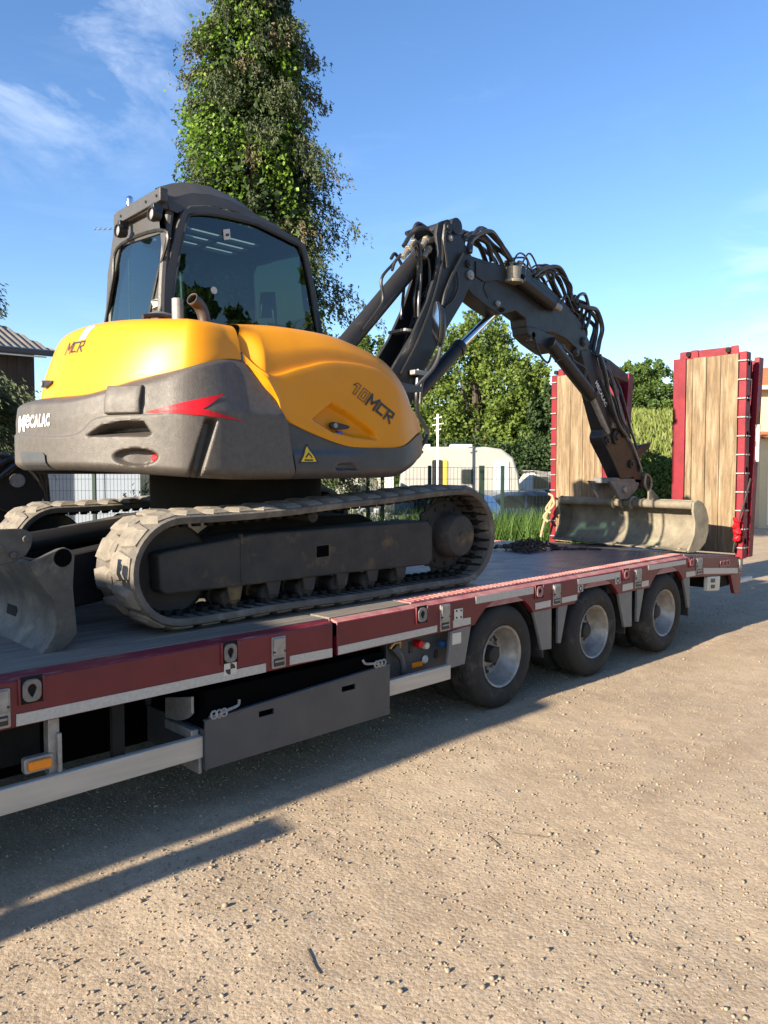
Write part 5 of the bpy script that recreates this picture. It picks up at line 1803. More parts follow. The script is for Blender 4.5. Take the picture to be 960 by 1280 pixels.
out_ = []
for i_, p in enumerate(inn):
    a_, b_ = inn[max(i_ - 1, 0)], inn[min(i_ + 1, len(inn) - 1)]
    t = Vector((b_[0] - a_[0], b_[1] - a_[1])).normalized()
    n_ = Vector((t.y, -t.x))
    out_.append((p[0] + n_.x * 0.022, p[1] + n_.y * 0.022))
loop = inn + out_[::-1]
ns = 26
rows = []
for k in range(ns + 1):
    s = 0.02 + (BWd - 0.04) * k / ns
    wob = 0.006 * math.sin(k * 1.7) + 0.004 * math.sin(k * 3.1)
    rows.append([bpt(p[0] + wob, s, p[1] + (wob * 0.4 if 3 < i_ < 25 else 0)) for i_, p in enumerate(loop)])
BK = MB().grid(rows, close=True)
BUCKET = BK.build('bucket', STEEL, EX, smooth=45)
for s0 in (0.0, BWd - 0.028):                   # end plates
    poly = [(-0.005, 0.935), (0.10, 0.93), (0.20, 0.955), (0.29, 1.03), (0.335, 1.15), (0.335, 1.29), (0.295, 1.40), (0.22, 1.475), (0.14, 1.50), (0.08, 1.47), (0.075, 1.38), (0.11, 1.25), (0.10, 1.12), (0.05, 1.02)]
    v = [bpt(p[0], s0, p[1]) for p in poly] + [bpt(p[0], s0 + 0.028, p[1]) for p in poly]
    n = len(poly)
    MB().add(v, [tuple(range(n)), tuple(range(2 * n - 1, n - 1, -1))] + [(i, i + n, (i + 1) % n + n, (i + 1) % n) for i in range(n)]).build('end_plate', STEEL, BUCKET, bevel=0.004)
MB().tube([bpt(0.12, 0.03, 1.440), bpt(0.12, BWd - 0.03, 1.440)], 0.048, 20).build('top_tube', STEEL, BUCKET)
v = [bpt(d, s, z) for d, z in ((-0.035, 0.952), (0.10, 0.962), (0.10, 0.938), (-0.03, 0.940)) for s in (0.005, BWd - 0.005)]
MB().add(v, [(0, 1, 3, 2), (2, 3, 5, 4), (4, 5, 7, 6), (6, 7, 1, 0), (0, 2, 4, 6), (1, 3, 5, 7)]).build('cutting_edge', STEEL, BUCKET, bevel=0.004)
for k in range(7):
    s = 0.15 + k * (BWd - 0.3) / 6
    MB().cyl(bpt(0.045, s, 0.955), bpt(0.045, s, 0.972), 0.022, 10).build('bolt', STEEL, BUCKET, bevel=0.003)
for s in (0.86, 1.00, 1.14):                    # hanger ears hugging the tube
    ring = []
    c0 = Vector(bpt(0.12, s, 1.440))
    for k in range(15):
        t = R_(-60 + 250 * k / 14)
        ring.append(c0 + bd * (-0.066 * math.cos(t)) + Vector((0, 0, 0.066 * math.sin(t))))
    MB().tube(ring, 0.018, 8).build('hanger_ear', STEEL, BUCKET)
for s in (0.62, 1.30):
    poly = [(0.10, 1.46), (0.30, 1.36), (0.34, 1.30), (0.26, 1.52), (0.16, 1.60), (0.10, 1.58)]
    v = [bpt(p[0], s, p[1]) for p in poly] + [bpt(p[0], s + 0.025, p[1]) for p in poly]
    n = len(poly)
    MB().add(v, [tuple(range(n)), tuple(range(2 * n - 1, n - 1, -1))] + [(i, i + n, (i + 1) % n + n, (i + 1) % n) for i in range(n)]).build('bucket_ear', STEEL, BUCKET, bevel=0.004)

# --- tracks
TP = []
for t in np.linspace(90, 270, 19):              # front idler end
    TP.append((2.135 + 0.30 * math.cos(R_(t)), 1.24 + 0.30 * math.sin(R_(t))))
for x in np.linspace(2.3, 4.4, 16):
    TP.append((x, 0.942 + 0.004 * math.sin(x * 5)))
for t in np.linspace(-90, 90, 21):
    TP.append((4.53 + 0.36 * math.cos(R_(t)), 1.302 + 0.36 * math.sin(R_(t))))
for x, z in ((4.3, 1.655), (4.05, 1.640), (3.8, 1.618), (3.5, 1.602), (3.2, 1.584), (2.9, 1.562), (2.6, 1.548), (2.35, 1.542)):
    TP.append((x, z))
TP = np.array(TP)
seg = np.linalg.norm(np.diff(np.vstack([TP, TP[:1]]), axis=0), axis=1)
TL = seg.sum()
cum = np.concatenate([[0], np.cumsum(seg)])
TPc = np.vstack([TP, TP[:1]])


def track_at(s):
    s %= TL
    x, z = np.interp(s, cum, TPc[:, 0]), np.interp(s, cum, TPc[:, 1])
    e = 0.02
    x2, z2 = np.interp((s + e) % TL, cum, TPc[:, 0]), np.interp((s + e) % TL, cum, TPc[:, 1])
    x1, z1 = np.interp((s - e) % TL, cum, TPc[:, 0]), np.interp((s - e) % TL, cum, TPc[:, 1])
    t = Vector((x2 - x1, z2 - z1)).normalized()
    return x, z, t, Vector((-t.y, t.x)) * -1      # outward normal


_x, _z, _t, _n = track_at(0.3)
SGN = 1 if (_x + _n.x - 3.3) ** 2 > (_x - 3.3) ** 2 else -1


def lug_mesh(side):
    """one rubber lug: tapered block with a slanted inner end (local x along belt, y across, z out)"""
    s = side
    base = [(-0.070, 0.000), (0.060, 0.000), (0.080, 0.06), (0.062, 0.205), (-0.054, 0.205), (-0.086, 0.06)]
    top = [(-0.034, 0.022), (0.026, 0.022), (0.040, 0.07), (0.032, 0.165), (-0.026, 0.165), (-0.048, 0.07)]
    n = 6
    v = [(p[0], s * p[1], -0.006) for p in base] + [(p[0] * 0.94, s * p[1], 0.012) for p in base] + [(p[0], s * p[1], 0.031) for p in top]
    f = [tuple(range(5, -1, -1)), tuple(range(12, 18))]
    for k in (0, 6):
        f += [(k + i, k + (i + 1) % n, k + n + (i + 1) % n, k + n + i) for i in range(n)]
    return MB().add(v, f).mesh('tread_lug', LUG, 25)


LUGS = {1: lug_mesh(1), -1: lug_mesh(-1)}
tooth_me = MB().box(-0.012, 0.012, -0.03, 0.03, 0.0, 0.05).mesh('guide_tooth', UNDER)


def make_track(y0, near):
    yc = y0 + 0.225
    NB = 150
    rows = []
    for k in range(NB):
        x, z, t, n = track_at(TL * k / NB)
        n = n * SGN
        rib = 0.004 if (k % 2) else 0.0
        sec = [(0.0, -0.020), (0.0, -0.004), (0.02, 0.006), (0.225, 0.006), (0.42, 0.006), (0.45, -0.004), (0.45, -0.020), (0.44, -0.040), (0.33, -0.036 - rib), (0.12, -0.036 - rib), (0.012, -0.040)]
        rows.append([(x + n.x * o_, y0 + yy, z + n.y * o_) for yy, o_ in sec])
    rows.append(rows[0])
    TRK = MB().grid(rows, close=True).build('track', TRACK, EX, smooth=50)
    NL = 40
    for k in range(NL):
        for side, ph_ in ((1, 0.0), (-1, 0.5)):
            x, z, t, n = track_at(TL * (k + ph_) / NL)
            n = n * SGN
            if not near and (x > 3.0 or z < 1.2):
                continue
            m4 = Matrix(((t.x, 0, n.x, x), (0, 1, 0, yc + side * 0.001), (t.y, 0, n.y, z), (0, 0, 0, 1)))
            o_ = bpy.data.objects.new('tread_lug', LUGS[side])
            COL.objects.link(o_)
            o_.parent = TRK
            o_.matrix_local = m4
    # inner guide teeth, a dense row joined into one part
    g = MB()
    for k in range(84):
        x, z, t, n = track_at(TL * k / 84)
        n = n * SGN
        c_ = Vector((x - n.x * 0.045, yc, z - n.y * 0.045))
        for yy in (-0.075, 0.075):
            g.obox(c_ + Vector((0, yy, 0)), (t.x * 0.018, 0, t.y * 0.018), (0, 0.022, 0), (n.x * 0.022, 0, n.y * 0.022))
        g.obox((x - n.x * 0.034, yc, z - n.y * 0.034), (t.x * 0.012, 0, t.y * 0.012), (0, 0.2, 0), (n.x * 0.006, 0, n.y * 0.006))
    gt = g.build('guide_teeth', UNDER, TRK, smooth=0)
    gt['kind'] = 'stuff'
    # side frame
    fp = [(2.025,1.333),(2.072,1.347),(2.661,1.412),(3.293,1.42),(4.187,1.43),(4.24,1.374),(4.241,1.135),(4.197,1.103),(3.292,1.113),(2.545,1.11),(2.069,1.11),(2.036,1.14)]
    yi = y0 + 0.08
    FRM = MB().prism(fp, yi, y0 + 0.37).build('track_frame', FRAMEGREY, EX, bevel=0.012)
    if near:
        hp = [(3.13,1.309),(3.231,1.313),(3.231,1.24),(3.13,1.237)]
        MB().prism(hp, yi - 0.003, yi + 0.03).build('frame_opening_dark', VOID, FRM, bevel=0.003)  # flat black patch, the hole's inner shade is painted
        MB().box(2.55, 2.565, yi - 0.006, yi + 0.02, 1.13, 1.42).build('frame_rib', FRAMEGREY, FRM, bevel=0.003)
        cr_ = [(3.279,1.452)][0]
    MB().cyl((3.15, y0 + 0.14, 1.50), (3.15, y0 + 0.38, 1.50), 0.04, 16).build('carrier_roller', FRAMEGREY, EX)
    # idler at the blade end
    ID = MB().lathe([(0.258, 0.15), (0.262, 0.16), (0.262, 0.19), (0.225, 0.20), (0.20, 0.21), (0.09, 0.20), (0.085, 0.16), (0, 0.16)], (2.135, y0, 1.24), 'y', 44)
    ID.lathe([(0.265, 0.30), (0.27, 0.28), (0.27, 0.25), (0.2, 0.25), (0.09, 0.30), (0, 0.3)], (2.135, y0, 1.24), 'y', 44)
    ID.build('idler_wheel', FRAMEGREY, EX)
    # drive sprocket: toothed ring and hub motor
    pz = []
    for k in range(42):
        r = 0.30 if (k // 1) % 2 else 0.275
        pz.append((4.53 + r * math.cos(2 * math.pi * k / 42), 1.302 + r * math.sin(2 * math.pi * k / 42)))
    SP = MB().prism(pz, y0 + 0.235, y0 + 0.26).build('drive_sprocket', FRAMEGREY, EX, bevel=0.003)
    MB().lathe([(0.275, 0.235), (0.26, 0.22), (0.19, 0.215), (0.172, 0.20), (0.165, 0.07), (0.150, 0.045), (0.05, 0.04), (0, 0.04)], (4.53, y0, 1.302), 'y', 40).build('hub_motor', FRAMEGREY, EX, bevel=0.004)
    for k in range(12):
        t = 2 * math.pi * k / 12
        MB().cyl((4.53 + 0.225 * math.cos(t), y0 + 0.20, 1.302 + 0.225 * math.sin(t)), (4.53 + 0.225 * math.cos(t), y0 + 0.225, 1.302 + 0.225 * math.sin(t)), 0.014, 6).build('hub_bolt', FRAMEGREY, SP)
    MB().cyl((4.53, y0 + 0.035, 1.302), (4.53, y0 + 0.045, 1.302), 0.03, 12).build('hub_plug', FRAMEGREY, SP)
    for x in (2.52, 2.80, 3.08, 3.36, 3.64, 3.92):
        MB().lathe([(0, 0.115), (0.03, 0.115), (0.034, 0.13), (0.064, 0.135), (0.068, 0.16), (0.052, 0.165), (0.052, 0.29), (0.068, 0.295), (0.064, 0.33), (0, 0.34)], (x, y0, 1.035), 'y', 24).build('track_roller', FRAMEGREY, EX)
        if near:
            MB().prism([(x - 0.06, 1.14), (x + 0.06, 1.14), (x + 0.035, 1.03), (x - 0.035, 1.03)], yi + 0.01, yi + 0.03).build('roller_bracket', FRAMEGREY, FRM, bevel=0.004)
    return TRK


make_track(0.28, True)
make_track(2.01, False)
# centre frame of the undercarriage
MB().prism([(2.35, 1.08), (4.1, 1.08), (4.2, 1.3), (3.8, 1.48), (2.6, 1.48), (2.3, 1.3)], 0.66, 2.08).build('centre_frame', UNDER, EX, bevel=0.01)
# dozer blade and its arms
mb_in = [(1.383,0.898),(1.415,0.932),(1.446,0.979),(1.461,1.036),(1.46,1.096),(1.45,1.148),(1.42,1.191),(1.376,1.258),(1.347,1.307),(1.334,1.346)]
mb_out = [(p[0] + 0.03, p[1] + 0.004) for p in mb_in]
BL = MB().prism(mb_in + mb_out[::-1], 0.34, 2.42).build('dozer_blade', BLADE, EX, smooth=40)
side = [(1.326,1.348),(1.371,1.363),(1.42,1.385),(1.474,1.407),(1.506,1.412),(1.535,1.398),(1.552,1.367),(1.546,1.29),(1.541,1.211),(1.549,1.098),(1.559,0.98),(1.524,0.937),(1.479,0.904),(1.379,0.899),(1.411,0.935),(1.443,0.981),(1.457,1.038),(1.456,1.097),(1.446,1.15),(1.416,1.192),(1.373,1.259),(1.344,1.308)]
hc = [(1.493,1.362)][0]
for ya, yb in ((0.315, 0.345), (2.41, 2.44)):
    MB().prism(side, ya, yb).build('blade_end_plate', BLADE, BL, bevel=0.004)
MB().lathe([(0, 0.0), (0.042, 0.0), (0.046, 0.004)], (hc[0], 0.312, hc[1]), 'y', 22).build('lifting_hole_dark', VOID, BL)  # black disc painting the dark inside of the hole
v0 = [(1.361,0.882),(1.407,0.918)]
wp = [(1.021,1.514),(1.322,1.51),(1.355,1.497),(1.373,1.469),(1.364,1.419),(1.341,1.382),(1.286,1.351),(1.221,1.341),(1.017,1.311)]
WP = MB().prism(wp, 0.37, 0.41).build('wing_plate', BLADE, BL, bevel=0.004)
for p in [(1.339,1.46),(1.279,1.387),(1.223,1.418)]:
    MB().cyl((p[0], 0.355, p[1]), (p[0], 0.372, p[1]), 0.017, 10).build('wing_bolt', BLADE, BL, bevel=0.003)
for y in (0.86, 1.72):
    MB().prism([(1.45, 1.00), (1.52, 0.98), (2.55, 1.12), (2.6, 1.36), (2.4, 1.42), (1.5, 1.28)], y, y + 0.16).build('blade_arm', UNDER, EX, bevel=0.01)
MB().cyl((1.62, 1.37, 1.35), (2.5, 1.37, 1.45), 0.06, 18).build('blade_cylinder', BOOM, EX)
MB().box(1.48, 1.60, 0.9, 1.85, 1.0, 1.30).build('blade_crossbeam', UNDER, EX, bevel=0.01)
MB().prism([(1.95, 1.37), (2.05, 1.42), (3.0, 1.56), (3.0, 1.44), (2.0, 1.30)], 1.62, 1.78).build('far_frame_plate', FRAMEGREY, EX, bevel=0.01)

# ---------------------------------------------------------------- things lying on the trailer
def chain_heap():
    r = random.Random(9)
    m = MB()
    # a path that wanders over the heap, link by link
    pts = []
    c = Vector((7.12, 1.52, 0))
    for k in range(150):
        t = k * 0.55
        rad = 0.04 + 0.20 * abs(math.sin(k * 0.37)) + 0.06 * r.random()
        pts.append(c + Vector((rad * 1.25 * math.cos(t), rad * 0.9 * math.sin(t * 1.13), zdeck(7.1) + 0.018 + 0.085 * max(0, 1 - rad / 0.27) + 0.03 * r.random())))
    tail = [c + Vector((0.18 + 0.03 * k, -0.22 - 0.035 * k + 0.02 * math.sin(k), zdeck(7.1) + 0.018)) for k in range(11)]
    for i, p in enumerate(pts + tail):
        q = (pts + tail)[(i + 1) % len(pts + tail)]
        d = (q - p)
        d = d.normalized() if d.length > 1e-5 else Vector((1, 0, 0))
        s = d.orthogonal().normalized()
        s.rotate(Matrix.Rotation(r.uniform(0, 3.1), 3, d))
        m.tube([p + d * (0.032 * math.cos(a)) + s * (0.018 * math.sin(a)) for a in np.linspace(0, 2 * math.pi, 9)], 0.0075, 5, cap=False)
    return m.build('lashing_chain', RUST)


tag(chain_heap(), 'heap of rusty lashing chain lying on the steel deck near the bucket', 'chain')
STRAW = mat('tan_rope', (0.38, 0.29, 0.17), (0.26, 0.20, 0.12), 40, 0.9)
rp = [(2.416,1.461),(2.466,1.329),(2.516,1.207),(2.566,1.062),(2.603,0.916)]
o = MB().tube(smooth_path([(8.95, p[0], p[1]) for p in rp], 20), 0.018, 8).tube(smooth_path([(8.95, rp[0][0], rp[0][1]), (8.96, rp[1][0] - 0.06, rp[1][1] + 0.03), (8.94, rp[2][0] + 0.03, rp[2][1]), (8.95, rp[2][0] - 0.03, rp[2][1] - 0.08)], 16), 0.02, 8).tube(smooth_path([(8.98, 2.50, rp[0][1] + 0.05), (8.95, rp[0][0], rp[0][1]), (8.94, rp[1][0] + 0.05, rp[1][1] - 0.02), (8.95, rp[1][0] - 0.02, rp[1][1] - 0.08)], 16), 0.016, 8).build('rope', STRAW)
tag(o, 'tan rope hanging beside the outer edge of the left ramp', 'rope')
o = MB()
stp = [(-0.108,1.73),(-0.052,1.483),(0.014,1.252),(0.038,1.085),(0.069,0.879)]
o.tube(smooth_path([(9.06, p[0] - 0.02, p[1]) for p in stp], 24), 0.012, 6)
o = o.build('lashing_strap', HOSE)
tag(o, 'thin dark strap hanging down the edge of the right ramp', 'strap')
hk = [(0.01,1.27),(0.035,1.204),(-0.002,1.151),(0.032,1.075),(-0.014,1.013)]
o = MB().tube(smooth_path([(9.07, p[0], p[1]) for p in hk], 22), [0.035 + 0.018 * math.sin(k * 1.1) for k in range(22)], 8).build('red_strap_bundle', REDP)
tag(o, 'bright red strap bundle tied at the foot of the right ramp', 'strap')

# ---------------------------------------------------------------- vegetation helpers
def leaf_mat(name, c1, c2, c3=None, trans=0.35, scale=1.2, rough=0.6):
    if name in MATS:
        return MATS[name]
    m = bpy.data.materials.new(name)
    m.use_nodes = True
    t = m.node_tree
    L = t.links.new
    b = t.nodes['Principled BSDF']
    out = t.nodes['Material Output']
    co = t.nodes.new('ShaderNodeTexCoord')
    n1 = t.nodes.new('ShaderNodeTexNoise')
    n1.inputs['Scale'].default_value = scale
    n1.inputs['Detail'].default_value = 3
    n2 = t.nodes.new('ShaderNodeTexWhiteNoise')
    ge = t.nodes.new('ShaderNodeNewGeometry')
    L(co.outputs['Object'], n1.inputs['Vector'])
    L(ge.outputs['Random Per Island'], n2.inputs['Vector'])
    ad = t.nodes.new('ShaderNodeMath')
    ad.operation = 'MULTIPLY_ADD'
    ad.inputs[1].default_value = 0.55
    L(ge.outputs['Random Per Island'], ad.inputs[0])
    mr = t.nodes.new('ShaderNodeMapRange')
    mr.inputs['From Min'].default_value = 0.35
    mr.inputs['From Max'].default_value = 0.65
    mr.inputs['To Max'].default_value = 0.55
    L(n1.outputs[0], mr.inputs['Value'])
    L(mr.outputs[0], ad.inputs[2])
    mx = t.nodes.new('ShaderNodeMix')
    mx.data_type = 'RGBA'
    mx.inputs['A'].default_value = (*c1, 1)
    mx.inputs['B'].default_value = (*c2, 1)
    L(ad.outputs[0], mx.inputs['Factor'])
    L(mx.outputs['Result'], b.inputs['Base Color'])
    b.inputs['Roughness'].default_value = rough
    b.inputs['Specular IOR Level'].default_value = 0.3
    tr = t.nodes.new('ShaderNodeBsdfTranslucent')
    L(mx.outputs['Result'], tr.inputs['Color'])
    ms = t.nodes.new('ShaderNodeMixShader')
    ms.inputs[0].default_value = trans
    L(b.outputs[0], ms.inputs[1])
    L(tr.outputs[0], ms.inputs[2])
    L(ms.outputs[0], out.inputs['Surface'])
    MATS[name] = m
    return m


def leaves(name, C, size, mt, parent, r, aspect=0.6, up=0.3, dirs=None, jitter=1.0):
    """one folded leaf (two triangles) per centre"""
    n = len(C)
    d = r.normal(0, 1, (n, 3)) * jitter
    if dirs is not None:
        d = d * 0.5 + dirs
    d /= np.linalg.norm(d, axis=1)[:, None]
    a = r.normal(0, 1, (n, 3))
    a[:, 2] += up
    s = np.cross(d, a)
    s /= np.linalg.norm(s, axis=1)[:, None] + 1e-9
    nn = np.cross(d, s)
    sz = (size * r.uniform(0.6, 1.3, n))[:, None]
    p0 = C - d * sz * 0.5
    p2 = C + d * sz * 0.5
    p1 = C + s * sz * aspect * 0.5 + nn * sz * 0.10 - d * sz * 0.05
    p3 = C - s * sz * aspect * 0.5 + nn * sz * 0.10 - d * sz * 0.05
    co = np.stack([p0, p1, p2, p3], 1).reshape(-1, 3)
    k = np.arange(n) * 4
    f = np.concatenate([np.stack([k, k + 1, k + 2], -1), np.stack([k, k + 2, k + 3], -1)])
    return link(name, np_mesh(name, co, f, False), mt, parent)


BARK = mat('bark', (0.075, 0.055, 0.04), (0.045, 0.034, 0.026), 14, 0.95, bump=0.6, bscale=25, stretch=(3, 3, 0.6))


def broadleaf(name, label, base, height, rad, n, mt, seed, lobes=16, size=0.17, crown0=0.25, group=None, squash=1.0):
    r = np.random.default_rng(seed)
    b = np.array(base)
    T = thing(name, label, 'tree', tuple(b), group)
    top = b + np.array([r.normal(0, .2), r.normal(0, .2), height * 0.8])
    tk = MB().tube(smooth_path([b - np.array([0, 0, 0.2]), b + (top - b) * 0.35 + np.array([.15, .1, 0]), b + (top - b) * 0.7, top], 10), [0.035 * height * (1 - 0.085 * k) for k in range(10)], 8)
    Cs = []
    cen = []
    for k in range(lobes):
        t = crown0 + (1 - crown0) * (k + 0.5) / lobes
        prof = math.sin(min(1, (t - crown0) / (1 - crown0) * 0.85 + 0.18) * math.pi) ** 0.7
        a = r.uniform(0, 6.28) if k else 0
        rr2 = rad * prof * r.uniform(0.35, 0.75)
        c = b + np.array([rr2 * math.cos(a), rr2 * math.sin(a), height * t * 0.95])
        lr = rad * r.uniform(0.36, 0.55) * (0.6 + 0.4 * prof)
        cen.append((c, lr))
        if k % 2 == 0:
            tk.tube(smooth_path([b + (top - b) * min(0.75, t * 0.6), (b + (top - b) * t * 0.7 + c) / 2 + np.array([0, 0, -.1]), c], 6), [0.012 * height * (1 - 0.15 * q) for q in range(6)], 6)
    tk.build('trunk', BARK, T)
    wts = np.array([l ** 2 for _, l in cen])
    cnt = (wts / wts.sum() * n).astype(int)
    D = []
    for (c, lr), m in zip(cen, cnt):
        v = r.normal(0, 1, (m, 3))
        v /= np.linalg.norm(v, axis=1)[:, None]
        v[:, 2] *= squash
        # clumpy shell: sub-bunches on the lobe
        nb = max(6, m // 45)
        bc_ = r.normal(0, 1, (nb, 3))
        bc_ /= np.linalg.norm(bc_, axis=1)[:, None]
        idx = r.integers(0, nb, m)
        P = c + bc_[idx] * lr * r.uniform(0.65, 1.05, nb)[idx][:, None] + v * lr * 0.30 * r.random((m, 1)) ** 0.5
        Cs.append(P)
        D.append(bc_[idx])
    P = np.concatenate(Cs)
    leaves('crown', P, size, mt, T, r, 0.7, 0.3, np.concatenate(D) * 0.5)
    return T


LF_LIGHT = leaf_mat('leaf_light_green', (0.085, 0.135, 0.022), (0.16, 0.22, 0.045))
LF_MID = leaf_mat('leaf_mid_green', (0.05, 0.095, 0.020), (0.10, 0.155, 0.035))
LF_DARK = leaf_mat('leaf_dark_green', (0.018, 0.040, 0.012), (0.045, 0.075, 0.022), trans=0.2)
LF_IVY = leaf_mat('ivy_green', (0.075, 0.155, 0.016), (0.18, 0.29, 0.035), trans=0.35, scale=1.0, rough=0.45)
LF_CON = leaf_mat('conifer_needles', (0.035, 0.058, 0.022), (0.095, 0.115, 0.048), trans=0.2, scale=1.6)
LF_CONB = leaf_mat('conifer_brown_needles', (0.085, 0.080, 0.040), (0.16, 0.135, 0.075), trans=0.15, scale=2)
GRASS = leaf_mat('grass_green', (0.045, 0.11, 0.015), (0.10, 0.17, 0.035), trans=0.3)


# ---------------------------------------------------------------- tall conifer grown over with ivy
def conifer():
    r = np.random.default_rng(21)
    b = np.array([(6.969,6.5,0.442)][0])
    b[2] = 0
    K = 0.75
    H = 14.5 * K
    T = thing('ivy_clad_conifer', 'tall conifer overgrown with bright green ivy, rising behind the cab', 'tree', tuple(b))
    MB().tube([b + np.array([0, 0, z * K]) for z in (-0.2, 3, 7, 11, 14.5)], [0.24, 0.19, 0.14, 0.08, 0.02], 10).build('trunk', BARK, T)
    prof = lambda z: K * np.interp(z / K, [0.3, 2.0, 4.0, 6.0, 8.0, 10.0, 12.0, 14.5], [1.1, 1.9, 1.95, 1.85, 1.7, 1.35, 1.0, 0.1])
    RX = R_(-44.3)                                   # the picture's right
    Cn, Dn, Cb, Db = [], [], [], []
    NBR = 380
    for k in range(NBR):
        z = 0.6 + (H - 1.0) * (k + r.random()) / NBR
        a = r.uniform(0, 6.283)
        side = math.cos(a - RX)
        z = 0.6 + round((z - 0.6) / 0.40) * 0.40 + r.normal(0, 0.07)        # boughs grow in tiers
        L = prof(z) * r.uniform(0.72, 1.02) * (1.0 + (0.34 if z < 6 else 0.14) * max(0, side)) * (1 + 0.55 * float(value_noise(np.array(a * 0.9), np.array(z), 33, 0.9)))
        if r.random() < 0.10:
            L *= 1.18
        rise = r.uniform(0.0, 0.25)
        droop = r.uniform(0.22, 0.50)
        ts = np.linspace(0, 1, 26)
        X = np.stack([math.cos(a) * L * ts, math.sin(a) * L * ts, z + L * (rise * ts - droop * ts ** 2.2)], -1) + np.array([b[0], b[1], 0])
        if k % 2 == 0:
            MB().tube(X[::8], [0.020, 0.014, 0.009, 0.004][:len(X[::8])], 5).build('bough', BARK, T)
        dead = r.random() < 0.13
        for i in range(7, 26):
            m = 28
            # hanging twigs: each a short string of needles below the bough
            nt_ = 4
            tw = r.normal(0, 0.075, (nt_, 3)) * np.array([1, 1, 0.4])
            idx = r.integers(0, nt_, m)
            hang = r.uniform(0.0, 0.30, (m, 1)) * (0.35 + 0.65 * ts[i]) * r.uniform(0.4, 1.0, nt_)[idx][:, None]
            P = X[i] + tw[idx] + r.normal(0, 0.014, (m, 3)) - np.array([0, 0, 1.0]) * hang
            dd = np.tile(np.array([math.cos(a) * 0.45, math.sin(a) * 0.45, -0.75]), (m, 1)) + r.normal(0, 0.4, (m, 3))
            (Cb if dead else Cn).append(P)
            (Db if dead else Dn).append(dd)
    leaves('crown', np.concatenate(Cn), 0.064, LF_CON, T, r, 0.34, 0.0, np.concatenate(Dn), 0.8)
    leaves('dry_needles', np.concatenate(Cb), 0.064, LF_CONB, T, r, 0.34, 0.0, np.concatenate(Db), 0.8)
    # inner foliage filler, shade of the core put into the dark leaf colour
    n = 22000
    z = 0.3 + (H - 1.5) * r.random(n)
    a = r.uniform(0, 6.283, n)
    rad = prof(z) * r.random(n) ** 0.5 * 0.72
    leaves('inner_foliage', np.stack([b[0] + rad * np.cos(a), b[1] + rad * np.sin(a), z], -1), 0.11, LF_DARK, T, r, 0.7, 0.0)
    # ivy: hanging clumps of broad leaves wrapped round the trunk and inner boughs
    nb = 620
    z = 0.3 + 8.3 * r.random(nb)
    a = r.uniform(0, 6.283, nb)
    keep = value_noise(a * 1.3, z, 91, 1.1) > -0.17
    z, a = z[keep], a[keep]
    nb = len(z)
    rad = prof(z) * r.uniform(0.52, 0.95, nb) * np.where(np.cos(a - RX) > 0.35, 0.76, 1.0)
    cz = np.stack([b[0] + rad * np.cos(a), b[1] + rad * np.sin(a), z], -1)
    P, Dv = [], []
    for c, aa in zip(cz, a):
        m = int(r.integers(40, 95))
        v = r.normal(0, 1, (m, 3)) * np.array([0.10, 0.10, 0.13])
        P.append(c + v)
        Dv.append(np.tile(np.array([math.cos(aa) * 0.6, math.sin(aa) * 0.6, -0.5]), (m, 1)))
    leaves('ivy', np.concatenate(P), 0.062, LF_IVY, T, r, 0.85, 0.4, np.concatenate(Dv), 0.9)
    return T


conifer()

# broadleaf trees beyond the caravans
def bp(px, d, z=0.0):
    pass


G1 = 'trees beyond the caravans'
TREES = [([(24.375,16.062,20.927)][0], 8.2, 2.7, 11000, LF_LIGHT, 41, 'bright green bushy tree with the highest crown, behind the cream caravan'),
         ([(24.031,19.193,22.164)][0], 7.6, 2.4, 9000, LF_MID, 42, 'mid green tree seen under the raised boom, left of the brightest tree'),
         ([(24.862,14.189,20.309)][0], 6.2, 1.9, 8000, LF_LIGHT, 43, 'shorter light green tree right of the brightest tree'),
         ([(23.935,12.3,19.073)][0], 5.0, 1.5, 8000, LF_DARK, 44, 'dark green narrow tree close to the left ramp'),
         ([(24.66,22.77,24.018)][0], 8.2, 2.6, 8000, LF_MID, 45, 'loose green tree rising behind the lift cylinder'),
         ([(22.353,22.227,22.782)][0], 6.6, 2.3, 6000, LF_DARK, 49, 'dark tree just right of the tall conifer foot')]
for p, h, rd, n, mt, sd, lab in TREES:
    broadleaf('broadleaf_tree', lab, (p[0], p[1], 0), h, rd, int(n * 3.3), mt, sd, 22, 0.155, 0.10, G1)
G2 = 'trees on the slope between the ramps'
for p, h, rd, n, mt, sd, lab in (([(54.03,23.451,36.998)][0], 4.6, 2.5, 16000, LF_MID, 51, 'round green tree on the slope, between the two ramps'),
                                 ([(54.3,25.982,38.234)][0], 4.6, 2.2, 12000, LF_LIGHT, 52, 'light green tree on the slope, just right of the left ramp'),
                                 ([(58.796,22.993,38.852)][0], 4.4, 2.4, 8000, LF_MID, 53, 'green tree on the slope mostly hidden by the right ramp'),
                                 ([(63.443,18.458,38.852)][0], 7.2, 2.2, 5000, LF_DARK, 54, 'dark tree top rising behind the orange tiled roof')):
    z0 = 5.6 if sd != 54 else 2.6
    broadleaf('broadleaf_tree', lab, (p[0], p[1], z0), h, rd, n, mt, sd, 18, 0.22, 0.06, G2)


for x, y, h, rd, mt, sd, lab in ((11.5, -15, 8.5, 3.0, LF_MID, 71, 'first broadleaf tree across the yard, outside the picture to the right'),
                                 (17.5, -14, 9.5, 3.2, LF_LIGHT, 72, 'second broadleaf tree across the yard, outside the picture to the right'),
                                 (24.0, -15, 9.0, 3.2, LF_MID, 73, 'third broadleaf tree across the yard, outside the picture to the right')):
    broadleaf('broadleaf_tree', lab, (x, y, 0), h, rd, 9000, mt, sd, 16, 0.30, 0.10, 'trees across the yard')


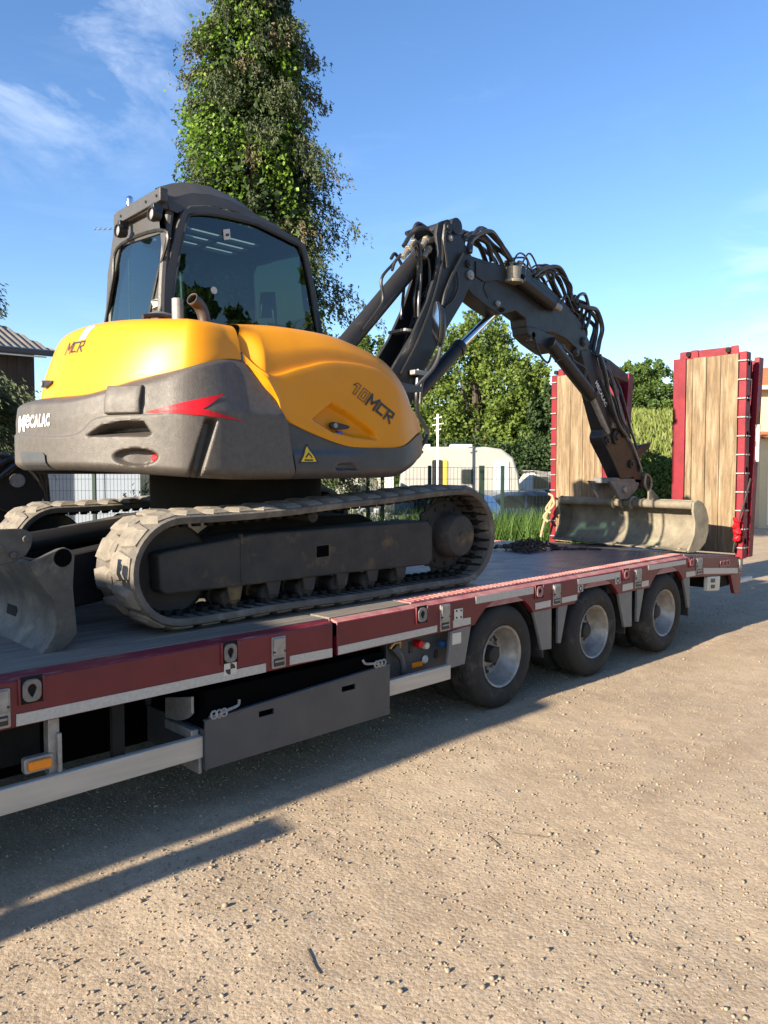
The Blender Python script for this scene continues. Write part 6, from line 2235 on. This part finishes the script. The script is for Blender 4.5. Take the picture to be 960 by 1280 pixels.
def hedge(name, label, P0, P1, w_, h, n, mt, seed, size=0.16):
    r = np.random.default_rng(seed)
    P0, P1 = np.array(P0), np.array(P1)
    d = P1 - P0
    L = np.linalg.norm(d)
    d /= L
    s = np.array([-d[1], d[0]])
    t = r.random(n)
    ang = r.uniform(0, math.pi, n)
    bump = 1 + 0.22 * value_noise(t * L, t * 0 + seed, seed, 0.9) + 0.25 * value_noise(t * L, ang * 2, seed + 1, 1.8)
    rr2 = bump * r.random(n) ** 0.25
    x = np.cos(ang) * w_ * rr2
    z = np.sin(ang) ** 0.6 * h * rr2
    P = np.stack([P0[0] + d[0] * L * t + s[0] * x, P0[1] + d[1] * L * t + s[1] * x, z], -1)
    T = thing(name, label, 'hedge', (P0[0], P0[1], 0))
    leaves('crown', P, size, mt, T, r, 0.7, 0.3)
    tk = MB()
    for k in range(max(3, int(L))):
        q = P0 + d * L * (k + 0.5) / max(3, int(L))
        tk.cyl((q[0], q[1], -0.1), (q[0], q[1], h * 0.6), 0.05, 6)
    tk.build('stem', BARK, T)
    return T


h0, h1_ = [(19.561,15.171,18.455),(23.683,11.148,18.455)]
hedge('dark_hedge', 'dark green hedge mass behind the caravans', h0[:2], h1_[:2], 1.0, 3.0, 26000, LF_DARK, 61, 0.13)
h0, h1_ = [(19.437,6.909,14.746),(20.453,5.917,14.746)]
hedge('dark_hedge', 'dark leafy hedge seen low between the two ramps', h0[:2], h1_[:2], 0.7, 2.35, 16000, LF_MID, 62, 0.10)
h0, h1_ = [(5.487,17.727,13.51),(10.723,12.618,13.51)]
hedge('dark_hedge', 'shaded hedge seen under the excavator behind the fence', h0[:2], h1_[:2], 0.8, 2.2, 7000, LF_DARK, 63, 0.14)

# dark conifer bush at the left edge, in front of the shed
def left_bush():
    r = np.random.default_rng(77)
    p = np.array([(3.223,7.361,7.947)][0])
    p[2] = 0
    T = thing('dark_spruce', 'dark spruce at the left edge in front of the shed', 'tree', tuple(p))
    MB().tube([p + np.array([0, 0, z]) for z in (-0.1, 1.6, 3.2, 4.3)], [0.12, 0.09, 0.06, 0.03], 8).build('trunk', BARK, T)
    Cs, Ds = [], []
    for k in range(170):
        z = 0.5 + 3.75 * r.random()
        if 3.15 < z < 4.0 or (z > 4 and k % 2):
            continue
        L = np.interp(z, [0.4, 1.6, 2.8, 3.1, 3.9, 5.2], [1.0, 0.95, 0.85, 0.7, 0.44, 0.3]) * r.uniform(0.6, 1.05)
        a = r.uniform(0, 6.283)
        ts = np.linspace(0.15, 1, 16)
        X = np.stack([p[0] + math.cos(a) * L * ts, p[1] + math.sin(a) * L * ts, z - 0.28 * L * ts ** 2], -1)
        for i in range(16):
            P = X[i] + r.normal(0, 0.055, (16, 3)) - np.array([0, 0, 1]) * r.uniform(0, 0.14, (16, 1))
            Cs.append(P)
            Ds.append(np.tile(np.array([math.cos(a) * 0.7, math.sin(a) * 0.7, -0.6]), (16, 1)))
    leaves('crown', np.concatenate(Cs), 0.07, LF_CON, T, r, 0.32, 0, np.concatenate(Ds) * 1.5, 0.6)


left_bush()

# ---------------------------------------------------------------- rising ground and tall grass
sl0 = [(27.432,11.682,20.309),(30.336,8.848,20.309)]
cen = np.array([(49.485,20.901,33.908)][0])
gxx = np.linspace(-26, 26, 60)
r6 = np.random.default_rng(6)
F0v = np.array([math.cos(R_(45.7)), math.sin(R_(45.7))])
Rv = np.array([math.sin(R_(45.7)), -math.cos(R_(45.7))])
rows = []
for i, t in enumerate(np.linspace(-22, 30, 50)):
    row = []
    for s in gxx * 0.55:
        q = cen[:2] + F0v * t + Rv * (s + 3)
        e = max(0, 1 - (s / 14) ** 4)
        z = -0.3 + 6.4 * sstep(-20, 4, t) * e + 0.25 * float(value_noise(np.array(q[0]), np.array(q[1]), 8, 0.5))
        row.append((q[0], q[1], z))
    rows.append(row)
SLOPE = mat('grassy_slope_soil', (0.11, 0.15, 0.035), (0.17, 0.18, 0.06), 1.2, 0.95, bump=0.6, bscale=8, c3=(0.08, 0.115, 0.03), s3=0.6)
o = MB().grid(rows).build('grass_slope', SLOPE, smooth=60)
struct(o)


def grass_blades(name, label, P, h, mt, seed, w_=0.02):
    r = np.random.default_rng(seed)
    n = len(P)
    a = r.uniform(0, 6.283, n)
    hh = h * r.uniform(0.5, 1.2, n)
    lean = r.normal(0, 0.22, (n, 2)) * hh[:, None]
    ww = w_ * r.uniform(0.6, 1.4, n)
    dx = np.stack([np.cos(a) * ww, np.sin(a) * ww, 0 * a], -1)
    tip = P + np.stack([lean[:, 0], lean[:, 1], hh], -1)
    mid = P + np.stack([lean[:, 0] * 0.35, lean[:, 1] * 0.35, hh * 0.6], -1)
    co = np.stack([P - dx, P + dx, mid + dx * 0.8, tip, mid - dx * 0.8], 1).reshape(-1, 3)
    k = np.arange(n) * 5
    f = np.concatenate([np.stack([k, k + 1, k + 2], -1), np.stack([k, k + 2, k + 4], -1), np.stack([k + 4, k + 2, k + 3], -1)])
    o = link(name, np_mesh(name, co, f, False), mt)
    tag(o, label, 'grass', kind='stuff')
    return o


a_, b_ = np.array([(7.979,7.75,10.172)][0]), np.array([(12.334,3.5,10.172)][0])
n = 15000
t = r6.random(n)
dpt = r6.uniform(-1.5, 0.6, n)
P = a_ + (b_ - a_) * t[:, None] + np.concatenate([F0v, [0]]) * dpt[:, None]
P[:, 2] = -0.02
grass_blades('tall_grass', 'tall green grass growing along the wire fence', P, 1.08, GRASS, 5, 0.011)
n = 16000
t = r6.random((n, 2))
q = cen[:2] + F0v * (t[:, :1] * 30 - 21) + Rv * (t[:, 1:] * 12 - 6 + 1)
zz = -0.3 + 6.4 * np.array([sstep(-20, 4, v) for v in (t[:, 0] * 30 - 21)])
grass_blades('meadow_grass', 'sunlit meadow grass covering the slope between the ramps', np.concatenate([q, zz[:, None]], 1), 0.5, leaf_mat('meadow_green', (0.13, 0.18, 0.03), (0.22, 0.24, 0.07), trans=0.3), 6, 0.05)

# ---------------------------------------------------------------- wire fence
FG = mat('fence_green_paint', (0.004, 0.020, 0.014), (0.006, 0.028, 0.018), 10, 0.6)
fa, fb = np.array([(3.616,11.449,9.925)][0]), np.array([(11.578,3.679,9.925)][0])
fd = fb - fa
FL = np.linalg.norm(fd[:2])
fd /= FL
FN = thing('wire_fence', 'green welded wire fence running behind the trailer', 'fence', (fa[0], fa[1], 0))
posts = [FL * (p + 90) / 810 for p in (-80, 40, 118, 300, 460, 478, 537, 602, 628, 700)]
fp3 = lambda t, z: (fa[0] + fd[0] * t, fa[1] + fd[1] * t, z)
for i_, t in enumerate(posts):
    c_ = Vector(fp3(t, 0.95))
    wdt = 0.045 if i_ in (7,) else 0.03
    MB().obox(c_, Vector((fd[0], fd[1], 0)) * wdt, Vector((-fd[1], fd[0], 0)) * 0.03, (0, 0, 0.98)).build('post', FG, FN, bevel=0.004)
for i_ in range(len(posts) - 1):
    t0, t1 = posts[i_] + 0.03, posts[i_ + 1] - 0.03
    m = MB()
    k = max(2, int((t1 - t0) / 0.06))
    for j in range(k + 1):
        t = t0 + (t1 - t0) * j / k
        m.tube([fp3(t, 0.06), fp3(t, 1.90)], 0.0032, 3, cap=False)
    for z in np.arange(0.1, 1.91, 0.20):
        m.tube([fp3(t0, z), fp3(t1, z)], 0.0034, 3, cap=False)
    m.build('mesh_panel', FG, FN, smooth=0)

# ---------------------------------------------------------------- caravans, cars
CREAM = mat('caravan_cream', (0.36, 0.35, 0.315), (0.32, 0.31, 0.28), 2, 0.45, c3=(0.42, 0.38, 0.30), s3=1.5, t3=(0.6, 0.85))
CREAM2 = mat('caravan_white', (0.50, 0.50, 0.47), (0.45, 0.45, 0.42), 2, 0.45)
DGLASS = mat('dark_window_glass', (0.02, 0.028, 0.03), (0.03, 0.035, 0.035), 3, 0.12, rvar=0.05)


def local_thing(name, label, cat, px, d, group=None, base=None):
    """frame facing the camera side: x to the picture's right, y away"""
    T = thing(name, label, cat, base, group)
    return T


def caravan(name, label, base, length, height, mt, wins, door=None, rot=0.0, vents=(), group=None):
    """built in local axes: x along, y away, z up; then turned in place"""
    T = thing(name, label, 'caravan', base, group)
    T.rotation_euler = (0, 0, R_(45.7 - 90) + rot)
    zb = 0.45
    pf = [(0.10, zb), (length - 0.35, zb), (length - 0.05, zb + 0.35), (length, zb + 0.8), (length - 0.06, height - 0.75), (length - 0.22, height - 0.30), (length - 0.55, height - 0.06), (length - 1.0, height), (0.9, height), (0.35, height - 0.10), (0.10, height - 0.45), (0.0, zb + 0.9)]

    def add(mb, nm, m, parent, bevel=0.0):
        o = mb.build(nm, m, None, bevel=bevel)
        o.parent = parent
        return o
    body = add(MB().prism(pf, 0, 2.1), 'body', mt, T, 0.06)
    add(MB().box(0.3, length - 0.4, -0.012, 0.0, zb + 0.55, zb + 0.62), 'trim_strip', GALV, body)
    for (x0, x1, z0, z1) in wins:
        add(MB().prism(rr(x0 - 0.03, x1 + 0.03, z0 - 0.03, z1 + 0.03, 0.06), -0.02, 0.01), 'window_frame', GALV, body)
        add(MB().prism(rr(x0, x1, z0, z1, 0.05), -0.03, -0.015), 'window', DGLASS, body)
    for (x0, x1, z0, z1, m_) in (door or ()):
        add(MB().prism(rr(x0, x1, z0, z1, 0.05), -0.025, 0.01), 'door', m_, body)
    for (x0, x1) in vents:
        add(MB().box(x0, x1, 0.7, 1.3, height - 0.01, height + 0.10), 'roof_vent', CREAM2, body, 0.02)
    for x in (length * 0.5,):
        add(MB().lathe([(0, 0), (0.2, 0.0), (0.3, 0.01), (0.3, 0.16), (0, 0.18)], (x, 0.02, 0.30), 'y', 24), 'wheel', TYRE, T)
        add(MB().lathe([(0, 0), (0.2, 0.0), (0.31, 0.01), (0.31, 0.16), (0, 0.18)], (x, 1.9, 0.30), 'y', 24), 'wheel', TYRE, T)
    add(MB().tube([(0.1, 1.0, 0.45), (-1.0, 1.0, 0.45), (-1.0, 1.0, 0.02)], 0.04, 6), 'drawbar', UNDER, T)
    return T


YELP = mat('yellow_door_frame', (0.60, 0.42, 0.06), (0.52, 0.36, 0.05), 4, 0.6)
PALEB = mat('pale_blue_panel', (0.45, 0.52, 0.58), (0.40, 0.47, 0.53), 4, 0.4)
cb = [(15.336,11.609,15.055)][0]
k_ = 21.5 / 961
L1 = (651 - 500) * k_
caravan('caravan', 'cream caravan with an open dark doorway and yellow door edge, behind the fence', (cb[0], cb[1], 0), L1, 2.56, CREAM,
        [((577 - 500) * k_, (591 - 500) * k_, 1.766 - 11 * k_, 1.766 + 7 * k_)],
        [((540 - 500) * k_, (553 - 500) * k_, 0.75, 1.766 + 19 * k_, BLACK), ((553.5 - 500) * k_, (559 - 500) * k_, 0.75, 1.766 + 19 * k_, YELP), ((617 - 500) * k_, (636 - 500) * k_, 0.7, 1.766 + 18 * k_, PALEB)], 0.0, [((566 - 500) * k_, (594 - 500) * k_), ((528 - 500) * k_, (540 - 500) * k_)])
cb = [(19.89,10.658,16.601)][0]
k_ = 24 / 961
caravan('caravan', 'white low caravan right beside the left ramp', (cb[0], cb[1], 0), 60 * k_, 1.766 + 6 * k_, CREAM2, [(12 * k_, 30 * k_, 1.35, 1.72)], None, 0.0)
cb = [(12.393,10.988,13.51)][0]
k_ = 19 / 961
caravan('caravan', 'pale cream caravan end seen just above the track, under the nose of the excavator', (cb[0], cb[1], 0), 84 * k_, 1.766 + 8 * k_, CREAM, [(20 * k_, 44 * k_, 1.2, 1.5)], [(62 * k_, 74 * k_, 0.6, 1.8, CREAM2)], 0.0)
ap = np.array([(15.34,10.207,14.437)][0])
k_ = 20.5 / 961
an = thing('aerial_mast', 'thin white aerial mast standing above the cream caravan', 'aerial', (ap[0], ap[1], 0))
MB().cyl((ap[0], ap[1], 0), (ap[0], ap[1], 1.766 + 76 * k_), 0.03, 8).build('mast', WHITE, an)
xr = np.array([Rv[0], Rv[1], 0])
for z_, l_ in ((70, 5), (62, 7), (55, 4)):
    c_ = np.array([ap[0], ap[1], 1.766 + z_ * k_])
    MB().tube([c_ - xr * l_ * k_, c_ + xr * l_ * k_ + np.array([0, 0, 0.05])], 0.016, 5).build('crossbar', WHITE, an)


def car(name, label, base, L, mt, rot, tall=1.45, cat='car', van=False):
    T = thing(name, label, cat, base)
    T.rotation_euler = (0, 0, R_(45.7 - 90) + rot)

    def add(mb, nm, m, parent, bevel=0.0, smooth=35):
        o = mb.build(nm, m, None, bevel=bevel, smooth=smooth)
        o.parent = parent
        return o
    h = tall
    if van:
        lower = [(0.0, 0.35), (L, 0.35), (L, 0.9), (L - 0.15, 1.1), (L - 0.75, 1.22), (L - 1.35, h - 0.05), (L - 1.7, h), (0.15, h), (0.0, h - 0.2)]
        gl = [(L - 1.9, 1.25), (L - 0.9, 1.25), (L - 1.4, h - 0.15), (L - 1.9, h - 0.15)]
    else:
        lower = [(0.02, 0.32), (L - 0.05, 0.32), (L, 0.55), (L - 0.08, 0.78), (L - 1.0, 0.92), (L - 1.65, h - 0.06), (L - 2.1, h), (0.9, h - 0.02), (0.35, h - 0.18), (0.06, 0.98), (0.0, 0.6)]
        gl = [(0.55, 1.0), (L - 1.2, 0.98), (L - 1.72, h - 0.12), (0.95, h - 0.10), (0.62, h - 0.22)]
    body = add(MB().prism(lower, 0, 1.68), 'body', mt, T, 0.07)
    for y0, y1 in ((-0.012, 0.0), (1.68, 1.692)):
        add(MB().prism(gl, y0, y1), 'side_window', DGLASS, body)
        add(MB().box((L - 1.2) * 0.52, (L - 1.2) * 0.52 + 0.07, y0 * 1.5, y1 + 0.001, 0.98, h - 0.08), 'window_pillar', mt, body)
    ws = [(L - 1.0, 0.94), (L - 1.62, h - 0.10)] if not van else [(L - 0.78, 1.25), (L - 1.33, h - 0.12)]
    v = [(ws[0][0] + 0.02, y, ws[0][1] + 0.03) for y in (0.12, 1.56)] + [(ws[1][0] + 0.03, y, ws[1][1] + 0.03) for y in (1.46, 0.22)]
    add(MB().add(v, [(0, 1, 2, 3)]), 'windscreen', DGLASS, body, 0, 0)
    for x in (0.75, L - 0.85):
        for y in (-0.01, 1.50):
            wq = add(MB().lathe([(0.0, 0.02), (0.17, 0.02), (0.19, 0.0), (0.30, 0.01), (0.31, 0.05), (0.31, 0.17), (0, 0.18)], (x, y, 0.31), 'y', 24), 'wheel', TYRE, T)
            add(MB().lathe([(0, 0.0), (0.15, 0.005), (0.185, 0.012)], (x, y - 0.004, 0.31), 'y', 20), 'wheel_trim', GALV, wq)
    for y in (0.12, 1.36):
        add(MB().box(L - 0.06, L + 0.012, y, y + 0.2, 0.60, 0.74), 'headlight', WHITE, body, 0.01)
        add(MB().box(-0.012, 0.06, y, y + 0.2, 0.65, 0.85), 'tail_light', REDP, body, 0.01)
    for y in (-0.16, 1.7):
        add(MB().box(L - 1.75, L - 1.6, y, y + 0.14, 0.95, 1.08), 'door_mirror', mt, body, 0.02)
    return T


SILV = mat('silver_car_paint', (0.30, 0.32, 0.34), (0.26, 0.28, 0.30), 3, 0.3, metal=0.4, coat=0.5)
BLUEC = mat('dark_blue_car_paint', (0.04, 0.06, 0.09), (0.035, 0.05, 0.08), 3, 0.3, coat=0.5)
c_ = [(13.441,6.472,11.965)][0]
car('parked_car', 'silver grey hatchback parked behind the wire fence beside the left ramp', (c_[0], c_[1], 0), 3.9, SILV, R_(150), 1.48)
c_ = [(14.046,7.977,12.892)][0]
car('parked_car', 'dark blue car parked in front of the cream caravan behind the fence', (c_[0], c_[1], 0), 3.9, BLUEC, R_(20), 1.38)
c_ = [(5.994,13.739,11.965)][0]
car('parked_van', 'pale blue-white van seen through the fence below the counterweight', (c_[0], c_[1], 0), 4.4, mat('pale_blue_van_paint', (0.22, 0.26, 0.31), (0.19, 0.22, 0.27), 3, 0.4), 0.0, 1.95, 'van', True)

# ---------------------------------------------------------------- house on the right
HW = mat('cream_render_wall', (0.52, 0.42, 0.26), (0.47, 0.38, 0.235), 1.5, 0.9, bump=0.15, bscale=30, c3=(0.54, 0.45, 0.31), s3=0.8)
TILE = mat('orange_roof_tile', (0.44, 0.13, 0.045), (0.34, 0.10, 0.04), 6, 0.85, bump=0.3, bscale=20, c3=(0.50, 0.20, 0.09), s3=4)
hb = np.array([(28.248,6.694,18.455)][0])
k_ = 27 / 961
HS = thing('tiled_house', 'cream rendered house with orange tiled roof at the right edge', 'house', (hb[0], hb[1], 0))
HS.rotation_euler = (0, 0, R_(45.7 - 90) - 0.12)


def hadd(mb, nm, m, parent, bevel=0.0, smooth=35):
    o = mb.build(nm, m, None, bevel=bevel, smooth=smooth)
    o.parent = parent
    return o


ze = 1.766 + 112 * k_
zr = 1.766 + 148 * k_
hwall = hadd(MB().box(0.0, 9, 0, 7, 0, ze), 'wall', HW, HS)
zl = 1.766 + 52 * k_
hlow = hadd(MB().box(-0.5, 9, -1.6, 0.01, 0, zl - 0.25), 'porch_wall', HW, HS)


def tile_roof(x0, x1, ya, za, yb, zb_, nm):
    """pantile courses: wavy rows stepping up the slope"""
    m = MB()
    nc = max(4, int(abs(yb - ya) / 0.34))
    for k in range(nc):
        t0, t1 = k / nc, (k + 1.12) / nc
        rows = []
        for t, dz in ((t0, 0.05), (t1, 0.02)):
            rows.append([(x, ya + (yb - ya) * t, za + (zb_ - za) * t + dz + 0.03 * abs(math.sin(x * math.pi / 0.22))) for x in np.arange(x0, x1, 0.055)])
        rows.insert(0, [(p[0], p[1], p[2] - 0.05) for p in rows[0]])
        m.grid(rows)
    return m


hroof = hadd(tile_roof(-0.35, 9.3, -0.4, ze - 0.10, 3.5, zr, 'roof'), 'roof', TILE, HS)
hadd(MB().prism([(-0.4, ze - 0.13), (7.4, ze - 0.13), (3.5, zr - 0.03)], -0.2, 9.2, 'x'), 'gable', HW, HS)
hadd(MB().box(-0.35, 9.3, -0.45, -0.37, ze - 0.20, ze - 0.06), 'gutter', mat('pale_gutter', (0.55, 0.5, 0.42)), hroof)
hadd(tile_roof(-0.7, 9.3, -1.9, zl - 0.25, 0.0, zl + 0.02, 'porch_roof'), 'porch_roof', TILE, HS)
for x in (0.55, 3.0, 5.5):
    wq = hadd(MB().box(x, x + 1.0, -0.03, 0.01, ze - 1.6, ze - 0.4), 'window', DGLASS, hwall)
    hadd(MB().box(x - 0.06, x, -0.05, 0.01, ze - 1.66, ze - 0.34).box(x + 1.0, x + 1.06, -0.05, 0.01, ze - 1.66, ze - 0.34).box(x, x + 1.0, -0.05, 0.01, ze - 0.4, ze - 0.34).box(x, x + 1.0, -0.08, 0.01, ze - 1.66, ze - 1.6), 'window_frame', WHITE, hwall)
hadd(MB().box(-0.25, 0.35, -1.64, -1.58, 0.1, 2.1), 'door', WHITE, hlow, 0.01)

# ---------------------------------------------------------------- shed on the left
CORR = mat('weathered_fibre_roof', (0.22, 0.195, 0.17), (0.15, 0.135, 0.12), 3, 0.9, bump=0.2, c3=(0.28, 0.26, 0.22), s3=2)
WOODD = mat('dark_shed_boards', (0.050, 0.035, 0.025), (0.035, 0.025, 0.019), 5, 0.85, bump=0.3, stretch=(1, 1, 0.2))
E0, E1 = np.array([(4.332,13.265,4.373)][0]), np.array([(6.812,13.919,4.504)][0])
dx = E1 - E0
Ls = np.linalg.norm(dx[:2])
dx = dx / Ls
inw = np.array([-dx[1], dx[0], 0])
if inw @ np.concatenate([F0v, [0]]) < 0:
    inw = -inw
SH = thing('wooden_shed', 'dark boarded shed with weathered corrugated roof at the left edge', 'shed', (E0[0], E0[1], 0))
rows = []
run, rise = 3.4, 2.1
for t in (0, 1.0):
    row = []
    for s in np.arange(-2.0, Ls + 0.001, 0.035):
        hip = min(1.0, max(0.0, (Ls - s) / 2.2))            # the right end is hipped
        tt = t * hip
        p = E0 + dx * s + inw * run * tt
        row.append((p[0], p[1], E0[2] + dx[2] * s + rise * tt + 0.025 * math.sin(s / 0.177 * 2 * math.pi)))
    rows.append(row)
SR = MB().grid(rows).build('corrugated_roof', CORR, SH, smooth=60)
# white strip across the sheets, gutter
m = MB()
for tt, hgt, w2 in ((0.30, 0.045, 0.06),):
    v = []
    for s in (-2.0, Ls - 0.8):
        for dt in (-0.03, 0.03):
            p = E0 + dx * s + inw * run * (tt + dt)
            v.append((p[0], p[1], E0[2] + dx[2] * s + rise * (tt + dt) + hgt))
    m.add(v, [(0, 1, 3, 2)])
m.build('roof_strip', WHITE, SH, solid=0.02)
g0, g1 = E0 - dx * 2 - inw * 0.06, E1 - inw * 0.06
MB().tube([(g0[0], g0[1], g0[2] - 0.06), (g1[0], g1[1], g1[2] - 0.06)], 0.07, 10).build('gutter', TBOX, SH)
MB().tube([(g0[0], g0[1], g0[2] - 0.16), (g1[0] - dx[0] * 0.3, g1[1] - dx[1] * 0.3, g1[2] - 0.17)], 0.018, 6).build('fascia_strip', WHITE, SH)
for k in range(20):                             # boards of the wall
    s0, s1 = -2 + (Ls + 1.7) * k / 20 + 0.006, -2 + (Ls + 1.7) * (k + 1) / 20 - 0.006
    p0, p1 = E0 + dx * s0 + inw * 0.35, E0 + dx * s1 + inw * 0.35
    q0, q1 = p0 + inw * 0.03, p1 + inw * 0.03
    zt = E0[2] - 0.05 + dx[2] * s1
    MB().add([(p[0], p[1], z) for z in (0, zt) for p in (p0, p1, q1, q0)], [(0, 1, 2, 3), (7, 6, 5, 4), (0, 4, 5, 1), (1, 5, 6, 2), (2, 6, 7, 3), (3, 7, 4, 0)]).build('wall_board', WOODD, SH)
# TV aerial above it
ta = np.array([(9.291,15.412,14.128)][0])
k_ = 20 / 961
AE = thing('tv_aerial', 'thin television aerial on a mast, left of the cab', 'aerial', (ta[0], ta[1], 0))
MB().cyl((ta[0], ta[1], 0), (ta[0], ta[1], 1.766 + 304 * k_), 0.025, 8).build('mast', GALV, AE)
zt = 1.766 + 302 * k_
c0, c1 = ta - xr * 43 * k_, ta + xr * 12 * k_
MB().tube([(c0[0], c0[1], zt + 0.0), (c1[0], c1[1], zt)], 0.012, 6).build('boom', GALV, AE)
for k in range(9):
    c_ = c0 + (c1 - c0) * (k + 0.3) / 9
    l_ = 0.10 + 0.012 * k
    MB().cyl((c_[0] - F0v[0] * l_, c_[1] - F0v[1] * l_, zt - 0.06), (c_[0] + F0v[0] * l_, c_[1] + F0v[1] * l_, zt + 0.08), 0.010, 5).build('element', GALV, AE)
zt = 1.766 + 218 * k_
for dz in (-0.2, 0, 0.2):
    MB().tube([(ta[0] - xr[0] * 0.3, ta[1] - xr[1] * 0.3, zt + dz), (ta[0] + xr[0] * 0.2, ta[1] + xr[1] * 0.2, zt + dz * 0.3)], 0.014, 5).build('element', GALV, AE)

# ---------------------------------------------------------------- dark attachment by the far track
BA = thing('digging_bucket', 'large black digging bucket with hoses standing behind the far track', 'bucket', (2.1, 3.9, 0))
bpf = [(1.35, 0.0), (2.35, 0.0), (2.68, 0.45), (2.72, 1.05), (2.60, 1.55), (2.32, 1.84), (2.0, 1.80), (1.65, 1.2)]
MB().prism(bpf, 3.60, 3.65).prism(bpf, 4.25, 4.30).prism(bpf[1:7] + [(p[0] - 0.05, p[1] - 0.04) for p in bpf[6:0:-1]], 3.65, 4.25).build('shell', BLACK, BA, bevel=0.015)
MB().prism([(2.05, 1.55), (2.55, 1.35), (2.62, 1.62), (2.42, 1.90), (2.15, 1.92)], 3.54, 3.59).build('hanger_plate', BOOM, BA, bevel=0.01)
for k in range(3):
    MB().tube(smooth_path([(2.0 + 0.1 * k, 3.52, 1.72), (2.2 + 0.1 * k, 3.48, 1.93 - 0.03 * k), (2.5 + 0.05 * k, 3.52, 1.82), (2.66, 3.58, 1.55 - 0.06 * k)], 14), 0.026, 8).build('hose', HOSE, BA)
MB().cyl((2.38, 3.50, 1.72), (2.38, 4.35, 1.72), 0.06, 14).build('mounting_pin', GALV, BA)
for y in (3.64, 3.84, 4.05, 4.26):
    MB().prism([(1.15, 0.0), (1.38, 0.01), (1.42, 0.10)], y - 0.04, y + 0.04).build('tooth', BLADE, BA)

# ---------------------------------------------------------------- towing truck: it stands just outside the picture and shades the trailer's front
TK = thing('tractor_truck', 'dark red truck cab towing the trailer, beyond the left edge', 'truck', (-5.0, 1.27, 0))
TKB = MB().prism([(-6.3, 0.7), (-4.1, 0.7), (-4.0, 1.2), (-4.0, 3.1), (-4.25, 3.5), (-5.4, 3.35), (-6.05, 2.7), (-6.35, 1.6)], 0.02, 2.49).build('cab_body', RED, TK, bevel=0.05)
MB().box(-6.2, -2.0, 0.55, 2.0, 0.55, 0.95).build('truck_chassis', UNDER, TK)
MB().prism([(-6.05, 1.75), (-5.1, 1.75), (-5.1, 2.55), (-5.85, 2.55)], 0.005, 0.025).build('side_window', DGLASS, TK)
MB().add([(-6.33, 0.3, 1.75), (-6.33, 2.25, 1.75), (-6.08, 2.2, 2.62), (-6.08, 0.35, 2.62)], [(0, 1, 2, 3)]).build('windscreen', DGLASS, TK)
for x in (-5.6, -2.8):
    for y in (0.14, 2.11):
        inst('wheel', tyre_me, TK, (x, y, 0.497), (0, 0, 0), (1.25, 1.15, 1.25))
